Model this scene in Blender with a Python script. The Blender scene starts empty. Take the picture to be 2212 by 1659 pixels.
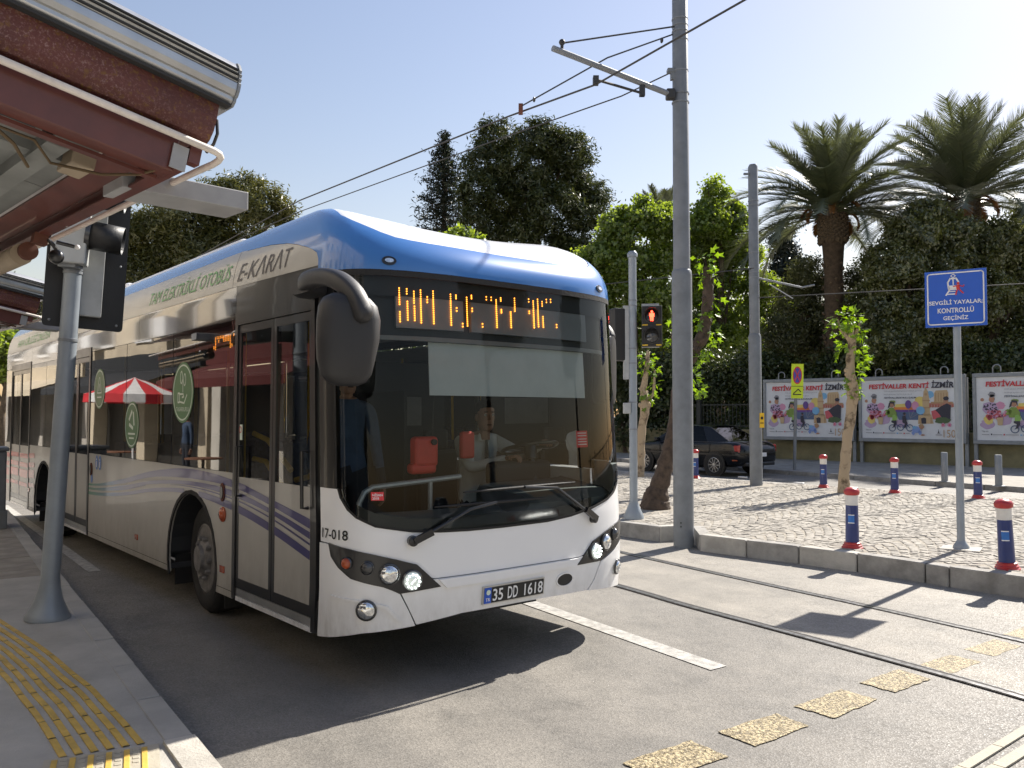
import bpy, bmesh, math, random, bisect
import numpy as np
from mathutils import Vector, Matrix
from mathutils.geometry import tessellate_polygon
R = math.radians
random.seed(7); rng = np.random.default_rng(7)
scene = bpy.context.scene
col = scene.collection

# ------------------------------------------------------------------ camera, sky, sun, exposure
cam = bpy.data.cameras.new('camera'); cam.sensor_width = 36; cam.lens = 36*1795/2212; cam.clip_end = 2000; cam.clip_start = .05
camo = bpy.data.objects.new('camera', cam); col.objects.link(camo)
camo.location = (0, 0, 1.75); camo.rotation_euler = (R(90)+math.atan(65.5/1795), 0, 0)
scene.camera = camo
SUN_AZ, SUN_EL = R(44), R(41)                 # azimuth to the right of the view, elevation
world = bpy.data.worlds.new('World'); scene.world = world; world.use_nodes = True
wn = world.node_tree.nodes; wl = world.node_tree.links
bg = wn['Background']; sky = wn.new('ShaderNodeTexSky'); sky.sky_type = 'NISHITA'; sky.sun_disc = False
sky.sun_elevation = SUN_EL; sky.sun_rotation = SUN_AZ; sky.air_density = 1.6; sky.dust_density = .6; sky.ozone_density = .6; sky.altitude = 10
tint = wn.new('ShaderNodeMixRGB'); tint.blend_type = 'MULTIPLY'; tint.inputs[0].default_value = 1; tint.inputs[2].default_value = (1, .89, .945, 1)
wl.new(sky.outputs[0], tint.inputs[1]); wl.new(tint.outputs[0], bg.inputs[0]); bg.inputs[1].default_value = .070
sl = bpy.data.lights.new('sun', 'SUN'); sl.energy = 4.6; sl.angle = R(.53); sl.color = (1, .94, .85)
so = bpy.data.objects.new('sun', sl); col.objects.link(so)
sd = Vector((math.cos(SUN_EL)*math.sin(SUN_AZ), math.cos(SUN_EL)*math.cos(SUN_AZ), math.sin(SUN_EL)))
so.rotation_euler = sd.to_track_quat('Z', 'Y').to_euler()
vs = scene.view_settings; vs.view_transform = 'Standard'; vs.look = 'None'; vs.exposure = 1.05; vs.gamma = 1
scene.cycles.max_bounces = 6; scene.cycles.transparent_max_bounces = 10
scene.cycles.use_denoising = True

# ------------------------------------------------------------------ materials
MATS = {}
def srgb(r, g, b):
    f = lambda c: (c/12.92 if c <= .04045 else ((c+.055)/1.055)**2.4)
    return (f(r/255), f(g/255), f(b/255))
def mat(name, c, rough=.5, metal=0, var=.10, scale=6, bump=0, bscale=60, coat=0, spec=.5, c2=None, lo=.35, hi=.65, detail=5, emit=0, rvar=.08):
    m = bpy.data.materials.new(name); m.use_nodes = True; MATS[name] = m
    n = m.node_tree.nodes; l = m.node_tree.links; p = n['Principled BSDF']
    p.inputs['Metallic'].default_value = metal; p.inputs['Specular IOR Level'].default_value = spec
    p.inputs['Coat Weight'].default_value = coat; p.inputs['Coat Roughness'].default_value = .04
    tc = n.new('ShaderNodeTexCoord'); nz = n.new('ShaderNodeTexNoise')
    nz.inputs['Scale'].default_value = scale; nz.inputs['Detail'].default_value = detail; nz.inputs['Roughness'].default_value = .62
    l.new(tc.outputs['Object'], nz.inputs['Vector'])
    rp = n.new('ShaderNodeValToRGB'); l.new(nz.outputs['Fac'], rp.inputs[0])
    a = tuple(max(0, x*(1-var)) for x in c); b = c2 if c2 else tuple(min(1, x*(1+var)) for x in c)
    rp.color_ramp.elements[0].position = lo; rp.color_ramp.elements[1].position = hi
    rp.color_ramp.elements[0].color = (*a, 1); rp.color_ramp.elements[1].color = (*b, 1)
    l.new(rp.outputs[0], p.inputs['Base Color'])
    mr = n.new('ShaderNodeMapRange'); l.new(nz.outputs['Fac'], mr.inputs[0])
    mr.inputs[3].default_value = max(0, rough-rvar); mr.inputs[4].default_value = min(1, rough+rvar)
    l.new(mr.outputs[0], p.inputs['Roughness'])
    if bump:
        nb = n.new('ShaderNodeTexNoise'); nb.inputs['Scale'].default_value = bscale; nb.inputs['Detail'].default_value = 4
        l.new(tc.outputs['Object'], nb.inputs['Vector'])
        bp = n.new('ShaderNodeBump'); bp.inputs['Strength'].default_value = bump; bp.inputs['Distance'].default_value = .02
        l.new(nb.outputs['Fac'], bp.inputs['Height']); l.new(bp.outputs[0], p.inputs['Normal'])
    if emit:
        p.inputs['Emission Color'].default_value = (*c, 1); p.inputs['Emission Strength'].default_value = emit
    return m
def flat(name, c, rough=.5, **k): return mat(name, c, rough, var=.04, **k)
def glass(name, tint, ior=1.5, rough=.015, wave=0):
    m = bpy.data.materials.new(name); m.use_nodes = True; MATS[name] = m
    n = m.node_tree.nodes; l = m.node_tree.links; n.remove(n['Principled BSDF']); out = n['Material Output']
    t = n.new('ShaderNodeBsdfTransparent'); t.inputs[0].default_value = (*tint, 1)
    g = n.new('ShaderNodeBsdfGlossy'); g.inputs['Roughness'].default_value = rough; g.inputs['Color'].default_value = (1, 1, 1, 1)
    f = n.new('ShaderNodeFresnel'); f.inputs[0].default_value = ior
    mx = n.new('ShaderNodeMixShader'); l.new(f.outputs[0], mx.inputs[0]); l.new(t.outputs[0], mx.inputs[1]); l.new(g.outputs[0], mx.inputs[2])
    if wave:
        tc = n.new('ShaderNodeTexCoord'); nb = n.new('ShaderNodeTexNoise'); nb.inputs['Scale'].default_value = 1.3; nb.inputs['Detail'].default_value = 1
        l.new(tc.outputs['Object'], nb.inputs['Vector']); bp = n.new('ShaderNodeBump'); bp.inputs['Strength'].default_value = wave; bp.inputs['Distance'].default_value = .02
        l.new(nb.outputs['Fac'], bp.inputs['Height']); l.new(bp.outputs[0], g.inputs['Normal'])
    l.new(mx.outputs[0], out.inputs[0]); return m
def leafmat(name, c, c2, trans=.35, scale=.9, gloss=.06):
    m = bpy.data.materials.new(name); m.use_nodes = True; MATS[name] = m
    n = m.node_tree.nodes; l = m.node_tree.links; n.remove(n['Principled BSDF']); out = n['Material Output']
    tc = n.new('ShaderNodeTexCoord'); nz = n.new('ShaderNodeTexNoise'); nz.inputs['Scale'].default_value = scale; nz.inputs['Detail'].default_value = 6
    nz.inputs['Roughness'].default_value = .75
    l.new(tc.outputs['Object'], nz.inputs['Vector']); rp = n.new('ShaderNodeValToRGB'); l.new(nz.outputs['Fac'], rp.inputs[0])
    rp.color_ramp.elements[0].position = .36; rp.color_ramp.elements[1].position = .64
    rp.color_ramp.elements[0].color = (*c, 1); rp.color_ramp.elements[1].color = (*c2, 1)
    d = n.new('ShaderNodeBsdfDiffuse'); t = n.new('ShaderNodeBsdfTranslucent'); g = n.new('ShaderNodeBsdfGlossy'); g.inputs['Roughness'].default_value = .42
    l.new(rp.outputs[0], d.inputs[0])
    hs = n.new('ShaderNodeHueSaturation'); hs.inputs['Saturation'].default_value = 1.15; hs.inputs['Value'].default_value = 1.5; hs.inputs['Hue'].default_value = .487
    l.new(rp.outputs[0], hs.inputs['Color']); l.new(hs.outputs[0], t.inputs[0])
    m1 = n.new('ShaderNodeMixShader'); m1.inputs[0].default_value = trans; l.new(d.outputs[0], m1.inputs[1]); l.new(t.outputs[0], m1.inputs[2])
    m2 = n.new('ShaderNodeMixShader'); m2.inputs[0].default_value = gloss; l.new(m1.outputs[0], m2.inputs[1]); l.new(g.outputs[0], m2.inputs[2])
    l.new(m2.outputs[0], out.inputs[0]); return m

mat('busblack', (.012, .012, .013), .32, coat=.3); mat('rubber', (.018, .017, .016), .75, bump=.2)
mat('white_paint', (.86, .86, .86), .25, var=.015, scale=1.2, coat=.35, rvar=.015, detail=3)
mat('shaded_dusty_white', (.42, .402, .36), .34, var=.10, scale=1.1, coat=.2, rvar=.04, detail=6)  # white paint with the door side's shade put into its colour, plus beige dust
mat('blue_paint', (.045, .18, .50), .24, var=.02, scale=2, coat=.5, rvar=.02, detail=2)
def skirt_dirt(m, z0=.30, z1=.85, c=(.20, .165, .12), amount=.75):      # road dirt thrown up along the skirt, in uneven streaks
    n = m.node_tree.nodes; l = m.node_tree.links; p = n['Principled BSDF']; base = p.inputs['Base Color'].links[0].from_socket
    tc = n.new('ShaderNodeTexCoord'); sx = n.new('ShaderNodeSeparateXYZ'); l.new(tc.outputs['Object'], sx.inputs[0])
    mr = n.new('ShaderNodeMapRange'); mr.inputs[1].default_value = z0; mr.inputs[2].default_value = z1; mr.inputs[3].default_value = 1; mr.inputs[4].default_value = 0; l.new(sx.outputs['Z'], mr.inputs[0])
    nz = n.new('ShaderNodeTexNoise'); nz.inputs['Scale'].default_value = 5; nz.inputs['Detail'].default_value = 9; nz.inputs['Roughness'].default_value = .7
    mp = n.new('ShaderNodeMapping'); mp.inputs['Scale'].default_value = (2.2, 2.2, .8); l.new(tc.outputs['Object'], mp.inputs[0]); l.new(mp.outputs[0], nz.inputs['Vector'])
    rp = n.new('ShaderNodeValToRGB'); rp.color_ramp.elements[0].position = .40; rp.color_ramp.elements[1].position = .72; l.new(nz.outputs['Fac'], rp.inputs[0])
    pw = n.new('ShaderNodeMath'); pw.operation = 'POWER'; pw.inputs[1].default_value = 1.6; l.new(mr.outputs[0], pw.inputs[0])
    a = n.new('ShaderNodeMath'); a.operation = 'MULTIPLY_ADD'; a.inputs[1].default_value = .75; a.inputs[2].default_value = .25; l.new(rp.outputs[0], a.inputs[0])
    b = n.new('ShaderNodeMath'); b.operation = 'MULTIPLY'; l.new(a.outputs[0], b.inputs[0]); l.new(pw.outputs[0], b.inputs[1])
    k = n.new('ShaderNodeMath'); k.operation = 'MULTIPLY'; k.inputs[1].default_value = amount; l.new(b.outputs[0], k.inputs[0])
    mx = n.new('ShaderNodeMixRGB'); mx.inputs[2].default_value = (*c, 1); l.new(k.outputs[0], mx.inputs[0]); l.new(base, mx.inputs[1]); l.new(mx.outputs[0], p.inputs['Base Color'])
skirt_dirt(MATS['shaded_dusty_white'], .28, 1.1); skirt_dirt(MATS['white_paint'], .30, .75, amount=.6)
mat('cant', (.035, .03, .026), .10, var=.15, scale=2, coat=.9, rvar=.03)
mat('mirror_plastic', (.024, .024, .026), .48, bump=.12, bscale=400)
mat('seam', (.03, .03, .03), .8); mat('grime', (.12, .10, .08), .9)
mat('alu', (.55, .55, .54), .35, metal=.9); mat('chrome', (.8, .8, .8), .08, metal=1)
mat('hub', (.20, .19, .18), .6, metal=.3, var=.3, scale=14, bump=.3)
mat('yellow_rail', (.75, .45, .03), .4); mat('grey_rail', (.45, .46, .47), .35, metal=.4)
mat('interior', (.035, .037, .040), .7); mat('interior_light', (.22, .22, .22), .7); mat('bus_floor', (.05, .05, .055), .8)
mat('dash', (.12, .13, .125), .62); mat('seat_fabric', (.03, .04, .09), .9, var=.4, scale=30)
mat('blind', (.58, .60, .59), .85, var=.04); mat('red_plastic', (.62, .05, .035), .42)
mat('display', (.23, .24, .255), .55, var=.06); flat('black', (.01, .01, .01), .5); flat('white', (.8, .8, .8), .5)
mat('led', (1, .30, .03), .5, emit=3.2); mat('lamp_led', (.9, 1, .95), .4, emit=1.6); mat('signal_red', (1, .045, .02), .4, emit=5)
mat('lens', (.75, .77, .8), .08, metal=.85, var=.3, scale=60); mat('amber', (.36, .06, .012), .25, var=.2, coat=.6); mat('lens_dark', (.10, .10, .10), .15, metal=.5)
flat('green_text', (.10, .36, .08), .4); flat('grey_text', (.06, .05, .05), .4); flat('sticker_green', (.045, .19, .05), .35); flat('sticker_line', (.68, .78, .66), .4)
flat('plate_black', (.008, .008, .009), .45); flat('plate_blue', (.02, .10, .55), .4); flat('sticker_red', (.65, .04, .05), .5); flat('sticker_blue', (.03, .16, .5), .4)
glass('windscreen', (.72, .77, .76), 1.30); glass('side_glass', (.24, .26, .26), 1.85, wave=.05); glass('door_glass', (.50, .54, .53), 1.6, wave=.03)
glass('clear_glass', (.8, .84, .83), 1.45); glass('car_glass', (.14, .16, .155), 1.33)

mat('galv', (.24, .255, .27), .48, metal=.3, var=.10, scale=5)
mat('pole_grey', (.19, .205, .22), .52, metal=.15, var=.14, scale=4, bump=.06, bscale=150)
mat('pale_pole', (.29, .325, .36), .42, metal=.25, var=.07, scale=5)
mat('steel', (.34, .34, .34), .30, metal=.9, var=.2, scale=20); mat('rail_side', (.035, .028, .024), .8)
mat('iron', (.030, .034, .03), .6); mat('wire', (.05, .05, .05), .5, metal=.4); mat('signal_black', (.014, .014, .015), .5, bump=.1)
mat('signal_box', (.42, .43, .42), .5); mat('rust_brown', (.14, .05, .03), .8, var=.3)
mat('bollard_blue', (.016, .035, .165), .38, var=.12, coat=.2); mat('bollard_red', (.46, .03, .03), .38, var=.15, coat=.2); mat('bollard_white', (.72, .70, .66), .45)
flat('sign_blue', (.012, .105, .56), .38); flat('sign_white', (.8, .8, .8), .4); flat('sign_red', (.62, .03, .03), .4)
flat('sign_lime', (.62, .78, .02), .45); flat('sign_purple', (.07, .05, .35), .4); flat('sign_yellow', (.8, .5, .02), .45)
# ------------------------------------------------------------------ mesh helpers
class MB:
    def __init__(s): s.v = []; s.f = []; s.m = []; s.mi = 0
    def add(s, vs, fs):
        o = len(s.v); s.v += [tuple(p) for p in vs]; s.f += [tuple(i+o for i in f) for f in fs]; s.m += [s.mi]*len(fs); return s
    def box(s, c, d, rz=0, M=None):
        x, y, z = d[0]/2, d[1]/2, d[2]/2
        vs = [Vector(p) for p in ((-x,-y,-z),(x,-y,-z),(x,y,-z),(-x,y,-z),(-x,-y,z),(x,-y,z),(x,y,z),(-x,y,z))]
        Mx = M if M is not None else Matrix.Rotation(rz, 3, 'Z')
        return s.add([Mx @ p + Vector(c) for p in vs], [(3,2,1,0),(4,5,6,7),(0,1,5,4),(1,2,6,5),(2,3,7,6),(3,0,4,7)])
    def beam(s, p0, p1, w, h, up=(0,0,1)):
        p0 = Vector(p0); p1 = Vector(p1); d = (p1-p0); L = d.length; d.normalize()
        sd_ = d.cross(Vector(up)).normalized(); u = sd_.cross(d)
        return s.box((p0+p1)/2, (w, L, h), M=Matrix((sd_, d, u)).transposed())
    def tube(s, pts, r, n=8, caps=True):
        pts = [Vector(p) for p in pts]; k = len(pts)
        rs = r if isinstance(r, (list, tuple)) else [r]*k
        t0 = (pts[1]-pts[0]).normalized(); a = t0.orthogonal().normalized(); vs = []
        for i, p in enumerate(pts):
            t = (pts[min(i+1, k-1)]-pts[max(i-1, 0)]).normalized()
            a = (a - t*a.dot(t)).normalized(); b = t.cross(a)
            for j in range(n):
                q = 2*math.pi*j/n; vs.append(p + (a*math.cos(q)+b*math.sin(q))*rs[i])
        fs = [(i*n+j, i*n+(j+1)%n, (i+1)*n+(j+1)%n, (i+1)*n+j) for i in range(k-1) for j in range(n)]
        if caps: fs += [tuple(range(n-1, -1, -1)), tuple((k-1)*n+j for j in range(n))]
        return s.add(vs, fs)
    def lathe(s, prof, o=(0,0,0), n=20, axis=(0,0,1), caps=True):      # prof: (radius, height)
        ax = Vector(axis).normalized(); a = ax.orthogonal().normalized(); b = ax.cross(a); o = Vector(o); vs = []
        for r, h in prof:
            for j in range(n):
                q = 2*math.pi*j/n; vs.append(o + ax*h + (a*math.cos(q)+b*math.sin(q))*r)
        k = len(prof)
        fs = [(i*n+j, i*n+(j+1)%n, (i+1)*n+(j+1)%n, (i+1)*n+j) for i in range(k-1) for j in range(n)]
        if caps: fs += [tuple(range(n-1, -1, -1)), tuple((k-1)*n+j for j in range(n))]
        return s.add(vs, fs)
    def prism(s, poly, M, d):           # 2-D polygon extruded by d along the frame's third axis
        n = len(poly); M = Matrix(M)
        vs = [M @ Vector((x, y, 0)) for x, y in poly] + [M @ Vector((x, y, d)) for x, y in poly]
        fs = [(i, (i+1) % n, n+(i+1) % n, n+i) for i in range(n)]
        for t in tessellate_polygon([[Vector((x, y, 0)) for x, y in poly]]):
            fs += [t, tuple(n+i for i in t)]
        return s.add(vs, fs)
    def sheet(s, poly, M):
        M = Matrix(M); vs = [M @ Vector((x, y, 0)) for x, y in poly]
        return s.add(vs, [t for t in tessellate_polygon([[Vector((x, y, 0)) for x, y in poly]])])
    def sphere(s, c, r, n=12, k=8, sc=(1,1,1)):
        c = Vector(c)
        vs = [c + Vector((0, 0, r*sc[2]))]
        for i in range(1, k):
            for j in range(n):
                a = math.pi*i/k; q = 2*math.pi*j/n
                vs.append(c + Vector((r*sc[0]*math.sin(a)*math.cos(q), r*sc[1]*math.sin(a)*math.sin(q), r*sc[2]*math.cos(a))))
        vs.append(c - Vector((0, 0, r*sc[2]))); L = len(vs)-1
        fs = [(0, 1+j, 1+(j+1) % n) for j in range(n)]
        fs += [(1+i*n+j, 1+(i+1)*n+j, 1+(i+1)*n+(j+1) % n, 1+i*n+(j+1) % n) for i in range(k-2) for j in range(n)]
        fs += [(L, 1+(k-2)*n+(j+1) % n, 1+(k-2)*n+j) for j in range(n)]
        return s.add(vs, fs)
    def build(s, name, m, parent=None, smooth=False, bevel=0, fix=True, seg=2):
        me = bpy.data.meshes.new(name); me.from_pydata(s.v, [], s.f)
        for mm in (m if isinstance(m, (list, tuple)) else [m]): me.materials.append(MATS[mm])
        if len(me.materials) > 1: me.polygons.foreach_set('material_index', s.m)
        if fix:
            b = bmesh.new(); b.from_mesh(me); bmesh.ops.recalc_face_normals(b, faces=b.faces); b.to_mesh(me); b.free()
        ob = bpy.data.objects.new(name, me); col.objects.link(ob); ob.parent = parent
        if smooth:
            me.shade_smooth()
            try: me.set_sharp_from_angle(angle=R(42))
            except Exception: pass
        if bevel:
            md = ob.modifiers.new('bevel', 'BEVEL'); md.width = bevel; md.segments = seg; md.limit_method = 'ANGLE'; md.angle_limit = R(40)
        me.update(); return ob
def tag(o, label=None, cat=None, group=None, kind=None):
    for k, v in (('label', label), ('category', cat), ('group', group), ('kind', kind)):
        if v: o[k] = v
    return o
def thing(name, label, cat, loc=(0,0,0), rz=0, group=None):
    o = bpy.data.objects.new(name, None); col.objects.link(o); o.location = loc; o.rotation_euler = (0, 0, rz); o.empty_display_size = .2
    return tag(o, label, cat, group)
def copy_tree(o, parent=None):
    c = o.copy(); col.objects.link(c); c.parent = parent
    for ch in list(o.children): copy_tree(ch, c)
    return c
def frame(o, xa, ya, za=None):                     # 4x4 from origin and axes
    xa = Vector(xa); ya = Vector(ya); za = xa.cross(ya) if za is None else Vector(za)
    M = Matrix.Identity(4)
    for i in range(3): M[i][0] = xa[i]; M[i][1] = ya[i]; M[i][2] = za[i]; M[i][3] = o[i]
    return M
# lettering: all strings are turned into flat meshes once, while the scene is still empty
TEXT = {}
def prep_text(reqs):
    obs = []
    for key, (body, bold, shear) in reqs.items():
        cu = bpy.data.curves.new('t', 'FONT'); cu.body = body; cu.size = 1; cu.offset = bold; cu.shear = shear; cu.resolution_u = 3
        cu.align_x = 'LEFT'; cu.fill_mode = 'FRONT'
        o = bpy.data.objects.new('t', cu); col.objects.link(o); obs.append((key, o, cu))
    dg = bpy.context.evaluated_depsgraph_get()
    for key, o, cu in obs:
        me = o.evaluated_get(dg).to_mesh(); v = [(p.co.x, p.co.y) for p in me.vertices]; f = [tuple(p.vertices) for p in me.polygons]
        xs = [p[0] for p in v]; ys = [p[1] for p in v]; x0, x1, y0, y1 = min(xs), max(xs), min(ys), max(ys)
        TEXT[key] = ([((x-x0)/(x1-x0), (y-y0)/(y1-y0)) for x, y in v], f)
    for key, o, cu in obs: bpy.data.objects.remove(o); bpy.data.curves.remove(cu)
prep_text({'tam': ('TAM ELEKTRİKLİ OTOBÜS', 0, .22), 'ekarat': ('E-KΛRΛT', 0, .3), 'ozel': ('HAVA KİRLİLİĞİ ÖNLEYEN', 0, .22), 'num': ('17-018', .012, 0),
  'pl1': ('35', .012, 0), 'pl2': ('DD', .012, 0), 'pl3': ('1618', .012, 0), 'tr': ('TR', .01, 0), 'nisan': ('NİSAN\n2018', .02, 0), 'tas': ('TASARRUFLU', .0, 0),
  's1': ('SEVGİLİ YAYALAR;', .02, 0), 's2': ('KONTROLLÜ', .02, 0), 's3': ('GEÇİNİZ', .02, 0),
  'fest': ('FESTİVALLER KENTİ', .035, .1), 'izmir': ('İZMİR', .035, .1), 'bul': ('FESTİVALLERDE BULUŞALIM', .02, .1), 'p150': ('150', -.005, 0),
  'small1': ('ÇİÇEK gibi güzel, ENGİNAR gibi lezzetli, GENÇLİK gibi dinamik,', .0, .1), 'small2': ('MÜZİK gibi büyüleyici, ÇOCUKLAR gibi eğlenceli', .0, .1), 'takip': ('Takip için:', 0, 0)})
def put_text(key, M, x0, x1, y0, y1, name, m, parent, z=.0):
    v, f = TEXT[key]; b = MB(); M = Matrix(M)
    b.add([M @ Vector((x0+(x1-x0)*x, y0+(y1-y0)*y, z)) for x, y in v], f)
    return b.build(name, m, parent, fix=False)
def stroke(pts, w, closed=False):                 # polyline -> list of quads
    q = []; n = len(pts)
    for i in range(n if closed else n-1):
        a = Vector(pts[i]); b = Vector(pts[(i+1) % n]); d = (b-a); L = d.length
        if L < 1e-6: continue
        d /= L; p = Vector((-d.y, d.x))*w/2; a = a-d*w*.25; b = b+d*w*.25
        q.append([tuple(a-p), tuple(b-p), tuple(b+p), tuple(a+p)])
    return q
def circ(cx, cy, rx, ry=None, n=24): 
    ry = rx if ry is None else ry
    return [(cx+rx*math.cos(2*math.pi*i/n), cy+ry*math.sin(2*math.pi*i/n)) for i in range(n)]
def ringq(cx, cy, r, w, n=24, ry=None):
    o = circ(cx, cy, r, ry, n); return stroke(o, w, True)
# the skinned figures are grown early as well
def skin_figure(joints, edges, sub=2):
    me = bpy.data.meshes.new('fig'); me.from_pydata([j[:3] for j in joints], edges, [])
    o = bpy.data.objects.new('fig', me); col.objects.link(o)
    sk = o.modifiers.new('s', 'SKIN'); sk.use_smooth_shade = True
    for i, j in enumerate(joints):
        sv = me.skin_vertices[0].data[i]; r = j[3]; sv.radius = r if isinstance(r, tuple) else (r, r); sv.use_root = (i == 0)
    ss = o.modifiers.new('u', 'SUBSURF'); ss.levels = sub; ss.render_levels = sub
    dg = bpy.context.evaluated_depsgraph_get(); ev = o.evaluated_get(dg)
    res = bpy.data.meshes.new_from_object(ev); bpy.data.objects.remove(o); return res
# ------------------------------------------------------------------ ground
def asphalt(name, c, dust, speck=.5, stain=.35):
    m = bpy.data.materials.new(name); m.use_nodes = True; MATS[name] = m
    n = m.node_tree.nodes; l = m.node_tree.links; p = n['Principled BSDF']; p.inputs['Specular IOR Level'].default_value = .35
    g = n.new('ShaderNodeNewGeometry')
    def noise(sc, det=3, ro=.6):
        z = n.new('ShaderNodeTexNoise'); z.inputs['Scale'].default_value = sc; z.inputs['Detail'].default_value = det; z.inputs['Roughness'].default_value = ro
        l.new(g.outputs['Position'], z.inputs['Vector']); return z
    def ramp(src, a, b, ca, cb):
        r = n.new('ShaderNodeValToRGB'); r.color_ramp.elements[0].position = a; r.color_ramp.elements[1].position = b
        r.color_ramp.elements[0].color = (*ca, 1); r.color_ramp.elements[1].color = (*cb, 1); l.new(src, r.inputs[0]); return r
    def mix(f, a, b, mode='MIX'):
        x = n.new('ShaderNodeMixRGB'); x.blend_type = mode
        if isinstance(f, float): x.inputs[0].default_value = f
        else: l.new(f, x.inputs[0])
        l.new(a, x.inputs[1]); l.new(b, x.inputs[2]); return x
    base = ramp(noise(.55, 5).outputs['Fac'], .35, .68, c, dust)
    vo = n.new('ShaderNodeTexVoronoi'); vo.inputs['Scale'].default_value = 105; l.new(g.outputs['Position'], vo.inputs['Vector'])
    sep = n.new('ShaderNodeSeparateColor'); l.new(vo.outputs['Color'], sep.inputs[0])
    sp = ramp(sep.outputs[0], .0, 1.0, (1-speck,)*3, (1+speck*.75,)*3)
    x1 = mix(1.0, base.outputs[0], sp.outputs[0], 'MULTIPLY')
    st = ramp(noise(.23, 6, .7).outputs['Fac'], .40, .60, (1-stain,)*3, (1, 1, 1))
    x2 = mix(1.0, x1.outputs[0], st.outputs[0], 'MULTIPLY')
    st2 = ramp(noise(2.4, 6, .75).outputs['Fac'], .34, .55, (.80, .80, .80), (1.04, 1.03, 1.02))
    x3 = mix(1.0, x2.outputs[0], st2.outputs[0], 'MULTIPLY')
    # thin wandering cracks
    cv = n.new('ShaderNodeTexVoronoi'); cv.feature = 'DISTANCE_TO_EDGE'; cv.inputs['Scale'].default_value = .33
    wob = noise(1.8, 4); ad = n.new('ShaderNodeVectorMath'); ad.operation = 'MULTIPLY_ADD'; ad.inputs[1].default_value = (.9, .9, .9)
    l.new(wob.outputs['Color'], ad.inputs[0]); l.new(g.outputs['Position'], ad.inputs[2]); l.new(ad.outputs[0], cv.inputs['Vector'])
    cr = ramp(cv.outputs['Distance'], .0015, .006, (.86, .86, .86), (1, 1, 1)); x4 = mix(1.0, x3.outputs[0], cr.outputs[0], 'MULTIPLY')
    # long faint tyre and dust bands along the lanes
    mp = n.new('ShaderNodeMapping'); mp.inputs['Rotation'].default_value = (0, 0, R(-57.5)); mp.inputs['Scale'].default_value = (.10, 1.5, 1); mp.vector_type = 'TEXTURE'; mp.inputs['Scale'].default_value = (14, .9, 1)
    mp.inputs['Rotation'].default_value = (0, 0, R(122.5)); l.new(g.outputs['Position'], mp.inputs['Vector'])
    tb = n.new('ShaderNodeTexNoise'); tb.inputs['Scale'].default_value = 1.6; tb.inputs['Detail'].default_value = 4; l.new(mp.outputs[0], tb.inputs['Vector'])
    tr_ = ramp(tb.outputs['Fac'], .36, .64, (.86, .86, .86), (1.09, 1.08, 1.06)); x4 = mix(1.0, x4.outputs[0], tr_.outputs[0], 'MULTIPLY')
    l.new(x4.outputs[0], p.inputs['Base Color'])
    rr = n.new('ShaderNodeMapRange'); l.new(sep.outputs[1], rr.inputs[0]); rr.inputs[3].default_value = .42; rr.inputs[4].default_value = .95; l.new(rr.outputs[0], p.inputs['Roughness'])
    b1 = n.new('ShaderNodeBump'); b1.inputs['Strength'].default_value = .28; b1.inputs['Distance'].default_value = .006
    l.new(vo.outputs['Distance'], b1.inputs['Height']); l.new(b1.outputs[0], p.inputs['Normal']); return m
asphalt('asphalt', (.205, .194, .176), (.25, .236, .213), .22, .10)
asphalt('tram_asphalt', (.255, .240, .214), (.315, .292, .255), .18, .10)
asphalt('far_asphalt', (.15, .142, .132), (.20, .185, .165), .3, .3)
mat('concrete', (.41, .395, .36), .85, var=.14, scale=2.2, bump=.25, bscale=90, detail=8)
mat('kerb_pale', (.42, .395, .35), .88, var=.20, scale=4, bump=.35, bscale=70, detail=8)
mat('kerb_grey', (.30, .285, .26), .88, var=.24, scale=5, bump=.35, bscale=60, detail=8)
mat('slab', (.31, .285, .245), .88, var=.2, scale=3, bump=.25, bscale=60)
mat('sand', (.29, .258, .21), .95, var=.3, scale=9, bump=.4, bscale=60)
mat('cobble', (.30, .272, .228), .82, var=.2, scale=3.2, c2=(.40, .365, .31), lo=.3, hi=.7, bump=.35, bscale=45)
mat('cobble_b', (.27, .245, .208), .82, var=.25, scale=5, bump=.35, bscale=45)
mat('line_paint', (.38, .365, .335), .75, var=.30, scale=14, bump=.2, bscale=80, detail=9)
mat('tactile_yellow', (.60, .39, .075), .6, var=.16, scale=7, bump=.15, bscale=60); mat('tile_cream', (.40, .365, .29), .8, var=.1, scale=4, bump=.2)
mat('gold_print', (.22, .16, .07), .6, var=.45, scale=55, c2=(.48, .39, .22), lo=.42, hi=.60, bump=.9, bscale=70, detail=2)
mat('earth', (.16, .13, .09), .95, var=.3, scale=5, bump=.5, bscale=30)

def sheet(name, pts, z, m, parent=None):
    b = MB(); b.sheet(pts, Matrix.Translation((0, 0, z))); o = b.build(name, m, parent, fix=False)
    me = o.data
    if me.polygons and me.polygons[0].normal.z < 0: me.flip_normals()
    return o
road = tag(sheet('road', [(-700, -700), (700, -700), (700, 700), (-700, 700)], 0, 'asphalt'), kind='structure')
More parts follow.
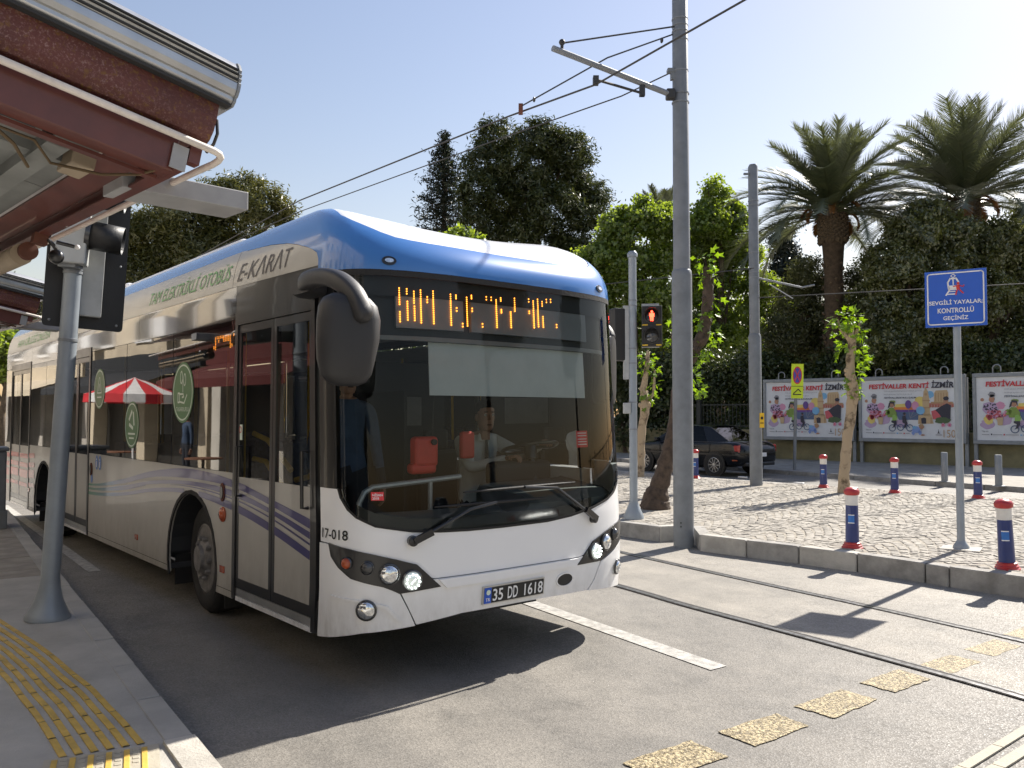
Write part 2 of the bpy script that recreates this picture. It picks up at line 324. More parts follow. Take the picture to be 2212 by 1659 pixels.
# rails follow the measured curve of the track
far_rail = [(-9.5, 31), (-6.0, 24), (-2.6, 17.5), (.35, 12.3), (1.348, 10.6), (1.956, 9.6), (2.61, 8.56), (3.14, 7.74), (3.60, 6.98), (3.96, 6.36), (4.9, 4.6), (6.6, 1.0), (9, -5)]
near_rail = [(-10.8, 30.4), (-7.2, 23.3), (-3.75, 16.6), (-.75, 11.4), (1.0, 8.63), (1.562, 7.68), (2.048, 6.94), (2.377, 6.43), (2.778, 5.79), (3.17, 5.12), (3.75, 4.0), (5.35, .5), (7.7, -5.5)]
def smooth_path(p, k=8):
    p = [Vector((*q, 0)) for q in p]; o = []
    for i in range(len(p)-1):
        a, b, c, d = p[max(i-1, 0)], p[i], p[i+1], p[min(i+2, len(p)-1)]
        for j in range(k):
            t = j/k; o.append(.5*((2*b)+(c-a)*t+(2*a-5*b+4*c-d)*t*t+(3*b-a-3*c+d)*t**3))
    o.append(p[-1]); return o
def strip(mb, path, a, b, z0, z1):                # band between lateral offsets a, b
    vs = []; n = len(path)
    for i, p in enumerate(path):
        t = (path[min(i+1, n-1)]-path[max(i-1, 0)]).normalized(); r = Vector((t.y, -t.x, 0))
        vs += [p+r*a+Vector((0, 0, z0)), p+r*a+Vector((0, 0, z1)), p+r*b+Vector((0, 0, z1)), p+r*b+Vector((0, 0, z0))]
    fs = []
    for i in range(n-1):
        for j in range(3): fs.append((i*4+j, i*4+j+1, i*4+4+j+1, i*4+4+j))
    mb.add(vs, fs)
med_near = [(-6.5, 22.5), (-3.2, 17.6), (.2, 13.55), (1.52, 12.03), (2.03, 11.47), (2.50, 11.60), (2.40, 10.70), (2.863, 10.233), (3.345, 9.768), (3.82, 9.27), (4.28, 8.68), (4.42, 8.47), (4.87, 7.93), (5.6, 7.05), (6.4, 6.1), (7.6, 4.6), (9.6, 1.5), (12, -3)]
med_far = [(-4.2, 33), (-.6, 27.5), (1.5, 24.9), (2.93, 22.9), (4.57, 20.6), (6.2, 18.75), (7.5, 17.35), (9.5, 15.25), (12.2, 12.3), (15, 8.8), (18, 4)]
nr = smooth_path(near_rail)
lane = tag(sheet('tram_lane', [(p.x, p.y) for p in nr] + [(x+.02, y+.02) for x, y in reversed(med_near)], .004, 'tram_asphalt'), kind='structure')
for nm, pth, lab in (('tram_rail', near_rail, 'grooved steel tram rail nearer the white lane line'), ('tram_rail', far_rail, 'grooved steel tram rail nearer the cobbled median')):
    t = thing(nm, lab, 'rail', (0, 0, .004), group='tram rails set in the road'); q = smooth_path(pth)
    a = MB(); strip(a, q, -.022, .022, 0, .009); a.build('rail_head', 'steel', t)
    a = MB(); strip(a, q, -.056, -.022, 0, .0055); a.build('groove', 'rail_side', t)
    a = MB(); strip(a, q, -.070, -.056, 0, .0075); a.build('guard_lip', 'steel', t)
    a = MB(); strip(a, q, .022, .030, 0, .005); a.build('joint_filler', 'rail_side', t)
# painted markings on the road
def quad(name, pts, z, m, parent, h=.003):
    b = MB(); b.prism(pts, Matrix.Translation((0, 0, z)), h); return b.build(name, m, parent)
quad('lane_line', [(-6.0, 17.4), (-5.9, 17.46), (1.491, 5.835), (1.356, 5.742)], .0042, 'line_paint', road, .0015)
quad('edge_line', [(-9.8, 16.0), (-9.7, 16.06), (-4.59, 9.35), (-4.70, 9.28)], .0042, 'line_paint', road, .0015)
for i, q in enumerate([[(1.667, 4.728), (1.538, 4.92), (1.13, 4.638), (1.283, 4.437)], [(2.241, 5.156), (2.092, 5.341), (1.685, 5.036), (1.856, 4.847)], [(2.768, 5.556), (2.647, 5.755), (2.262, 5.478), (2.408, 5.283)],
          [(3.312, 5.932), (3.177, 6.101), (2.802, 5.825), (2.92, 5.631)], [(3.839, 6.321), (3.742, 6.514), (3.353, 6.239), (3.474, 6.063)], [(1.108, 4.309), (.956, 4.519), (.555, 4.23), (.70, 4.03)],
          [(4.40, 6.73), (4.26, 6.93), (3.90, 6.66), (4.03, 6.47)], [(4.93, 7.12), (4.80, 7.30), (4.45, 7.05), (4.58, 6.86)]]):
    rag = []                                       # worn, slightly ragged outline
    for j in range(4):
        a = Vector(q[j]); b = Vector(q[(j+1) % 4])
        for k in range(9):
            p = a.lerp(b, k/9); rag.append((p.x+random.uniform(-.006, .006), p.y+random.uniform(-.009, .009)))
    quad('crossing_mark', rag, .0045, 'gold_print', road, .0018)
for a, b, w in (((1.9, 3.90), (3.6, 5.28), .052), ((2.08, 3.92), (3.7, 5.20), .06)):
    a = Vector((*a, 0)); b = Vector((*b, 0)); d = (b-a).normalized(); nrm = Vector((-d.y, d.x, 0)); L = (b-a).length; k = 0
    while k*.42 < L:
        p = a+d*k*.42; q = a+d*min(L, k*.42+.412)
        quad('guide_strip', [tuple((p-nrm*w/2)[:2]), tuple((q-nrm*w/2)[:2]), tuple((q+nrm*w/2)[:2]), tuple((p+nrm*w/2)[:2])], .004, 'tile_cream', road, .009); k += 1

# near pavement on the left with its kerb, tactile strip and slabs
K0 = Vector((-1.675, 4.362)); KD = Vector((-.5735, .8192)); KN = Vector((-.8192, -.5735))
kp = lambda t, o: tuple(K0+KD*t+KN*o)
pave = tag(sheet('pavement', [kp(-9, .12), kp(60, .12), kp(60, 9), kp(-9, 9)], .118, 'concrete'), kind='structure')
joints = [-8, -6.6, -5.2, -3.8, -2.4, -1.25, -.10] + [.63+.76*i for i in range(40)]
for i in range(len(joints)-1):
    t0, t1 = joints[i]+.006, joints[i+1]-.006; near = joints[i] < -.2
    b = MB(); z = .135 if near else .122+random.uniform(-.003, .003); w = .135 if not near else .15; e = random.uniform(-.004, .004)
    b.prism([kp(t0, e), kp(t1, e), kp(t1, w), kp(t0, w)], Matrix.Translation((0, 0, -.05)), z+.05)
    b.build('kerb_stone', 'kerb_pale' if near else 'concrete', pave, bevel=.014)
# tactile guide bars: six curved rows
outer = [(-5.6, 8.2), (-4.045, 6.628), (-3.254, 5.83), (-2.76, 5.282), (-2.503, 5.003), (-2.27, 4.715), (-2.05, 4.448), (-1.833, 4.17)]
inner = [(-4.9, 6.9), (-3.55, 5.66), (-3.254, 5.345), (-3.048, 5.117), (-2.804, 4.828), (-2.571, 4.56), (-2.344, 4.279), (-2.134, 4.013)]
def resample(p, n=120):
    s = smooth_path(p, 6); d = [0]
    for i in range(len(s)-1): d.append(d[-1]+(s[i+1]-s[i]).length)
    o = []
    for i in range(n+1):
        x = d[-1]*i/n; j = max(0, min(len(s)-2, bisect.bisect_right(d, x)-1)); f = (x-d[j])/max(1e-9, d[j+1]-d[j]); o.append(s[j].lerp(s[j+1], f))
    return o
ro, ri = resample(list(reversed(outer))), resample(list(reversed(inner)))
for r in range(6):
    rowp = [ri[i].lerp(ro[i], r/5) for i in range(121)]; acc = 0; st = 0; w = .0165
    dist = [0]
    for i in range(120): dist.append(dist[-1]+(rowp[i+1]-rowp[i]).length)
    x = 0
    while x+.27 < dist[-1] and x < 4.2:
        def pt(s):
            j = max(0, min(119, bisect.bisect_right(dist, s)-1)); return rowp[j].lerp(rowp[j+1], (s-dist[j])/(dist[j+1]-dist[j]))
        b = MB(); strip(b, [pt(x+.272*k/3) for k in range(4)], -w, w, .1185, .1245+random.uniform(0, .002)); b.build('tactile_bar', 'tactile_yellow', pave, bevel=.002); x += .284
tile = quad('tactile_tile', [(-2.197, 3.965), (-1.742, 4.165), (-1.50, 3.62), (-1.95, 3.42)], .1185, 'tile_cream', pave, .008)
for i in range(6):
    f = .09+.155*i; a = Vector((-2.197, 3.965)).lerp(Vector((-1.742, 4.165)), f); d = Vector((.247, -.545)).normalized()
    b = MB(); strip(b, [Vector((*(a+d*k), 0)) for k in (.035, .2, .36)], -.013, .013, .1265, .1325); b.build('tactile_bar', 'tactile_yellow', tile, bevel=.002)
    if i < 5:
        a2 = Vector((-2.197, 3.965)).lerp(Vector((-1.742, 4.165)), f+.078)
        b = MB()
        for k in range(4): b.box((*(a2+d*(.04+.05*k)), .1275), (.03, .03, .004), rz=.42)
        b.build('raised_pad', 'tile_cream', tile, bevel=.002)
slabm = []
for v in range(3):
    b = MB(); b.box((0, 0, 0), (.437, .437, .05)); o = b.build('paving_slab', 'slab', pave, bevel=.006); slabm.append(o)
first = 3
for i in range(14):
    for j in range(4):
        o = slabm[first-1] if first > 0 else slabm[random.randrange(3)].copy()
        if first > 0: first -= 1
        else: col.objects.link(o)
        p = kp(5.15+.45*i+.225, .145+.45*j+.225); o.location = (p[0], p[1], .097+random.uniform(-.002, .004)); o.rotation_euler.z = math.atan2(KD.y, KD.x)+random.choice((0, math.pi/2))
# the cobbled median
def in_poly(p, poly):
    c = False; j = len(poly)-1
    for i in range(len(poly)):
        xi, yi = poly[i]; xj, yj = poly[j]
        if (yi > p[1]) != (yj > p[1]) and p[0] < (xj-xi)*(p[1]-yi)/(yj-yi)+xi: c = not c
        j = i
    return c
med_poly = med_near + list(reversed(med_far))
def inset(line, d):
    o = []
    for i, p in enumerate(line):
        a = Vector(line[max(i-1, 0)]); b = Vector(line[min(i+1, len(line)-1)]); t = (b-a).normalized(); o.append((p[0]-t.y*d, p[1]+t.x*d))
    return o
median = tag(sheet('median', inset(med_near, .05) + list(reversed(inset(med_far, -.04))), .204, 'sand'), kind='structure')
for i in range(2, len(med_near)-3):
    a = Vector(med_near[i]); b = Vector(med_near[i+1]); L = (b-a).length
    n = max(1, round(L/.9)) if L > 1.2 else 1; d = (b-a)/n; nn = Vector((-d.y, d.x)).normalized()
    for k in range(n):
        p = a+d*k+d.normalized()*.006; q = a+d*(k+1)-d.normalized()*.006
        bb = MB(); bb.prism([tuple(p), tuple(q), tuple(q+nn*.155), tuple(p+nn*.155)], Matrix.Translation((0, 0, -.03)), .24+random.uniform(-.005, .004))
        bb.build('kerb_stone', 'kerb_grey' if random.random() < .8 else 'kerb_pale', median, bevel=.018, seg=3)
for i in range(len(med_far)-1):
    a = Vector(med_far[i]); b = Vector(med_far[i+1]); n = max(1, round((b-a).length/1.0)); d = (b-a)/n; nn = Vector((-d.y, d.x)).normalized()
    for k in range(n):
        p = a+d*k+d.normalized()*.006; q = a+d*(k+1)-d.normalized()*.006
        if q.y > 27 or p.y < 10: continue
        bb = MB(); bb.prism([tuple(p), tuple(q), tuple(q-nn*.12), tuple(p-nn*.12)], Matrix.Translation((0, 0, -.02)), .225); bb.build('kerb_stone', 'kerb_pale', median, bevel=.01)
inner_poly = inset(med_near, .17) + list(reversed(inset(med_far, -.13)))
e1 = Vector((.62, -.785)); e2 = Vector((.785, .62)); stones = []
holes = [(5.144, 9.568, .20), (1.85, 12.6, .2), (6.55, 16.47, .32), (2.31, 13.72, .5), (3.18, 20.7, .3), (5.35, 18.2, .42)]
for cidx in range(-24, 24):
    for k in range(-10, 260):
        for i in range(-6, 7):
            du = i*.104+(.05 if k % 2 else 0); 
            if abs(du) > .66: continue
            u = cidx*1.32+du; v = k*.106+.34*(1-(du/.66)**2); p = e1*u+e2*v+Vector((0, 9))
            if p.y < 6.6 or p.y > 24.5 or not (.085 < p.x/p.y < .70): continue
            if not in_poly(p, inner_poly) or any((p.x-hx)**2+(p.y-hy)**2 < hr*hr for hx, hy, hr in holes): continue
            stones.append((p.y, p.x+random.uniform(-.006, .006), p.y+random.uniform(-.006, .006), math.atan2(e1.y, e1.x)+math.atan(-.34*2*du/.66**2)*1.0+random.uniform(-.09, .09)))
stones.sort(); cm = []
def cobble_geo(sx, sy):
    h = .034; t = .80+random.uniform(-.04, .08); vs = []
    for zz, f in ((0, 1), (h*.72, .99), (h, t)):
        for x, y in ((-1, -1), (1, -1), (1, 1), (-1, 1)): vs.append((x*sx/2*f*random.uniform(.9, 1.06), y*sy/2*f*random.uniform(.9, 1.06), zz+(random.uniform(-.004, .004) if zz == h else 0)))
    return vs, [(0, 1, 5, 4), (1, 2, 6, 5), (2, 3, 7, 6), (3, 0, 4, 7), (4, 5, 9, 8), (5, 6, 10, 9), (6, 7, 11, 10), (7, 4, 8, 11), (8, 9, 10, 11)]
for v in range(8):
    b = MB(); b.add(*cobble_geo(.103, .103)); o = b.build('cobblestone', 'cobble' if v % 3 else 'cobble_b', median, fix=False); cm.append(o)
for i, (_, x, y, a) in enumerate(stones[:300]):
    o = cm[i] if i < 8 else cm[random.randrange(8)].copy()
    if i >= 8: col.objects.link(o)
    o.location = (x, y, .176+random.uniform(-.004, .004)); o.rotation_euler = (random.uniform(-.04, .04), random.uniform(-.04, .04), a+random.choice((0, math.pi/2)))
b = MB(); variants = [cobble_geo(.103, .103) for _ in range(16)]
for _, x, y, a in stones[300:]:
    vs_, fs_ = variants[random.randrange(16)]; ca, sa = math.cos(a), math.sin(a); dz = .176+random.uniform(-.004, .004); tx = random.uniform(-.05, .05); b.mi = int(random.random() < .35)
    b.add([(x+px*ca-py*sa, y+px*sa+py*ca, dz+pz+px*tx) for px, py, pz in vs_], fs_)
tag(b.build('cobbles', ['cobble', 'cobble_b'], median, fix=False), kind='stuff')
for hx, hy, hr in holes[2:]:
    b = MB(); pts = [(hx+hr*1.05*random.uniform(.85, 1.15)*math.cos(q*.524), hy+hr*1.05*random.uniform(.85, 1.15)*math.sin(q*.524)) for q in range(12)]
    b.prism(pts, Matrix.Translation((0, 0, .172)), .026); b.build('planting_soil', 'earth', median)
# far pavement under the wall
far_edge = [(-1, 39), (5.0, 29.0), (7.49, 24.9), (9.13, 22.3), (10.3, 20.3), (11.6, 18.4), (15, 13.5), (20, 6)]
farp = tag(sheet('far_pavement', far_edge + [(48, 6), (30, 60), (-30, 60)], .115, 'slab'), kind='structure')
for i in range(len(far_edge)-1):
    a = Vector(far_edge[i]); b_ = Vector(far_edge[i+1]); n = max(1, round((b_-a).length/1.0)); d = (b_-a)/n; nn = Vector((-d.y, d.x)).normalized()
    for k in range(n):
        p = a+d*k+d.normalized()*.006; q = a+d*(k+1)-d.normalized()*.006
        if q.y > 32 or p.y < 12: continue
        bb = MB(); bb.prism([tuple(p), tuple(q), tuple(q+nn*.15), tuple(p+nn*.15)], Matrix.Translation((0, 0, -.02)), .142); bb.build('kerb_stone', 'kerb_grey', farp, bevel=.012)
for x, y in ((6.35, 22.9), (5.2, 23.6), (7.2, 20.9), (8.0, 19.6), (8.9, 18.3), (9.9, 17.1), (10.8, 16.0)):
    b = MB(); b.prism([(-.15, -.06), (.15, -.06), (.12, .06), (-.12, .06)], Matrix.Translation((0, 0, 0)), .045)
    o = tag(b.build('lane_stud', 'bollard_white', None, bevel=.02), 'small white raised lane stud, ' + {6.35: 'right behind the black car', 5.2: 'under the front of the black car', 7.2: 'before the no-stopping sign', 8.0: 'left of the tan pollarded trunk', 8.9: 'right of the tan pollarded trunk', 9.9: 'beyond the bollard right of the tree', 10.8: 'nearest the right edge of the far road'}[x], 'stud', 'lane studs on the far road'); o.location = (x, y, .001); o.rotation_euler.z = -.95
# ------------------------------------------------------------------ the bus: every outer piece is cut from one measured skin BS(s, h)
BW, BD, BN, H0, HA, ZA = 1.275, .58, 3.3, 2.70, .62, .56
_t = [i/400*math.pi/2 for i in range(401)]
_px = [BW*math.sin(t)**(2/BN) for t in _t]; _py = [BD*(1-max(0, math.cos(t))**(2/BN)) for t in _t]; _ps = [0.0]
for i in range(400): _ps.append(_ps[-1]+math.hypot(_px[i+1]-_px[i], _py[i+1]-_py[i]))
SC = _ps[-1]
def plan(s):
    a = abs(s); sg = -1 if s < 0 else 1
    if a >= SC: return sg*BW*(1.02 if s > 0 else 1), BD+a-SC
    i = min(399, bisect.bisect_right(_ps, a)-1); f = (a-_ps[i])/(_ps[i+1]-_ps[i])
    return sg*(_px[i]+f*(_px[i+1]-_px[i]))*(1.02 if s > 0 else 1), _py[i]+f*(_py[i+1]-_py[i])
def sy(y): return -(SC+y-BD)
def BS(s, h):
    x, y = plan(s); w = max(0, 1-max(0, y)/1.6); w = w*w*(3-2*w)
    if h <= H0: z = h; k = 0
    else: th = min(1, (h-H0)/HA)*math.pi/2; z = H0+ZA*math.sin(th); k = 1-math.cos(th)
    zl = min(z, H0); lean = max(0, zl-1.0)*.065; tuck = max(0, .62-z)*.10
    return Vector((x*(1-.24*k-.005*max(0, zl-1.3)), y+w*(lean+tuck+(.95+.75*max(0, 1-(x/1.2)**2))*k), z))
def BNor(s, h):
    e = .004; h2 = min(h, H0+HA-.02)
    du = BS(s+e, h2)-BS(s-e, h2); dv = BS(s, h2+e)-BS(s, h2-e); return du.cross(dv).normalized()
BEND = 12.1
bus = thing('city_bus', 'white and blue single-deck electric city bus pulling out from the kerb', 'bus', (.086, 5.864, 0), R(40.2))
CUT_S = [x*.06 for x in range(-32, 33)] + [-3.0, 3.0, -4.5, -6, -7.5, -9, -10.5]
CUT_H = [.45, .62, .8, 1.0, 1.15, 1.3, 1.5] + [2.70+.62*i/12 for i in range(13)]
def patch(name, polys, m, parent=None, off=0.0, thick=0.0, geo=None, mat2=None):
    """cut 2-D (s, h) polygons finely, wrap them on the bus skin, give their rim a return of depth thick"""
    bm = bmesh.new()
    if geo:
        vs_ = [bm.verts.new((x, y, 0)) for x, y in geo[0]]
        for f in geo[1]:
            try: bm.faces.new([vs_[i] for i in f])
            except ValueError: pass
    for poly in polys or []:
        vv = [bm.verts.new((x, y, 0)) for x, y in poly]
        for t in tessellate_polygon([[Vector((x, y, 0)) for x, y in poly]]):
            try: bm.faces.new([vv[i] for i in t])
            except ValueError: pass
    xs = [v.co.x for v in bm.verts]; ys = [v.co.y for v in bm.verts]; x0, x1, y0, y1 = min(xs), max(xs), min(ys), max(ys)
    for axis, cuts, lo, hi in ((0, CUT_S, x0, x1), (1, CUT_H, y0, y1)):
        for c in cuts:
            if lo+.002 < c < hi-.002:
                no = (1, 0, 0) if axis == 0 else (0, 1, 0); co = (c, 0, 0) if axis == 0 else (0, c, 0)
                bmesh.ops.bisect_plane(bm, geom=bm.verts[:]+bm.edges[:]+bm.faces[:], dist=1e-5, plane_co=co, plane_no=no)
    bmesh.ops.recalc_face_normals(bm, faces=bm.faces)
    for f in bm.faces:
        f.normal_update()
        if f.normal.z < 0: f.normal_flip()
    nor = {}
    for v in bm.verts:
        s, h = v.co.x, v.co.y; n = BNor(s, h); nor[v] = n; v.co = BS(s, h)+n*off
    top = set(bm.faces)
    if thick:
        ed = [e for e in bm.edges if e.is_boundary]; old = {v for e in ed for v in e.verts}
        r = bmesh.ops.extrude_edge_only(bm, edges=ed)
        for g in r['geom']:
            if isinstance(g, bmesh.types.BMVert):
                src = min((e.other_vert(g) for e in g.link_edges if e.other_vert(g) in nor), key=lambda q: (q.co-g.co).length); nn = nor[src]; g.co = g.co-nn*thick
    me = bpy.data.meshes.new(name); bm.verts.index_update(); bm.faces.index_update()
    ln = []; bm.faces.ensure_lookup_table()
    for f in bm.faces:
        f.smooth = True; f.normal_update()
        for lp in f.loops: ln.append(tuple(nor[lp.vert]) if f in top else tuple(f.normal))
    bm.to_mesh(me); bm.free(); me.materials.append(MATS[m]); me.normals_split_custom_set(ln)
    ob = bpy.data.objects.new(name, me); col.objects.link(ob); ob.parent = parent or bus; return ob
def rect(s0, s1, h0, h1): return [(s0, h0), (s1, h0), (s1, h1), (s0, h1)]
def ptext(key, s0, s1, h0, h1, name, m, parent=None, off=.004):
    v, f = TEXT[key]; return patch(name, None, m, parent, off, geo=([(s0+(s1-s0)*x, h0+(h1-h0)*y) for x, y in v], f))
def arch(y, r=.585, zc=.47, z0=.30, n=18):
    a0 = math.asin((zc-z0)/r); return [(sy(y)+r*math.cos(math.pi+a0-(math.pi+2*a0)*i/n), zc+r*math.sin(math.pi+a0-(math.pi+2*a0)*i/n)) for i in range(n+1)]
YA, YB_ = 2.98, 8.98
def side(y0, y1, h0, h1): return rect(sy(y1), sy(y0), h0, h1)
# ---- skin
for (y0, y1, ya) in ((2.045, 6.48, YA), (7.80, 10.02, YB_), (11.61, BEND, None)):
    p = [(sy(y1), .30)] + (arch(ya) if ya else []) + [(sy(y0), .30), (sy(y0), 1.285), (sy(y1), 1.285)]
    sp = patch('side_panel', [p], 'shaded_dusty_white', thick=.02)
    if ya:
        patch('wheel_arch_lip', stroke(arch(ya, .60, .47, .28), .035), 'rubber', sp, .006, .012)
        patch('sill_joint', [rect(sy(y1)+.01, sy(ya)-.62, .352, .357)], 'seam', sp, .002); patch('sill_joint', [rect(sy(ya)+.62, sy(y0)-.01, .352, .357)], 'seam', sp, .002)
patch('upper_panel', [side(2.045, 4.6, 2.505, 2.748)], 'cant'); patch('upper_panel', [side(4.606, 7.4, 2.505, 2.748)], 'cant'); patch('upper_panel', [side(7.406, 10.0, 2.505, 2.748)], 'cant'); patch('upper_panel', [side(10.006, BEND, 2.505, 2.748)], 'cant')
patch('upper_panel', [rect(sy(2.04), -1.595, 2.56, 2.748)], 'busblack')
wb = [(sy(BEND), 2.75), (-3.17, 2.75), (-3.17, 2.985), (-3.46, 2.985), (sy(BEND), 2.97)]
patch('roof_side_panel', [wb], 'shaded_dusty_white', off=.001)
wt = patch('roof_side_panel', [[(-3.162, 2.75), (-1.60, 2.735), (-1.597, 2.765), (-1.625, 2.80), (-1.70, 2.825), (-1.80, 2.848), (-2.0, 2.885), (-2.2, 2.914), (-2.56, 2.948), (-3.162, 2.985)]], 'shaded_dusty_white', off=.0015)
TOP = H0+HA
patch('roof_shoulder', [[(sy(BEND), 2.972), (-3.46, 2.987), (-3.05, 2.979), (-3.05, TOP), (sy(BEND), TOP)]], 'blue_paint')
bc = [(-1.34, TOP), (-1.27, 3.02), (-1.20, 2.972), (-1.12, 2.935), (-1.02, 2.893), (-.92, 2.866), (-.80, 2.856), (-.66, 2.851), (0, 2.846)]
cap = [(-3.045, TOP), (-3.045, 2.975), (-2.56, 2.95), (-2.2, 2.916), (-2.0, 2.887), (-1.80, 2.850), (-1.70, 2.827), (-1.625, 2.802), (-1.60, 2.77), (-1.60, 2.70), (-1.528, 2.69), (1.60, 2.69), (1.60, 2.78), (1.72, 2.84), (2.2, 2.93), (3.045, 2.98), (3.045, TOP)] + [(-s, h) for s, h in bc[:-1]] + [bc[-1]] + list(reversed(bc[:-1]))
patch('front_cap', [cap], 'blue_paint', off=.004, thick=.03)
roofw = [(s, h+.004) for s, h in bc] + [(-s, h+.004) for s, h in reversed(bc[:-1])]
patch('roof_front', [roofw], 'white_paint')
ring = [BS(s, TOP) for s in [sy(BEND), -9, -6, -4, -3, -2.4, -2.0]+[x*.1 for x in range(-18, 19)]+[2.0, 2.4, 3, 4, 6, 9, -sy(BEND)]]
b = MB(); b.add([(p.x, p.y, p.z-.001) for p in ring], [tuple(range(len(ring)))]); b.build('roof', 'white_paint', bus, fix=False)
for y0, y1, h in ((2.9, 6.4, .10), (6.5, 10.9, .13)):
    b = MB(); b.box((0, (y0+y1)/2, 3.258+h/2), (1.78, y1-y0, h)); b.build('roof_pod', 'white_paint', bus, bevel=.04)
b = MB()
for s_ in (sy(BEND), -sy(BEND)): pass
rr = [BS(sy(BEND), h) for h in (.30, 1.28, 2.5, 2.7, 2.85, 3.0, 3.15, TOP)]; rl = [BS(-sy(BEND), h) for h in (.30, 1.28, 2.5, 2.7, 2.85, 3.0, 3.15, TOP)]
b.add(rr+list(reversed(rl)), [tuple(range(16))]); b.build('rear_panel', 'white_paint', bus)
for (y0, y1) in ((.6, 4.0), (4.006, 8.0), (8.006, BEND)):           # driver's side
    patch('side_panel', [rect(-sy(y0), -sy(y1), .30, 1.285)], 'white_paint', thick=.02)
patch('side_panel', [rect(-sy(.62), -sy(BEND), 2.505, 2.748)], 'cant')
patch('roof_shoulder', [[(3.05, 2.75), (-sy(BEND), 2.75), (-sy(BEND), TOP), (3.05, TOP)]], 'blue_paint')
patch('roof_side_panel', [[(1.62, 2.75), (3.05, 2.75), (3.05, 2.97), (2.2, 2.92), (1.72, 2.83), (1.62, 2.78)]], 'white_paint', off=-.001)
for (y0, y1) in ((.75, 2.2), (2.25, 4.4), (4.45, 6.6), (6.65, 8.8), (8.85, BEND-.1)):
    patch('side_window', [rect(-sy(y0), -sy(y1), 1.30, 2.49)], 'door_glass' if y0 < 3 else 'side_glass')
patch('window_frame', [rect(-sy(y)-.02, -sy(y)+.03, 1.285, 2.505) for y in (.72, 2.22, 4.42, 6.62, 8.82, BEND-.06)], 'busblack', off=-.004)
# ---- front
ge = [(-1.41, 1.272), (-1.384, 1.27), (-1.366, 1.22), (-1.312, 1.148), (-1.252, 1.10), (-1.132, 1.045), (-.90, 1.005), (-.7, .990), (-.484, .982), (-.184, .980), (.212, .984), (.452, 1.004), (.692, 1.042), (.90, 1.09), (1.03, 1.14), (1.13, 1.20), (1.22, 1.28), (1.30, 1.34), (1.40, 1.36), (1.605, 1.36)]
fp = [(-1.60, 1.272)] + ge + [(1.605, .92), (1.48, .92), (1.2, .84), (.9, .75), (.54, .692), (-.74, .692), (-.95, .74), (-1.2, .83), (-1.48, .922), (-1.60, .922)]
patch('front_panel', [fp], 'white_paint', thick=.03)
bump = [(-.97, .618), (-.93, .70), (-.74, .686), (.53, .686), (.72, .70), (.785, .632), (.714, .50), (.642, .43), (.3, .436), (-.04, .44), (-.53, .44), (-.858, .408), (-.906, .50)]
bp = patch('bumper', [bump], 'white_paint', off=.006, thick=.05)
patch('bumper_ridge', [[(-.72, .684), (.51, .684), (.49, .634), (-.66, .624)]], 'white_paint', bp, .022, .02)
chL = [(-1.60, .915), (-1.484, .915), (-1.40, .80), (-1.28, .72), (-1.08, .665), (-.978, .614), (-.914, .50), (-.866, .402), (-1.2, .376), (-1.45, .325), (-1.60, .305)]
chR = [(1.605, .915), (1.40, .80), (1.20, .74), (.95, .67), (.793, .628), (.722, .50), (.65, .424), (.95, .40), (1.2, .376), (1.45, .325), (1.605, .305)]
cl = patch('bumper_corner', [chL], 'white_paint', off=.008, thick=.05); cr_ = patch('bumper_corner', [chR], 'white_paint', off=.008, thick=.05)
patch('corner_crease', [[(-1.45, .60), (-1.2, .585), (-1.05, .545), (-.96, .44), (-.98, .435), (-1.07, .53), (-1.21, .57), (-1.45, .588)]], 'white_paint', cl, .018, .018)
lampL = [(-1.484, .924), (-1.30, .900), (-1.132, .866), (-1.0, .832), (-.868, .792), (-.79, .72), (-.70, .636), (-.976, .618), (-1.084, .664), (-1.20, .692), (-1.288, .716), (-1.384, .778), (-1.456, .842)]
lampR = [(1.44, .93), (1.25, .915), (1.0, .885), (.85, .845), (.692, .79), (.60, .71), (.512, .634), (.788, .632), (.90, .672), (1.05, .715), (1.22, .77), (1.36, .84)]
hl = patch('headlight_cluster', [lampL], 'busblack', off=.012, thick=.02); hr = patch('headlight_cluster', [lampR], 'busblack', off=.012, thick=.02)
def lens(s, h, r, m, parent, name='headlight', off=.014, bezel='lens_dark'):
    c = BS(s, h); n = BNor(s, h)
    b = MB(); b.lathe([(r*1.12, 0), (r*1.12, .010), (r*.98, .016), (r*.96, .010)], c+n*off, 24, n, caps=False); bz = b.build('bezel', bezel, None, True)
    b = MB(); b.lathe([(r*.97, .004), (r*.95, .012), (r*.8, .022), (r*.5, .030), (.001, .033)], c+n*off, 24, n, caps=False); o = b.build(name, m, parent, True); bz.parent = o
    return o
def led_ring(s, h, r, parent):
    c = BS(s, h); n = BNor(s, h); a = n.orthogonal().normalized(); bb = n.cross(a); b = MB()
    for i in range(11): q = 2*math.pi*i/11; b.sphere(c+n*.047+(a*math.cos(q)+bb*math.sin(q))*r*.72, .0065, 8, 5)
    for i in range(-2, 3): b.sphere(c+n*.049+a*i*.009, .004, 6, 4)
    b.build('running_light', 'lamp_led', parent)
lens(-1.312, .812, .036, 'amber', hl, 'turn_signal'); lens(-1.18, .787, .040, 'lens_dark', hl); lens(-1.048, .744, .062, 'lens', hl)
mat('lens_lit', (.70, .76, .72), .2, metal=.4, var=.15, scale=60, emit=.12); o = lens(-.904, .694, .062, 'lens_lit', hl); led_ring(-.904, .694, .062, o)
o = lens(.704, .715, .060, 'lens_lit', hr); led_ring(.704, .715, .060, o); lens(.848, .766, .060, 'lens', hr); lens(.985, .812, .044, 'lens_dark', hr)
lens(-1.18, .524, .060, 'lens', cl, 'fog_light'); lens(1.04, .548, .055, 'lens', cr_, 'fog_light')
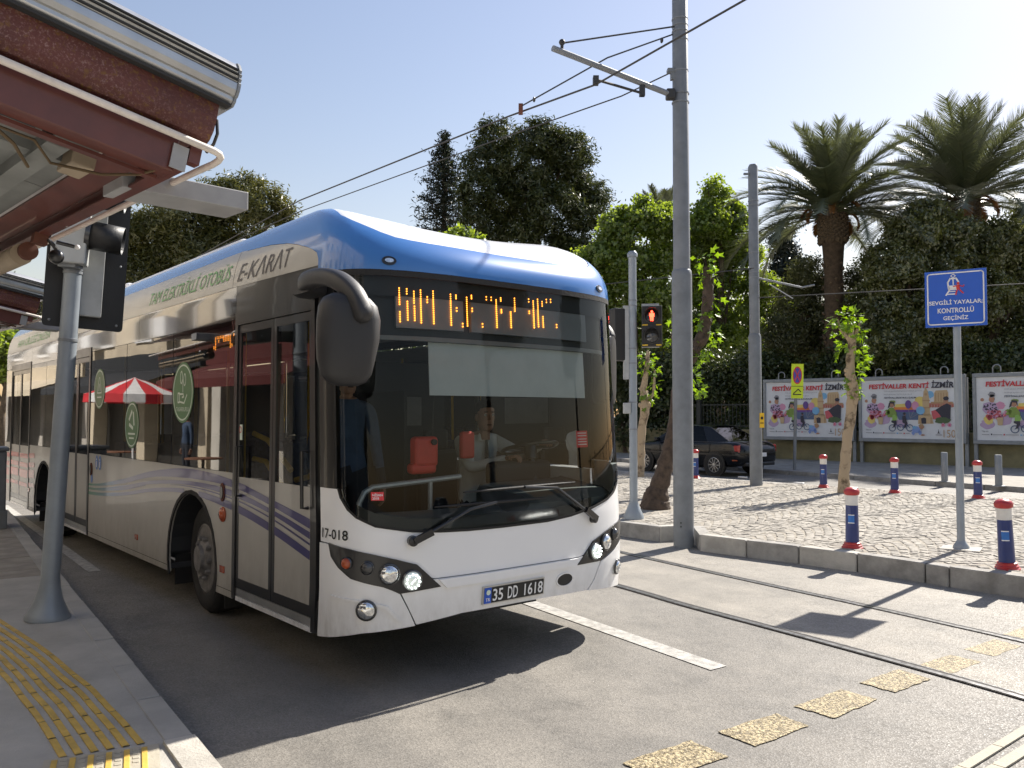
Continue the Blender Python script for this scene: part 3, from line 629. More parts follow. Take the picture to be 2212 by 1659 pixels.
patch('tow_hole', [circ(.385, .545, .078, .044, 20)], 'black', bp, .009); patch('tow_hole_rim', ringq(.385, .545, .082, .010, 22, .048), 'white_paint', bp, .014, .008)
pl = patch('number_plate', [rect(-.374, .174, .472, .594)], 'alu', bp, .022, .02)
patch('plate_face', [rect(-.305, .164, .480, .586)], 'plate_black', pl, .025); patch('plate_band', [rect(-.366, -.307, .480, .586)], 'plate_blue', pl, .025)
ptext('pl1', -.296, -.208, .492, .574, 'plate_number', 'white', pl, .0285); ptext('pl2', -.166, -.076, .492, .574, 'plate_letters', 'white', pl, .0285); ptext('pl3', -.016, .152, .492, .574, 'plate_number', 'white', pl, .0285); ptext('tr', -.356, -.318, .495, .517, 'country_code', 'white', pl, .0285)
patch('plate_seal', [circ(-.334, .555, .018, .018, 14)], 'sticker_line', pl, .0285)
ptext('num', -1.572, -1.312, .950, 1.014, 'fleet_number', 'black', None, .004)
patch('pillar', [rect(-1.598, -1.405, 1.274, 2.688)], 'busblack', off=.002, thick=.04); patch('pillar', [[(1.36, 1.365), (1.60, 1.365), (1.60, 2.688), (1.36, 2.688)]], 'busblack', off=.002, thick=.04)
patch('pillar', [rect(1.603, -sy(.73), 1.29, 2.56)], 'busblack', off=.001, thick=.04)
ws = [(s, h+.003) for s, h in ge[1:-3]] + [(1.352, 1.36), (1.352, 2.655), (-1.40, 2.655), (-1.40, 1.275)]
wsc = patch('windscreen', [ws], 'windscreen', off=.001)
patch('windscreen_gasket', stroke([(s, h) for s, h in ge[1:-3]], .016) + [rect(-1.412, -1.396, 1.28, 2.66), rect(1.346, 1.362, 1.33, 2.66), rect(-1.60, 1.60, 2.652, 2.692)], 'rubber', wsc, .004, .02)
lowf = [(s, h+.005) for s, h in ge[4:-7]]
patch('black_border', [lowf + [(s, max(h+.075, 1.075)) for s, h in reversed(lowf)]], 'busblack', wsc, -.002)
patch('inspection_sticker', [rect(-1.155, -1.075, 1.205, 1.258)], 'sticker_red', wsc, .004); ptext('nisan', -1.147, -1.083, 1.211, 1.252, 'sticker_print', 'white', wsc, .006)
patch('notice', [rect(.555, .685, 1.50, 1.625)], 'sticker_red', wsc, -.004)
patch('notice_print', [rect(.57, .67, h, h+.006) for h in (1.52, 1.54, 1.56, 1.585, 1.605)], 'white', wsc, -.002)
# ---- destination display just behind the glass
dsp = patch('destination_display', [rect(-.955, -.43, 2.322, 2.612), rect(-.365, .80, 2.322, 2.625)], 'display', off=-.05, thick=.03)
patch('display_box', [rect(-1.36, 1.34, 2.27, 2.66)], 'interior', off=-.085)
LED = [(-.928, 2.583, 2.476), (-.927, 2.425, 2.362), (-.874, 2.581, 2.549), (-.871, 2.497, 2.375), (-.822, 2.567, 2.49), (-.82, 2.468, 2.375), (-.772, 2.58, 2.362), (-.722, 2.538, 2.502), (-.676, 2.58, 2.362), (-.537, 2.57, 2.36), (-.492, 2.568, 2.545), (-.489, 2.48, 2.46),
  (-.442, 2.375, 2.355), (-.402, 2.56, 2.362), (-.36, 2.578, 2.556), (-.357, 2.487, 2.468), (-.27, 2.385, 2.364), (-.228, 2.58, 2.56), (-.184, 2.58, 2.56), (-.139, 2.566, 2.37), (-.096, 2.585, 2.562), (-.093, 2.50, 2.478), (-.006, 2.49, 2.378), (.034, 2.593, 2.50), (.17, 2.6, 2.58), (.172, 2.51, 2.495), (.214, 2.59, 2.392), (.258, 2.606, 2.402), (.303, 2.593, 2.56), (.306, 2.48, 2.402), (.348, 2.613, 2.592), (.392, 2.617, 2.597), (.445, 2.43, 2.41)]
for s, ha, hb in LED:
    n_ = max(2, round((ha-hb)/.0145)+1); b = MB()
    for i in range(n_):
        h = ha+(hb-ha)*i/(n_-1); c = BS(s, h)+BNor(s, h)*-.044; b.box(c, (.0065, .005, .0085))
    b.build('led_column', 'led', dsp)
patch('sun_blind', [rect(-.69, .83, 1.885, 2.243)], 'blind', off=-.11, thick=.006); patch('blind_roller', [rect(-1.33, 1.30, 2.243, 2.272)], 'interior_light', off=-.07, thick=.03)
# ---- marker lamps
for s, h in ((-1.005, 2.735), (.955, 2.738)):
    ml = patch('marker_lamp', [circ(s, h, .048, .020, 20)], 'busblack', off=.012, thick=.012); patch('marker_lens', [circ(s, h, .030, .010, 14)], 'lens', ml, .016)
# ---- side windows, stickers, stripes
for y0, y1 in ((2.05, 3.52), (3.535, 5.0), (5.015, 6.47), (7.81, 8.95), (8.965, 10.01), (11.62, BEND-.02)):
    patch('side_window', [side(y0, y1, 1.29, 2.50)], 'side_glass', off=.001)
patch('window_frame', [side(y-.03, y+.03, 1.285, 2.505) for y in (2.08, 3.527, 5.007, 6.44, 7.84, 8.957, 9.98, 11.64, BEND-.03)] + [side(2.05, 6.47, 2.47, 2.505), side(7.81, 10.0, 2.47, 2.505)], 'interior', off=-.012)
# waved stripes: purple at the front running into blue, green and, behind the wheel, red
m = bpy.data.materials.new('stripe'); m.use_nodes = True; MATS['stripe'] = m; n = m.node_tree.nodes; l = m.node_tree.links
tc = n.new('ShaderNodeTexCoord'); sx = n.new('ShaderNodeSeparateXYZ'); l.new(tc.outputs['Object'], sx.inputs[0]); mr = n.new('ShaderNodeMapRange'); mr.inputs[1].default_value = 0; mr.inputs[2].default_value = 12
l.new(sx.outputs['Y'], mr.inputs[0]); rp = n.new('ShaderNodeValToRGB'); l.new(mr.outputs[0], rp.inputs[0]); e = rp.color_ramp.elements
e[0].position = 0; e[0].color = (.028, .022, .115, 1); e[1].position = 1; e[1].color = (.55, .10, .08, 1)
for pos, c in ((.26, (.055, .045, .17)), (.40, (.07, .07, .2)), (.455, (.02, .11, .30)), (.515, (.015, .17, .10)), (.68, (.025, .20, .06)), (.78, (.50, .10, .08))):
    q = e.new(pos); q.color = (*c, 1)
p = n['Principled BSDF']; l.new(rp.outputs[0], p.inputs['Base Color']); p.inputs['Roughness'].default_value = .28; p.inputs['Coat Weight'].default_value = .3
ST = {.62: (1.035, .965, .945, .895, .868, .852, .815, .755), 1.36: (1.138, 1.09, 1.066, 1.03, 1.006, .994, .958, .898), 2.08: (1.234, 1.174, 1.15, 1.102, 1.09, 1.078, 1.054, .994), 3.04: (1.27, 1.186, 1.162, 1.126, 1.118, 1.11, 1.09, 1.048), 4.06: (1.198, 1.138, 1.102, 1.070, 1.068, 1.066, 1.03, .994),
      5.02: (1.066, 1.018, .994, .970, .968, .946, .922, .886), 6.28: (.934, .91, .886, .873, .871, .862, .838, .802), 7.8: (.93, .905, .885, .868, .866, .855, .83, .80)}
ys = sorted(ST)
def stv(y, k):
    for i in range(len(ys)-1):
        if ys[i] <= y <= ys[i+1]+1e-6:
            f = (y-ys[i])/(ys[i+1]-ys[i]); a, b_ = ST[ys[i]][k], ST[ys[i+1]][k]
            m0 = (ST[ys[i+1]][k]-ST[ys[max(i-1, 0)]][k])/(ys[i+1]-ys[max(i-1, 0)])*(ys[i+1]-ys[i]); j = min(i+2, len(ys)-1); m1 = (ST[ys[j]][k]-a)/(ys[j]-ys[i])*(ys[i+1]-ys[i])
            return (2*f**3-3*f*f+1)*a+(f**3-2*f*f+f)*m0+(-2*f**3+3*f*f)*b_+(f**3-f*f)*m1
def in_arch(y, h): return any((y-c)**2+(h-.47)**2 < .62**2 for c in (YA, YB_))
def stripes(y0, y1, parent, off):
    for a, b_ in ((0, 1), (2, 3), (4, 5), (6, 7)):
        polys = []; n_ = max(2, int((y1-y0)/.12))
        for i in range(n_):
            ya, yb = y0+(y1-y0)*i/n_, y0+(y1-y0)*(i+1)/n_
            q = [(sy(yb), stv(yb, b_)), (sy(ya), stv(ya, b_)), (sy(ya), stv(ya, a)), (sy(yb), stv(yb, a))]
            if abs(q[2][1]-q[1][1]) < .004:
                if polys: patch('stripe', polys, 'stripe', parent, off); polys = []
                continue
            if in_arch((ya+yb)/2, stv((ya+yb)/2, b_)): q[0] = (q[0][0], max(q[0][1], 1.092)); q[1] = (q[1][0], max(q[1][1], 1.092))
            if q[2][1] > q[1][1] and q[3][1] > q[0][1]: polys.append(q)
            elif polys: patch('stripe', polys, 'stripe', parent, off); polys = []
        if polys: patch('stripe', polys, 'stripe', parent, off)
stripes(2.06, 6.47, None, .004)
for h0, h1 in ((1.10, 1.17), (.96, 1.03), (.80, .92), (.66, .72)):
    patch('stripe', [side(y, y+.2, h0-.03*(y-9.55), h1-.03*(y-9.55)) for y in (9.62, 9.82)], 'stripe', None, .004); patch('stripe', [side(11.62, 12.08, h0-.06, h1-.06)], 'stripe', None, .004); [patch('stripe', [side(a_, c_, h0-.03, h1-.03)], 'stripe', None, .0015) for a_, c_ in ((10.14, 10.76), (10.87, 11.49))]
ptext('tam', -5.36, -3.24, 2.800, 2.928, 'lettering', 'green_text', None, .005); ptext('ekarat', -3.08, -2.06, 2.775, 2.885, 'lettering', 'grey_text', None, .005)
ptext('ozel', -12.3, -9.9, 2.80, 2.92, 'lettering', 'green_text', None, .005)
def sticker(y, z, r, icon, txt):
    s = sy(y); o = patch('round_sticker', [circ(s, z, r, r, 36)], 'sticker_green', None, .004); patch('sticker_rim', ringq(s, z, r*.90, r*.055, 36), 'sticker_line', o, .006)
    if icon == 'hand':
        q = stroke([(s-.45*r, z-.32*r), (s-.45*r, z-.02*r), (s-.30*r, z-.02*r), (s-.30*r, z-.32*r)], r*.06, True) + stroke([(s-.28*r, z-.05*r), (s+.05*r, z-.05*r), (s+.1*r, z-.14*r), (s-.05*r, z-.16*r)], r*.06) + stroke([(s-.28*r, z-.3*r), (s+.15*r, z-.35*r), (s+.4*r, z-.08*r)], r*.06)
        q += stroke([(s+.02*r, z+.02*r), (s, z+.3*r), (s-.02*r, z+.42*r)], r*.05) + stroke(circ(s-.15*r, z+.5*r, .1*r, .2*r, 14), r*.05, True) + stroke(circ(s+.17*r, z+.42*r, .1*r, .19*r, 14), r*.05, True)
    elif icon == 'rec':
        q = []
        for k in range(3):
            a = 2*math.pi*k/3+math.pi/2; a2 = a+2*math.pi/3*.72; p0 = (s+.38*r*math.cos(a), z+.2*r+.38*r*math.sin(a)); p1 = (s+.38*r*math.cos(a2), z+.2*r+.38*r*math.sin(a2)); q += stroke([p0, p1], r*.15)
        q += [rect(s-.5*r, s+.5*r, z-.42*r, z-.34*r), rect(s-.35*r, s+.35*r, z-.6*r, z-.53*r)]
    else:
        q = stroke([(s-.38*r, z-.2*r), (s-.06*r, z+.55*r), (s+.06*r, z+.55*r), (s+.38*r, z-.2*r)], r*.06, True) + stroke([(s-.15*r, z-.1*r), (s, z+.25*r), (s+.15*r, z-.1*r)], r*.05)
        q += [rect(s-.4*r, s+.4*r, z-.45*r, z-.38*r)]
    patch('sticker_icon', q, 'sticker_line', o, .006)
    if txt: ptext(txt, s-.6*r, s+.6*r, z-.62*r, z-.48*r, 'sticker_word', 'sticker_line', o, .006)
sticker(3.236, 1.947, .275, 'hand', 'tas'); sticker(4.77, 1.64, .245, 'rec', None); sticker(6.07, 2.046, .235, 'tri', None)
for y, z, r in ((2.25, 1.12, .075), (6.36, 1.10, .075)):
    o = patch('door_button', [circ(sy(y), z, r*.62, r, 20)], 'rust_brown', None, .012, .012); patch('button_face', [circ(sy(y), z, r*.40, r*.7, 18)], 'busblack', o, .018, .006)
lens(sy(2.245), .942, .055, 'amber', bus, 'side_turn_signal', 0, 'amber')
for y, z in ((2.245, .50), (4.55, .50), (10.0, .6)): patch('side_reflector', [side(y-.045, y+.045, z-.025, z+.03)], 'amber', None, .008, .008)
for y in (6.12, 5.98): patch('pictogram', [circ(sy(y), 1.19, .055, .085, 18)], 'sticker_blue', None, .004); patch('pictogram_mark', [circ(sy(y), 1.225, .012, .014, 10), rect(sy(y)-.012, sy(y)+.016, 1.135, 1.205)], 'white', None, .006)
patch('pictogram', [circ(sy(6.33), .99, .045, .05, 18)], 'sticker_blue', None, .004)
# ---- doors
def door(y0, y1, handles, first):
    mid = (y0+y1)/2; d = patch('door', [side(y0, y0+.055, .31, 2.56), side(y1-.055, y1, .31, 2.56), side(y0+.055, y1-.055, 2.455, 2.56)], 'busblack', off=.008, thick=.05)
    patch('door_step', [side(y0+.06, y1-.06, .335, .395)], 'alu', d, -.004, .02); patch('door_sill', [side(y0+.06, y1-.06, .30, .333)], 'white_paint', d, .0, .03)
    for a, c in ((y0+.06, mid-.004), (mid+.004, y1-.06)):
        lf = patch('door_leaf', [side(a, a+.045, .40, 2.45), side(c-.045, c, .40, 2.45), side(a+.045, c-.045, 2.39, 2.45), side(a+.045, c-.045, .40, .475)], 'busblack', d, -.002, .035)
        patch('door_glass', [side(a+.045, c-.045, 1.262, 2.39)], 'door_glass', lf, -.01); patch('leaf_panel', [side(a+.045, c-.045, .475, 1.262)], 'shaded_dusty_white', lf, -.004)
        if first: stripes(a+.047, c-.047, lf, -.001)
        b = MB(); p0 = BS(sy(c-.1 if c > mid+.1 else a+.07), 1.12); p1 = BS(sy(c-.1 if c > mid+.1 else a+.07), 1.50); nn = Vector((-1, 0, 0))*.045
        b.tube([p0, p0+nn, p1+nn, p1], .013, 8)
        if handles: b.build('door_handle', 'busblack', lf, True)
    return d
d1 = door(.615, 2.04, True, True); patch('door_notice', [side(1.885, 1.955, 1.55, 1.67)], 'sticker_line', d1, -.003); patch('notice_ring', ringq(sy(1.92), 1.63, .022, .006, 16), 'sticker_red', d1, -.001)
door(6.485, 7.795, False, False); door(10.03, 11.60, False, False)
# ---- wheels
def wheel(y, x=-1.13):
    w = bpy.data.objects.new('wheel', None); col.objects.link(w); w.parent = bus; w.location = (x, y, .482); ax = (-1 if x < 0 else 1, 0, 0); w.rotation_euler.z = R(-4) if y < 5 else 0
    b = MB(); b.lathe([(.29, -.26), (.44, -.27), (.478, -.24), (.482, -.13), (.478, -.02), (.44, .02), (.33, .03), (.30, .015), (.29, -.02)], (0, 0, 0), 40, ax, caps=False); b.build('tyre', 'rubber', w, True)
    b = MB(); b.lathe([(.30, .015), (.285, .02), (.27, -.06), (.20, -.09), (.19, -.03), (.165, .03), (.12, .055), (.11, .085), (.02, .09)], (0, 0, 0), 32, ax)
    a = Vector((0, 1, 0)); c = Vector((0, 0, 1))
    for k in range(10):
        q = 2*math.pi*k/10; p = (a*math.cos(q)+c*math.sin(q))*.175; b.lathe([(.024, -.02), (.024, .05), (.014, .062)], p+Vector(ax)*-.005, 6, ax)
        p = (a*math.cos(q+.3)+c*math.sin(q+.3))*.24; b.lathe([(.022, -.10), (.022, -.055), (.012, -.05)], p, 6, ax)
    b.build('rim', 'hub', w, True)
for y in (YA, YB_): wheel(y); wheel(y, 1.13)
for y, x in ((YA, -1), (YB_, -1)):
    b = MB(); n_ = 14
    for k in range(n_):
        q0, q1 = math.pi*k/n_, math.pi*(k+1)/n_; r0 = .60
        b.add([(-1.26, y+r0*math.cos(q0), .47+r0*math.sin(q0)), (-1.26, y+r0*math.cos(q1), .47+r0*math.sin(q1)), (-.7, y+r0*math.cos(q1), .47+r0*math.sin(q1)), (-.7, y+r0*math.cos(q0), .47+r0*math.sin(q0))], [(0, 1, 2, 3)])
    b.add([(-.7, y-.6, .2), (-.7, y+.6, .2), (-.7, y+.6, 1.1), (-.7, y-.6, 1.1)], [(0, 1, 2, 3)]); b.build('wheel_well', 'interior', bus, fix=False)
    b = MB(); b.box((-1.05, y-.60, .30), (.30, .012, .30)); b.build('mud_flap', 'rubber', bus); b = MB(); b.box((-1.05, y+.62, .30), (.30, .012, .28)); b.build('mud_flap', 'rubber', bus)
# ---- interior
fo = [BS(s, .5)*.992+Vector((0, .03, 0)) for s in [x*.1 for x in range(-16, 17)]]; b = MB(); b.prism([(p.x, p.y) for p in fo]+[(1.262, .9), (-1.262, .9)], Matrix.Translation((0, 0, .47)), .05); b.box((0, (.8+YA-.6)/2, .345), (2.54, YA-.6-.8, .05)); b.box((0, .82, .42), (2.44, .04, .2))
for y0, y1, w_ in ((YA-.6, YA+.6, .69), (YA+.6, YB_-.6, 1.270), (YB_-.6, YB_+.6, .69), (YB_+.6, 12.05, 1.270)): b.box((0, (y0+y1)/2, .34), (2*w_, y1-y0, .05)); b.box((0, (y0+y1)/2, .345), (1.44, y1-y0, .03))
b.build('floor', 'bus_floor', bus)
patch('roof_light_blocker', [rect(sy(BEND), -sy(BEND), 2.53, TOP)], 'interior', off=-.045)  # unseen dark inner sheet, added to stop sun leaking through gaps in the body
for ym in (1.4,):
    b = MB(); b.box((.15, ym, .30), (1.0, 1.6, .10)); b.build('axle_housing', 'interior', bus)
b = MB(); b.box((0, 6.5, 2.60), (2.40, 10.8, .04)); b.build('ceiling', 'interior_light', bus)
b = MB(); b.box((0, 11.85, 1.4), (2.3, .05, 2.3)); b.build('rear_bulkhead', 'interior', bus)
dpts = [(s/10, .0) for s in range(-11, 13)]
b = MB(); vs_ = []
for i, s in enumerate([x/10 for x in range(-10, 13)]):
    f = BS(s, 1.08); top = 1.16 if s > .05 else 1.03; d_ = .62 if s > .05 else .34
    vs_ += [(f.x*.97, f.y+.05, .5), (f.x*.97, f.y+.05, top-.05), (f.x*.95, f.y+.12, top), (f.x*.95, f.y+d_, top+.06), (f.x*.95, f.y+d_+.05, top), (f.x*.95, f.y+d_+.05, .5)]
n_ = len(vs_)//6; b.add(vs_, [(i*6+j, i*6+j+1, i*6+6+j+1, i*6+6+j) for i in range(n_-1) for j in range(5)]); b.build('dashboard', 'dash', bus, True)
b = MB(); b.box((.62, .78, 1.27), (.62, .16, .20)); b.build('instrument_binnacle', 'interior', bus, bevel=.05, seg=3)
b = MB(); cw = Vector((.74, .78, 1.475)); ax = Vector((0, .22, .97)).normalized(); a = Vector((1, 0, 0)); c = ax.cross(a)
b.tube([cw+(a*math.cos(2*math.pi*k/28)+c*math.sin(2*math.pi*k/28))*.23 for k in range(29)], .016, 8, False); b.tube([cw-a*.23, cw+c*.03, cw+a*.23], .014, 6); b.lathe([(.05, -.1), (.06, 0), (.05, .02)], cw, 14, ax); b.tube([cw, cw-ax*.4], .03, 8); b.build('steering_wheel', 'busblack', bus, True)
def bseat(x, y, m, nm='seat'):
    b = MB(); b.box((x, y, .80), (.42, .42, .10)); b.box((x, y+.22, 1.12), (.42, .09, .62)); b.box((x, y+.1, .55), (.1, .1, .45)); b.build(nm, m, bus, bevel=.035)
bseat(.55, 1.62, 'interior', 'driver_seat'); b = MB(); b.box((.55, 1.88, 1.52), (.26, .08, .18)); b.build('headrest', 'interior', bus, bevel=.03)
for y in (3.6, 4.4, 5.2, 6.0, 8.4, 9.2): 
    for x in (.55, 1.0): bseat(x, y, 'seat_fabric')
for y in (4.2, 5.0, 5.8, 8.3): bseat(-.9, y, 'seat_fabric')
for x, y in ((-.55, 2.2), (-.55, 3.6), (.3, 3.4), (-.5, 5.1), (.3, 6.2), (-.5, 6.4), (-.5, 7.9), (.3, 8.8)):
    b = MB(); b.tube([(x, y, .36), (x, y, 2.58)], .018, 8); b.build('stanchion', 'yellow_rail', bus, True)
for p in ([(-1.16, 1.93, 1.60), (-1.10, 1.80, 1.55), (-1.08, 1.42, 1.33)], [(-1.16, 1.93, 1.40), (-1.10, 1.83, 1.38), (-1.08, 1.42, 1.12)], [(-1.16, .72, 1.50), (-1.1, .78, 1.45), (-1.08, 1.12, 1.30), (-1.12, 1.26, 1.27)]):
    b = MB(); b.tube(p, .021, 8); b.build('door_grab_rail', 'yellow_rail', bus, True)
b = MB(); b.tube([(-1.0, .55, .60), (-1.0, .55, 1.15), (-.96, .55, 1.22), (-.90, .55, 1.25), (-.15, .55, 1.29)], .020, 8); b.build('grab_rail', 'grey_rail', bus, True)
b = MB(); b.tube([(-.42, .55, .62), (-.42, .55, 1.27)], .018, 8); b.build('rail_post', 'grey_rail', bus, True)
b = MB(); b.box((-.44, .60, 1.48), (.20, .10, .22)); b.box((-.46, .60, 1.36), (.22, .09, .08)); b.build('ticket_machine', 'red_plastic', bus, bevel=.03, seg=3)
b = MB(); b.tube([(-.40, .55, 1.60), (-.40, .53, 1.95)], .004, 5); b.lathe([(.022, 0), (.022, .02)], (-.40, .54, 1.55), 12, (0, -1, 0)); b.build('hanging_cord', 'black', bus)
b = MB(); b.box((.25, 1.0, 1.50), (.13, .06, .22)); b.build('fare_reader', 'red_plastic', bus, bevel=.02)
b = MB(); b.box((.08, 2.15, 1.2), (.03, 1.0, 1.5)); b.box((.55, 2.45, 1.35), (1.0, .03, 1.8)); b.build('cab_partition', 'interior', bus)
b = MB(); b.box((.45, 2.42, 1.78), (.62, .01, .28)); b.build('cab_window', 'interior_light', bus)
# ---- wipers
def wiper(pivot, elbow, b0, b1):
    f = lambda q, o: BS(*q)+BNor(*q)*o
    b = MB(); b.lathe([(.034, 0), (.034, .035), (.02, .045)], f(pivot, .0), 14, BNor(*pivot)); b.beam(f(pivot, .045), f(((pivot[0]*.7+elbow[0]*.3), pivot[1]*.7+elbow[1]*.3), .05), .042, .028, BNor(*pivot)); b.tube([f(pivot, .045), f(elbow, .05), f(((b0[0]+b1[0])/2, (b0[1]+b1[1])/2), .045)], .011, 8); w = b.build('wiper', 'busblack', bus, True)
    b = MB(); b.tube([f((b0[0]+(b1[0]-b0[0])*k/8, b0[1]+(b1[1]-b0[1])*k/8), .022+.012*math.sin(math.pi*k/8)) for k in range(9)], [.004, .008, .010, .011, .011, .011, .010, .008, .004], 6); b.build('wiper_blade', 'rubber', w, True)
wiper((-.90, .945), (-.50, 1.120), (-.75, 1.150), (.188, 1.152)); wiper((.69, .962), (.28, 1.215), (-.53, 1.232), (.488, 1.246))
# ---- mirrors
def sweep(mb, secs):                               # loft of closed sections
    n = len(secs[0]); vs = [p for s in secs for p in s]; k = len(secs)
    fs = [(i*n+j, i*n+(j+1) % n, (i+1)*n+(j+1) % n, (i+1)*n+j) for i in range(k-1) for j in range(n)]
    fs += [tuple(range(n-1, -1, -1)), tuple((k-1)*n+j for j in range(n))]; mb.add(vs, fs)
def rsec(c, u, v, a, b_, n=16, p=3.2):
    c = Vector(c); u = Vector(u); v = Vector(v); o = []
    for i in range(n):
        t = 2*math.pi*i/n; x = math.copysign(abs(math.cos(t))**(2/p), math.cos(t)); y = math.copysign(abs(math.sin(t))**(2/p), math.sin(t)); o.append(c+u*a*x+v*b_*y)
    return o
def arm(mb, pts, ra, rb):
    pts = [Vector(p) for p in pts]; P = []
    for i in range(len(pts)-1):
        a, b, c, d = pts[max(i-1, 0)], pts[i], pts[i+1], pts[min(i+2, len(pts)-1)]
        for j in range(6):
            t = j/6; P.append(.5*((2*b)+(c-a)*t+(2*a-5*b+4*c-d)*t*t+(3*b-a-3*c+d)*t**3))
    P.append(pts[-1]); secs = []; n = len(P)
    for i, p in enumerate(P):
        t = (P[min(i+1, n-1)]-P[max(i-1, 0)]).normalized(); u = t.cross(Vector((-1, 0, .0))).normalized(); v = t.cross(u).normalized(); k = min(1, (n-1-i)/3+.45)
        secs.append(rsec(p, u, v, ra*k, rb*k))
    sweep(mb, secs)
for sg in (-1, 1):
    mk = bpy.data.objects.new('mirror', None); col.objects.link(mk); mk.parent = bus
    X = lambda x: x if sg < 0 else -x
    if sg < 0:
        b = MB(); sweep(b, [rsec((-1.27, .66, 2.60), (0, 1, 0), (0, 0, 1), .15, .072, 16, 5), rsec((-1.36, .62, 2.60), (0, 1, 0), (0, 0, 1), .16, .074, 16, 5), rsec((-1.44, .56, 2.60), (0, 1, 0), (0, 0, 1), .14, .068, 16, 5)]); b.build('mirror_bracket', 'mirror_plastic', mk, True)
        b = MB(); arm(b, [(-1.38, .60, 2.60), (-1.45, .40, 2.60), (-1.475, .16, 2.585), (-1.475, -.04, 2.535), (-1.45, -.18, 2.43), (-1.42, -.24, 2.28)], .056, .055); b.build('mirror_arm', 'mirror_plastic', mk, True)
        zs = [(1.915, .06, .04, -1.455), (1.935, .11, .07, -1.46), (1.98, .148, .095, -1.465), (2.07, .17, .11, -1.465), (2.18, .184, .115, -1.455), (2.30, .186, .115, -1.45), (2.38, .172, .105, -1.455), (2.43, .135, .085, -1.465), (2.455, .08, .05, -1.47)]
        b = MB(); sweep(b, [rsec((x, -.10, z), (.93, -.36, 0), (.36, .93, 0), a, b_, 22, 2.7) for z, a, b_, x in zs]); hd = b.build('mirror_head', 'mirror_plastic', mk, True)
        M = frame((-1.415, .012, 2.0), (-.93, .36, 0), (0, 0, 1)); b = MB(); b.prism([(-.14, .0), (.14, .0), (.16, .2), (.15, .38), (-.15, .38), (-.16, .2)], M, .006); b.build('mirror_glass', 'chrome', hd)
    else:
        b = MB(); arm(b, [(1.24, .62, 2.52), (1.34, .56, 2.52), (1.38, .50, 2.46), (1.38, .46, 2.38)], .05, .045); b.build('mirror_arm', 'mirror_plastic', mk, True)
        b = MB(); sweep(b, [rsec((1.30, .46, z), (.93, .36, 0), (-.36, .93, 0), a, .09, 18, 3) for z, a in ((1.84, .05), (1.87, .09), (1.95, .115), (2.15, .125), (2.30, .12), (2.38, .10), (2.41, .05))]); b.build('mirror_head', 'mirror_plastic', mk, True)
b = MB(); b.box((-1.22, 2.35, 2.36), (.012, .75, .16)); rd = b.build('route_display', 'display', bus)
for k in range(16):
    y = 2.08+.036*k; hs = random.choice(((2.30, 2.42), (2.31, 2.33), (2.36, 2.42), (2.39, 2.42))); n_ = max(2, int((hs[1]-hs[0])/.014)); b = MB()
    for i in range(n_): b.box((-1.228, y, hs[0]+.014*i), (.004, .008, .009))
    b.build('led_column', 'led', rd)

# ------------------------------------------------------------------ the driver (and the other figures)
mat('skin', (.33, .185, .125), .55, var=.08, scale=12); mat('shirt_white', (.60, .60, .58), .85, var=.06, scale=9, bump=.2, bscale=20); mat('cloth_dark', (.022, .025, .035), .9); mat('hair', (.010, .008, .007), .85, bump=.5, bscale=120, spec=.08)
mat('cloth_blue', (.05, .08, .14), .9, var=.2); mat('eye', (.65, .63, .6), .3)
def figure(name, label, cat, J, E, regions, head, face, parent_loc, rz, hair='hair'):
    """J: joints (x, y, z, r), E: edges; regions(co) -> material slot; head: centre; face: unit vector the face looks along"""
    t = thing(name, label, cat, parent_loc, rz)
    me = skin_figure(J, E, 2); mats = ['skin', 'shirt', 'trousers']
    return t, me
def add_head(t, c, f, up=(0, 0, 1), body_mats=None, s=1.0, hairm='hair'):
    c = Vector(c); f = Vector(f).normalized(); u = Vector(up); r = f.cross(u).normalized(); u = r.cross(f)
    def P(x, y, z): return c+(r*x+f*y+u*z)*s            # right, forward, up
    b = MB(); n = 18; secs = []                           # jaw to crown
    for z, a, d, o in ((-.125, .030, .032, .035), (-.115, .048, .052, .028), (-.09, .062, .072, .016), (-.06, .068, .082, .010), (-.02, .073, .090, .004), (.02, .075, .094, 0), (.06, .074, .096, -.003), (.09, .066, .088, -.006), (.113, .048, .064, -.008), (.125, .020, .028, -.008)):
        secs.append([P(a*math.sin(2*math.pi*i/n), o+d*math.cos(2*math.pi*i/n), z) for i in range(n)])
    sweep(b, secs)
    b.add([P(-.011, .088, .015), P(.011, .088, .015), P(.017, .092, -.035), P(-.017, .092, -.035), P(0, .118, -.03), P(0, .096, .02)], [(0, 5, 4, 3), (5, 1, 2, 4), (3, 4, 2)])     # nose
    for sg in (-1, 1): sweep(b, [[P(sg*(.072+k*.012)+0, -.005+.020*math.cos(q*1.05), -.012+.032*math.sin(q*1.05)) for q in range(6)] for k in range(2)])
    sweep(b, [[P(.048*math.cos(q*.785), -.005+.05*math.sin(q*.785), z) for q in range(8)] for z in (-.20, -.08)])
    h = b.build('head', 'skin', t, True)
    b = MB()
    for sg in (-1, 1): b.sphere(P(sg*.032, .082, .012), .012*s, 8, 6)
    b.build('eyes', 'eye', h, True); b = MB()
    for sg in (-1, 1): b.sphere(P(sg*.032, .0925, .012), .0055*s, 8, 6); b.box(P(sg*.033, .093, .036), (.032*s, .008, .007))
    b.box(P(0, .091, -.072), (.045*s, .006, .007)); b.build('features', hairm, h)
    b = MB(); secs = []
    for z, a, d, o in ((-.05, .070, .050, -.052), (0, .078, .068, -.034), (.045, .080, .090, -.014), (.08, .077, .098, -.008), (.108, .062, .080, -.010), (.130, .038, .050, -.012), (.138, .012, .016, -.012)):
        secs.append([P(a*math.sin(2*math.pi*i/n), o+d*math.cos(2*math.pi*i/n), z) for i in range(n)])
    sweep(b, secs); b.build('hair', hairm, t, True)
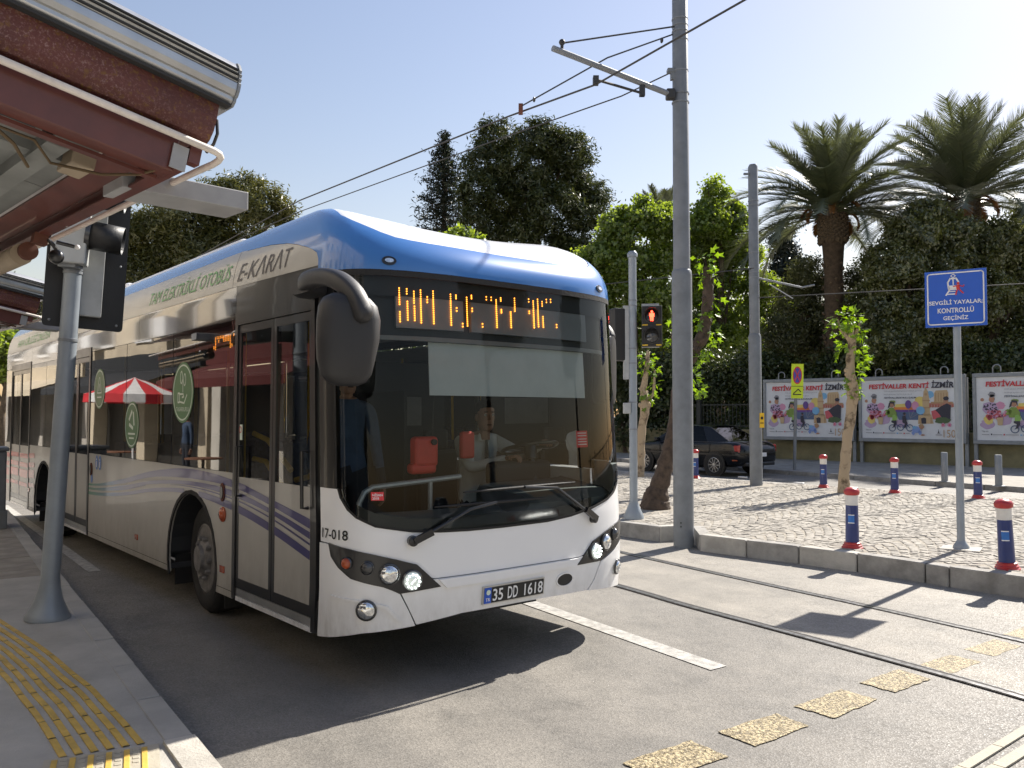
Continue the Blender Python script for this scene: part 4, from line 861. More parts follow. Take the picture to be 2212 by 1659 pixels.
def body(t, J, E, slots, fn, name='body'):
    me = skin_figure(J, E, 2); o = bpy.data.objects.new(name, me); me.materials.clear()
    for s_ in slots: me.materials.append(MATS[s_])
    for p in me.polygons: p.material_index = fn(p.center); p.use_smooth = True
    col.objects.link(o); o.parent = t; return o
def hand(t, wrist, d, n, curl, side=1, s=1.0):
    """palm with four fingers and a thumb; d: pointing direction, n: back-of-hand normal, curl: bend per joint"""
    w = Vector(wrist); d = Vector(d).normalized(); n = Vector(n).normalized(); r = d.cross(n).normalized()*side; n = (r.cross(d)*side).normalized(); b = MB()
    sweep(b, [rsec(w+d*k*s, r, n, a*s, c*s, 12, 2.6) for k, a, c in ((-.03, .026, .02), (0, .03, .02), (.04, .041, .017), (.075, .043, .014), (.088, .036, .010))])
    for i, (o, L) in enumerate(((-.030, .068), (-.010, .078), (.010, .074), (.029, .058))):
        p = w+d*.08*s+r*o*s; dd = d.copy(); pts = [p]
        for k, f in enumerate((.45, .32, .23)):
            dd = (Matrix.Rotation(-curl*side, 3, r) @ dd).normalized() if k or curl > .2 else dd; p = p+dd*L*f*s; pts.append(p)
        b.tube(pts, [.0095*s, .009*s, .0082*s, .0062*s], 8)
    p = w+d*.02*s-r*.032*s; q = p+(d*.55-r*.75-n*.2).normalized()*.038*s; b.tube([w+d*.005*s-r*.012*s, p, q, q+(d*.9-r*.1-n*.35).normalized()*.032*s], [.014*s, .013*s, .010*s, .007*s], 8)
    b.build('hand', 'skin', t, True)
bx = bus.location; Mb = Matrix.Translation(bx) @ Matrix.Rotation(R(40.2), 4, 'Z')
drv = thing('person', 'bus driver in white shirt and dark tie, one hand on the steering wheel', 'person', bx, R(40.2))
J = [(.64, 1.42, .98, .15), (.64, 1.40, 1.15, (.17, .12)), (.63, 1.36, 1.36, (.18, .12)), (.63, 1.33, 1.50, (.14, .09)), (.63, 1.29, 1.60, .055),
     (.45, 1.34, 1.51, .075), (.38, 1.12, 1.30, .055), (.50, .92, 1.36, .045), (.55, .84, 1.39, .032), (.81, 1.34, 1.51, .075), (.93, 1.12, 1.40, .058), (.915, .90, 1.46, .045), (.90, .80, 1.50, .032),
     (.52, 1.30, .92, .09), (.50, .98, .90, .075), (.50, .92, .52, .05), (.76, 1.30, .92, .09), (.78, .98, .90, .075), (.78, .92, .52, .05)]
E_ = [(0, 1), (1, 2), (2, 3), (3, 4), (3, 5), (5, 6), (6, 7), (7, 8), (3, 9), (9, 10), (10, 11), (11, 12), (0, 13), (13, 14), (14, 15), (0, 16), (16, 17), (17, 18)]
body(drv, J, E_, ['skin', 'shirt_white', 'cloth_dark'], lambda c: 2 if c.z < 1.0 else (0 if (c.z > 1.565 and abs(c.x-.63) < .08) or c.y < .80 else 1))
add_head(drv, (.625, 1.235, 1.735), (-.25, -1, -.02), s=1.02)
hand(drv, (.90, .80, 1.50), (-.25, -.85, .30), (0, -.2, 1), .6, 1); hand(drv, (.55, .84, 1.39), (.3, -.85, .2), (0, -.2, 1), .6, -1)
b = MB(); b.add([(.605, 1.222, 1.56), (.645, 1.222, 1.56), (.652, 1.215, 1.40), (.630, 1.222, 1.22), (.605, 1.215, 1.40), (.612, 1.215, 1.53), (.64, 1.215, 1.53)], [(0, 1, 6, 5), (5, 6, 2, 4), (4, 2, 3)]); b.build('tie', 'cloth_dark', drv)
b = MB()
for sg in (-1, 1): b.add([(.625, 1.225, 1.545), (.625+sg*.06, 1.245, 1.59), (.625+sg*.075, 1.235, 1.53), (.625+sg*.03, 1.212, 1.515)], [(0, 1, 2, 3)])
b.build('collar', 'shirt_white', drv)
pas = thing('person', 'passenger in dark clothes standing behind the front door glass', 'person', bx, R(40.2))
def stand(t, x, y, z0, f, slots, arms=((.30, .02, .80), (-.30, .02, .80)), s=1.0):
    f = Vector(f).normalized(); r = Vector((-f.y, f.x, 0))
    P = lambda a, b_, h, rad: (*(Vector((x, y, z0))+r*a*s+f*b_*s+Vector((0, 0, h*s))), rad if not isinstance(rad, tuple) else rad)
    J = [P(0, 0, .95, (.15, .11)), P(0, 0, 1.12, (.15, .10)), P(0, .0, 1.30, (.17, .11)), P(0, 0, 1.43, (.12, .08)), P(0, .01, 1.53, .05),
         P(.19, 0, 1.42, .065), P(.25, -.02, 1.14, .05), P(*arms[0], .036), P(-.19, 0, 1.42, .065), P(-.25, -.02, 1.14, .05), P(*arms[1], .036),
         P(.10, 0, .88, .10), P(.11, .02, .50, .066), P(.11, -.02, .09, .045), P(.12, .13, .045, .035), P(-.10, 0, .88, .10), P(-.11, .02, .50, .066), P(-.11, -.02, .09, .045), P(-.12, .13, .045, .035)]
    E2 = [(0, 1), (1, 2), (2, 3), (3, 4), (3, 5), (5, 6), (6, 7), (3, 8), (8, 9), (9, 10), (0, 11), (11, 12), (12, 13), (13, 14), (0, 15), (15, 16), (16, 17), (17, 18)]
    body(t, J, E2, slots, lambda c: 2 if c.z < z0+.96*s else (0 if c.z > z0+1.50*s else 1))
    add_head(t, Vector((x, y, z0+1.66*s))+f*.03, f, s=s)
    for k, i in ((1, 7), (-1, 10)): hand(t, J[i][:3], (f*.25+Vector((0, 0, -1))), r*k, .3, k, s)
stand(pas, -.72, 1.25, .40, (-.2, -1, 0), ['skin', 'cloth_blue', 'cloth_dark'], s=.98)
# ------------------------------------------------------------------ street furniture
def band(b, x, y, z, r, h=.02): b.lathe([(r, 0), (r+.006, .002), (r+.006, h-.002), (r, h)], (x, y, z), 18, caps=False)
# main overhead-line mast
px, py = 2.27, 11.05
mast = thing('overhead_line_mast', 'tall grey stepped steel mast rising in front of the pedestrian signal', 'mast', (px, py, 0), group='overhead line masts')
b = MB(); b.lathe([(.134, 0), (.134, 3.60), (.128, 3.66), (.112, 3.68)], (0, 0, 0), 28); b.build('lower_tube', 'pole_grey', mast, True)
b = MB(); b.lathe([(.112, 3.6), (.100, 8.6), (.06, 8.65)], (0, 0, 0), 28); b.build('upper_tube', 'pole_grey', mast, True)
for z in (5.93, 6.05, 6.36, 6.78, 6.90, 6.98, 7.07):
    b = MB(); band(b, 0, 0, z, .105+(.007 if z < 6.2 else 0)); b.build('clamp_band', 'galv', mast, True)
b = MB(); b.box((-.13, -.02, 6.37), (.10, .10, .05)); b.box((-.11, -.02, 6.31), (.05, .08, .12)); b.build('clamp_plate', 'pole_grey', mast)
for z in (.28, .33):
    b = MB(); b.sphere((-.06, -.12, z), .012, 8, 6); b.build('bolt', 'wire', mast)
T1 = Vector((.50, 10.02, 6.23)); A0 = Vector((px-.10, py-.05, 6.02)); arm_o = MB(); arm_o.tube([A0-Vector((px, py, 0)), T1-Vector((px, py, 0))], .038, 12); arm_ = arm_o.build('bracket_arm', 'galv', mast, True)
L = lambda f, dz=0: A0.lerp(T1, f)-Vector((px, py, 0))+Vector((0, 0, dz))
b = MB(); b.box(L(.03), (.12, .12, .14)); b.build('arm_hinge', 'wire', mast, bevel=.02)
b = MB(); b.tube([L(.28, -.02), L(.28, -.17)], .022, 8); b.box(L(.28, -.10), (.07, .07, .14)); b.tube([L(.28, -.13), Vector((1.06, 10.37, 5.985))-Vector((px, py, 0))], .017, 8); b.box(Vector((1.06, 10.37, 5.97))-Vector((px, py, 0)), (.07, .10, .10)); b.build('steady_arm', 'wire', mast, True)
b = MB(); b.tube([L(.93, .02), L(.93, .13)], .02, 8); b.sphere(L(.93, .12), .04, 10, 6); b.tube([L(.93, .11), (-.05, -.03, 6.98)], .011, 6); b.build('stay_rod', 'wire', mast, True)
# overhead wires
def wire(pts, r, name, label): 
    b = MB(); b.tube(pts, r, 6); return tag(b.build(name, 'wire', None, True), label, 'wire', 'overhead tram wires')
W = Vector((1.06, 10.37, 5.92))
wire([(-40, 66, 6.4), (-14, 30.2, 6.1), (-4.2, 16.3, 5.98), (-.05, 11.55, 5.94), W, (2.30, 8.38, 5.95), (5.2, 3.6, 5.98), (9, -3, 6.0)], .013, 'contact_wire', 'thick contact wire clipped to the bracket arm of the near mast')
wire([(-42, 66, 7.2), (-16, 33, 6.45), (-4.6, 17.8, 6.12), (-.2, 13.1, 6.14), (1.55, 11.6, 6.25), (px-.12, py, 6.36)], .010, 'feeder_wire', 'thinner wire ending on the mast below the bracket arm')
b = MB(); b.tube([(px-.1, py, 6.88), (1.22, 10.45, 6.30), (.14, 11.25, 5.98)], .010, 6)
for p in ((.30, 11.13, 6.02), (2.0, 10.92, 6.74)): b.sphere(p, .035, 8, 6, (.6, 1.4, 1))
tag(b.build('pull_off_cable', 'wire', None, True), 'bent pull-off cable from mast top to the contact wire', 'wire', 'overhead tram wires')
for p in ((.12, 11.3, 5.95),): 
    b = MB(); b.box(p, (.06, .12, .12)); tag(b.build('wire_clamp', 'rust_brown', None), 'rusty clamp on the contact wire left of the bracket arm', 'clamp')
wire([(5.3, 18.1, 4.95), (-2.0, 22.5, 4.8), (-12, 30, 4.8)], .012, 'span_wire', 'low wire running left from the second mast across the green trees')
wire([(5.4, 18.1, 4.3), (16, 17.2, 4.75), (30, 16, 5.0)], .012, 'span_wire', 'low wire running right past the palm trunk')
# second mast
m2x, m2y = 5.33, 18.2
mast2 = thing('overhead_line_mast', 'shorter grey mast standing left of the first billboard', 'mast', (m2x, m2y, .2), group='overhead line masts')
b = MB(); b.lathe([(.135, 0), (.135, 3.25), (.12, 3.30), (.11, 3.32)], (0, 0, 0), 24); b.build('lower_tube', 'pole_grey', mast2, True)
b = MB(); b.lathe([(.11, 3.2), (.105, 7.02), (.08, 7.07)], (0, 0, 0), 24); b.build('upper_tube', 'pole_grey', mast2, True)
for z in (4.75, 4.86, 6.35, 6.45, 5.3): b = MB(); band(b, 0, 0, z-.2, .11); b.build('clamp_band', 'galv', mast2, True)
b = MB(); b.tube([(.08, 0, 4.55), (.9, -.4, 4.28)], .022, 8); b.tube([(.3, -.1, 4.40), (.75, -.3, 4.05)], .012, 6); b.tube([(.9, -.4, 4.28), (1.15, -.5, 4.32)], .02, 6); b.build('bracket_arm', 'galv', mast2, True)
b = MB(); b.box((.10, -.12, 1.42), (.10, .02, .32)); mp = b.build('warning_plate', 'sign_yellow', mast2); b = MB(); b.box((.10, -.131, 1.47), (.05, .004, .06)); b.box((.10, -.131, 1.36), (.07, .004, .02)); b.build('plate_print', 'black', mp)
b = MB(); b.box((-.16, -.05, 6.85), (.12, .05, .04)); b.build('clamp_plate', 'pole_grey', mast2)
# pedestrian signal on the median
ps = thing('pedestrian_signal', 'pale grey signal post showing a red standing figure', 'traffic light', (1.80, 12.35, .20))
b = MB(); b.lathe([(.15, 0), (.15, .05), (.10, .16), (.068, .24), (.060, .30), (.058, 3.92)], (0, 0, 0), 24); b.build('post', 'pale_pole', ps, True)
b = MB(); b.lathe([(.075, 3.90), (.078, 3.95), (.05, 3.985)], (0, 0, 0), 20); b.build('post_cap', 'pale_pole', ps, True)
for z in (3.16, 3.24, 1.72, 2.52, 2.30, 1.32): b = MB(); band(b, 0, 0, z, .059); b.build('clamp_band', 'galv', ps, True)
hd = thing('x', None, None); hd.name = 'signal_head'; hd.parent = ps; hd.location = (.275, -.06, 2.86); hd.rotation_euler.z = R(-9)
b = MB(); b.box((0, .06, 0), (.30, .16, .60)); b.build('housing', 'signal_black', hd, bevel=.015)
b = MB(); b.box((-.02, .15, .02), (.26, .05, .66)); b.build('back_plate', 'signal_box', hd)
for z, on in ((.15, 1), (-.15, 0)):
    b = MB(); b.lathe([(.115, 0), (.115, .02), (.103, .02), (.103, 0)], (0, -.022, z), 24, (0, -1, 0), caps=False); b.build('lens_ring', 'busblack', hd, True)
    b = MB(); b.lathe([(.102, 0), (.09, .012), (.001, .02)], (0, -.022, z), 24, (0, -1, 0), caps=False); b.build('lens', 'lens_dark' if not on else 'busblack', hd, True)
    b = MB(); n_ = 14; vs_ = []
    for k in range(n_+1):
        q = math.pi*(-.08)+math.pi*1.16*k/n_; c_, s_ = math.cos(q)*.112, math.sin(q)*.112
        vs_ += [(c_, -.03, z+s_), (c_, -.03-.13*(.35+.65*max(0, math.sin(q))), z+s_)]
    b.add(vs_, [(2*k, 2*k+1, 2*k+3, 2*k+2) for k in range(n_)]); o = b.build('visor', 'signal_black', hd, True, fix=False); md = o.modifiers.new('s', 'SOLIDIFY'); md.thickness = .006
    b = MB(); b.box((-.10, -.025, z-.135), (.08, .006, .016)); b.box((.10, -.025, z-.135), (.08, .006, .016)); b.build('name_strip', 'sign_yellow', hd)
    if on:
        b = MB(); y = -.048; M = frame((0, y, z-.005), (1, 0, 0), (0, 0, 1)); b.prism(circ(0, .062, .017, .02, 12), M, .006)
        b.prism([(-.036, .04), (.036, .04), (.036, -.012), (.025, -.012), (.022, -.075), (.003, -.075), (.003, -.02), (-.003, -.02), (-.003, -.075), (-.022, -.075), (-.025, -.012), (-.036, -.012)], M, .006); b.build('red_figure', 'signal_red', hd)
h2 = thing('x', None, None); h2.name = 'signal_head'; h2.parent = ps; h2.location = (-.20, .05, 2.74); h2.rotation_euler.z = R(205)
b = MB(); b.box((0, 0, 0), (.24, .18, .78)); b.build('housing', 'signal_black', h2, bevel=.015)
for z in (.24, 0, -.26):
    b = MB(); b.lathe([(.105, 0), (.105, .16)], (0, -.09, z), 18, (0, -1, -.12), caps=False); o = b.build('visor', 'signal_black', h2, True, fix=False); md = o.modifiers.new('s', 'SOLIDIFY'); md.thickness = .006
b = MB(); b.box((-.06, .02, 2.62), (.16, .06, 1.1)); b.build('mounting_bracket', 'signal_box', ps)
b = MB(); b.box((-.10, -.05, 1.64), (.11, .06, .16)); b.build('push_button_box', 'signal_box', ps, bevel=.01)
# blue pedestrian sign
sg = thing('pedestrian_sign', 'blue square tram warning sign on a slim pale post', 'sign', (5.14, 9.57, .19))
b = MB(); b.lathe([(.085, 0), (.085, .05), (.06, .09), (.048, .11), (.042, .13), (.040, 3.15)], (0, 0, 0), 20); b.build('post', 'pale_pole', sg, True)
b = MB(); b.box((0, 0, .022), (.40, .34, .02), rz=-.6); b.build('base_plate', 'kerb_pale', sg)
ux = Vector((.84, -.5426, 0)); cN = Vector((-.5426, -.84, 0)); SM = frame(Vector((-.005, .0, 2.895))+cN*.05, ux, (0, 0, 1))
SWd, SHt = .315, .325
b = MB(); b.prism([(-SWd, -SHt), (SWd, -SHt), (SWd, SHt), (-SWd, SHt)], SM, .012); pl_ = b.build('sign_plate', 'sign_blue', sg)
def on_sign(polys, name, m, z=.0145):
    b = MB()
    for p in polys: b.sheet(p, SM @ Matrix.Translation((0, 0, z)))
    return b.build(name, m, pl_, fix=False)
rr_ = []
for cx_, cy_, a0 in ((SWd-.06, SHt-.06, 0), (-SWd+.06, SHt-.06, 90), (-SWd+.06, -SHt+.06, 180), (SWd-.06, -SHt+.06, 270)): rr_ += [(cx_+.03*math.cos(R(a0+k*22.5)), cy_+.03*math.sin(R(a0+k*22.5))) for k in range(5)]
on_sign(stroke(rr_, .014, True), 'sign_border', 'sign_white')
for key, w_, y_ in (('s1', .272, -.050), ('s2', .185, -.140), ('s3', .128, -.232)): put_text(key, SM, -w_, w_, y_-.026, y_+.044, 'sign_lettering', 'sign_white', pl_, .0145)
tx, ty = -.02, .155
on_sign(stroke([(tx-.045, ty-.05), (tx-.055, ty+.03), (tx-.03, ty+.075), (tx+.03, ty+.075), (tx+.055, ty+.03), (tx+.045, ty-.05)], .018, True) + [[(tx-.05, ty-.05), (tx+.05, ty-.05), (tx+.053, ty-.005), (tx-.053, ty-.005)], [(tx-.006, ty), (tx+.006, ty), (tx+.006, ty+.07), (tx-.006, ty+.07)]]
        + stroke([(tx, ty+.085), (tx-.025, ty+.105), (tx, ty+.125), (tx+.025, ty+.105)], .008, True) + stroke([(tx-.04, ty-.06), (tx-.075, ty-.115)], .016) + stroke([(tx+.02, ty-.075), (tx-.04, ty-.075)], .010) + stroke([(tx+.03, ty-.105), (tx-.06, ty-.105)], .012), 'tram_pictogram', 'sign_white')
qx, qy = tx+.045, ty-.03
on_sign([circ(qx+.005, qy+.045, .014, .016, 12), [(qx-.018, qy+.025), (qx+.02, qy+.03), (qx+.022, qy-.02), (qx-.012, qy-.022)]] + stroke([(qx+.012, qy+.022), (qx+.055, qy+.005), (qx+.065, qy+.02)], .011) + stroke([(qx-.012, qy+.018), (qx-.045, qy+.01)], .011) + stroke([(qx, qy-.018), (qx-.012, qy-.05), (qx-.02, qy-.085)], .015) + stroke([(qx+.012, qy-.018), (qx+.032, qy-.045), (qx+.055, qy-.07)], .015), 'pedestrian_pictogram', 'sign_red', .016)
# no-parking sign on the far pavement
ns = thing('no_parking_sign', 'tall lime yellow no-stopping sign on a leaning post before the first billboard', 'sign', (8.32, 24.55, .12)); ns.rotation_euler = (0, R(1.7), 0)
b = MB(); b.tube([(0, 0, 0), (0, 0, 2.1)], .045, 12); b.build('post', 'pole_grey', ns, True)
NM = frame((.02, -.055, 2.12), Vector((.90, -.43, 0)), (0, 0, 1))
b = MB(); b.prism([(-.17, -.02), (.17, -.02), (.17, 1.0), (-.17, 1.0)], NM, .012); npl = b.build('sign_plate', 'sign_lime', ns)
def on_np(polys, name, m, z=.015):
    b = MB()
    for p in polys: b.sheet(p, NM @ Matrix.Translation((0, 0, z)))
    b.build(name, m, npl, fix=False)
on_np([circ(0, .66, .13, .26, 28)], 'sign_disc', 'sign_red'); on_np([circ(0, .66, .105, .22, 28)], 'sign_disc', 'sign_purple', .018)
on_np(stroke([(-.07, .50), (.07, .82)], .03) + stroke([(.07, .50), (-.07, .82)], .03), 'sign_cross', 'sign_red', .021)
on_np([[(-.17, .33), (.17, .33), (.17, .345), (-.17, .345)], [(-.12, .08), (.12, .08), (.12, .11), (-.12, .11)]] + stroke([(-.1, .12), (.03, .25), (.10, .18)], .03), 'tow_pictogram', 'black')
# bollards
def bollard_proto():
    t = thing('bollard', 'b', 'bollard')
    b = MB(); b.lathe([(.115, 0), (.118, .02), (.105, .03), (.105, .045), (.092, .055), (.092, .075), (.07, .085)], (0, 0, 0), 24); b.build('base_ring', 'bollard_red', t, True)
    b = MB(); b.lathe([(.076, .07), (.068, .50), (.067, .51)], (0, 0, 0), 24); bd = b.build('shaft', 'bollard_blue', t, True)
    b = MB(); b.lathe([(.069, .505), (.069, .625)], (0, 0, 0), 24); b.build('white_band', 'bollard_white', t, True)
    b = MB(); b.lathe([(.07, .62), (.084, .63), (.088, .665), (.076, .685), (.05, .705), (.001, .712)], (0, 0, 0), 24, caps=False); b.build('cap', 'bollard_red', t, True)
    b = MB(); b.lathe([(.0755, .30), (.0745, .40)], (0, 0, 0), 40, caps=False)
    v = [p for p in b.v]; k = [i for i, f in enumerate(b.f) if Vector(v[f[0]]).normalized().dot(Vector((-.45, -.88, 0))) > .93 and True]
    keep = MB(); keep.v = b.v; keep.f = [f for f in b.f if (Vector(v[f[0]])+Vector(v[f[1]])).xy.normalized().dot(Vector((-.45, -.88))) > .86]; keep.m = [0]*len(keep.f)
    sk = keep.build('sticker', 'white', bd, fix=False)
    k2 = MB(); k2.v = [(x*1.012, y*1.012, .31+(z-.30)*.8) for x, y, z in b.v]; k2.f = [f for f in b.f if (Vector(v[f[0]])+Vector(v[f[1]])).xy.normalized().dot(Vector((-.45, -.88))) > .91]; k2.m = [0]*len(k2.f); k2.build('emblem', 'sticker_blue', bd, fix=False)
    return t
bp0 = bollard_proto()
BL = [(3.94, 9.68, 0, 'blue, white and red bollard on the kerb edge nearest the grey mast'), (4.96, 8.38, 3, 'blue, white and red bollard on the kerb edge right of the blue sign post'), (6.564, 17.575, 0, 'blue bollard just left of the pollarded tree on the far median edge'), (7.51, 16.37, 0, 'blue bollard right of the pollarded tree on the far median edge'),
      (8.56, 15.32, 1, 'blue bollard on the far median edge right of the blue sign post'), (4.43, 20.13, 0, 'small blue bollard half hidden behind the tall near mast')]
for i, (x, y, tl, lab) in enumerate(BL):
    o = bp0 if i == 0 else copy_tree(bp0); o.location = (x, y, .195); o.rotation_euler = (R(tl*.5), R(-tl), R(random.uniform(-6, 6))); tag(o, lab, 'bollard', 'red-capped bollards round the median')
for i, (x, y, lab) in enumerate(((10.48, 20.2, 'plain grey metal post on far pavement, left of the pair'), (11.06, 18.95, 'plain grey metal post on far pavement, right of the pair'))):
    t = thing('metal_post', lab, 'post', (x, y, .115), group='plain posts on the far pavement'); b = MB(); b.lathe([(.075, 0), (.075, .70), (.065, .715)], (0, 0, 0), 18); b.build('tube', 'galv', t, True)
    b = MB(); b.lathe([(.13, 0), (.13, .02), (.08, .025)], (0, 0, 0), 18); b.build('foot', 'galv', t, True)
# traffic light by the near kerb, seen from behind
tl = thing('traffic_light', 'grey leaning traffic light pole with black backboard beside the shelter', 'traffic light', (-3.71, 6.70, .12)); tl.rotation_euler = (0, R(3.1), 0)
b = MB(); b.lathe([(.165, 0), (.168, .02), (.15, .05), (.105, .15), (.080, .25), (.070, .33), (.067, 2.85)], (0, 0, 0), 28); b.build('post', 'pale_pole', tl, True)
for z in (2.22, 2.77, 2.80): b = MB(); band(b, 0, 0, z, .068, .025); b.build('clamp_band', 'galv', tl, True)
ub = Vector((.80, .60, 0)); BM = frame((.05, .12, 2.34), ub, (0, 0, 1))
bo = []
for cx_, cy_, a0 in ((.27, 1.12, 0), (-.27, 1.12, 90), (-.27, .03, 180), (.27, .03, 270)): bo += [(cx_+.03*math.cos(R(a0+k*30)), cy_+.03*math.sin(R(a0+k*30))) for k in range(4)]
b = MB(); b.prism(bo, BM, -.012); bk = b.build('backboard', 'signal_black', tl)
b = MB(); b.prism([(-.17, .10), (.12, .10), (.12, 1.05), (-.17, 1.05)], BM, .06); b.build('head_housing', 'signal_box', tl, bevel=.01)
for k in range(4):
    b = MB(); b.sphere(BM @ Vector((-.25+.5*(k % 2), .05+.5*(k//2), .004)), .011, 8, 6); b.build('rivet', 'galv', bk)
hx = thing('x', None, None); hx.name = 'side_head'; hx.parent = tl; hx.location = (.03, -.12, 2.86)
b = MB(); b.box((0, 0, .36), (.25, .20, .78), rz=R(20)); b.build('housing', 'signal_box', hx, bevel=.012)
for z in (.22, .56):
    b = MB(); b.lathe([(.115, 0), (.112, .25)], (.13, .03, z), 20, (.94, .34, -.10), caps=False); o = b.build('visor', 'signal_black', hx, True, fix=False); md = o.modifiers.new('s', 'SOLIDIFY'); md.thickness = .006
    b = MB(); b.lathe([(.12, -.02), (.12, .015), (.001, .03)], (.13, .03, z), 20, (.94, .34, -.10)); b.build('lens', 'lens_dark', hx, True)
b = MB(); b.box((0, .02, -.03), (.14, .12, .05)); b.build('mounting_bracket', 'galv', hx)
# litter bin at the left edge of the pavement
lb = thing('litter_bin', 'dark grey metal bin at the far left kerb', 'bin', (-7.62, 12.0, .12)); b = MB(); b.prism([(-.28, -.28), (.28, -.28), (.28, .28), (-.28, .28)], Matrix.Rotation(.6, 4, 'Z'), 1.1); b.build('body', 'pole_grey', lb, bevel=.02)
b = MB(); b.prism([(-.31, -.31), (.31, -.31), (.31, .31), (-.31, .31)], Matrix.Translation((0, 0, 1.1)) @ Matrix.Rotation(.6, 4, 'Z'), .06); b.build('lid', 'pole_grey', lb, bevel=.02)
b = MB(); b.prism([(-.30, -.30), (.30, -.30), (.30, .30), (-.30, .30)], Matrix.Rotation(.6, 4, 'Z'), .25); b.build('plinth', 'pole_grey', lb, bevel=.01)
# ------------------------------------------------------------------ bus shelter over the near pavement
mat('red_steel', (.115, .034, .026), .42, var=.18, scale=5, coat=.25); mat('ceiling_sheet', (.20, .205, .195), .75, var=.18, scale=3)
mat('white_pipe', (.66, .60, .54), .4, var=.14, scale=12); mat('lamp_beige', (.34, .27, .19), .6); mat('grey_box', (.33, .33, .335), .5, var=.12, scale=6)
mat('cable', (.12, .08, .04), .8)
m = mat('rusty_red', (.105, .030, .024), .6, var=.2, scale=4, bump=.35, bscale=120)          # flaking paint: pale specks over red, rust below
n = m.node_tree.nodes; l = m.node_tree.links; p = n['Principled BSDF']; base = p.inputs['Base Color'].links[0].from_socket
tc = n.new('ShaderNodeTexCoord'); z1 = n.new('ShaderNodeTexNoise'); z1.inputs['Scale'].default_value = 95; z1.inputs['Detail'].default_value = 6; z1.inputs['Roughness'].default_value = .8; l.new(tc.outputs['Object'], z1.inputs['Vector'])
z2 = n.new('ShaderNodeTexNoise'); z2.inputs['Scale'].default_value = 3; z2.inputs['Detail'].default_value = 5; l.new(tc.outputs['Object'], z2.inputs['Vector'])
ml = n.new('ShaderNodeMath'); ml.operation = 'MULTIPLY'; r1 = n.new('ShaderNodeValToRGB'); r1.color_ramp.elements[0].position = .52; r1.color_ramp.elements[1].position = .66; l.new(z1.outputs['Fac'], r1.inputs[0])
r2 = n.new('ShaderNodeValToRGB'); r2.color_ramp.elements[0].position = .38; r2.color_ramp.elements[1].position = .58; l.new(z2.outputs['Fac'], r2.inputs[0]); l.new(r1.outputs[0], ml.inputs[0]); l.new(r2.outputs[0], ml.inputs[1])
mx = n.new('ShaderNodeMixRGB'); mx.inputs[2].default_value = (.30, .19, .17, 1); l.new(ml.outputs[0], mx.inputs[0]); l.new(base, mx.inputs[1])
z3 = n.new('ShaderNodeTexNoise'); z3.inputs['Scale'].default_value = 60; z3.inputs['Detail'].default_value = 5; l.new(tc.outputs['Object'], z3.inputs['Vector']); r3 = n.new('ShaderNodeValToRGB'); r3.color_ramp.elements[0].position = .56; r3.color_ramp.elements[1].position = .68; l.new(z3.outputs['Fac'], r3.inputs[0])
mx2 = n.new('ShaderNodeMixRGB'); mx2.inputs[2].default_value = (.16, .075, .018, 1); l.new(r3.outputs[0], mx2.inputs[0]); l.new(mx.outputs[0], mx2.inputs[1]); l.new(mx2.outputs[0], p.inputs['Base Color'])
C0 = Vector((-1.04, 2.90, 2.665)); sa = Vector((-.7071, .7071, 0)); sb = Vector((-.695, -.695, .1855)); sn = sa.cross(sb).normalized()
sh_ = thing('bus_shelter', 'red steel bus shelter roof with ribbed aluminium edge above the near pavement', 'shelter', C0, group='shelters along the near kerb')
P = lambda p, q, r: sa*p+sb*q+sn*r
SF = Matrix((sa, sb, sn)).transposed()
def bxx(p0, p1, q0, q1, r0, r1, name, m, parent=sh_, bevel=0):
    b = MB(); b.box(P((p0+p1)/2, (q0+q1)/2, (r0+r1)/2), (p1-p0, q1-q0, r1-r0), M=SF); return b.build(name, m, parent, bevel=bevel)
LQ = 1.9; LP = 4.2
# ribbed aluminium edge: profile in (p, r) swept along q
prof = [(.10, .185), (-.02, .185), (-.032, .200), (-.032, .212), (-.040, .216), (-.046, .235)]
for k in range(1, 14):
    a = k/13; base_p = -.046+.045*a**3; rr0 = .235+.115*a
    g_ = .006 if (k in (4, 6, 8)) else 0; prof.append((base_p+g_, rr0-g_*.3))
prof += [(.03, .356), (.16, .36), (.16, .185)]; profA = prof
b = MB(); n_ = len(prof); vs_ = [P(pp, q, r) for q in (-.003, LQ) for pp, r in prof]; b.add(vs_, [(i, (i+1) % n_, n_+(i+1) % n_, n_+i) for i in range(n_)]+[tuple(range(n_)), tuple(range(2*n_-1, n_-1, -1))]); fa = b.build('ribbed_edge', 'alu', sh_)
for r_, pp in ((.270, -.0475), (.292, -.0440), (.312, -.0345)): bxx(pp-.004, pp+.004, 0, LQ, r_, r_+.006, 'edge_groove', 'seam', fa)
b = MB(); n_ = len(profA); vs_ = [P(.06+(pp-.06)*1.06, q, .27+(r-.27)*1.05) for q in (-.013, -.0035) for pp, r in profA]; b.add(vs_, [(i, (i+1) % n_, n_+(i+1) % n_, n_+i) for i in range(n_)]+[tuple(range(n_)), tuple(range(2*n_-1, n_-1, -1))]); b.build('end_cap', 'galv', fa); bxx(-.036, .10, 0, LQ, .174, .184, 'drip_strip', 'seam', fa)
# rusty trough below it
prof = [(.14, .175), (-.005, .175), (-.010, .12), (-.004, .075), (.015, .045), (.045, .030), (.14, .030)]; n_ = len(prof)
b = MB(); vs_ = [P(pp, q, r) for q in (.03, LQ) for pp, r in prof]; b.add(vs_, [(i, (i+1) % n_, n_+(i+1) % n_, n_+i) for i in range(n_)]+[tuple(range(n_)), tuple(range(2*n_-1, n_-1, -1))]); b.build('trough', 'rusty_red', sh_)
b = MB(); b.tube([P(.02, .018, .13), P(.015, .008, .08), P(.02, .012, .04), P(.05, .02, .012)], .006, 8); b.build('trough_cable', 'busblack', sh_, True)
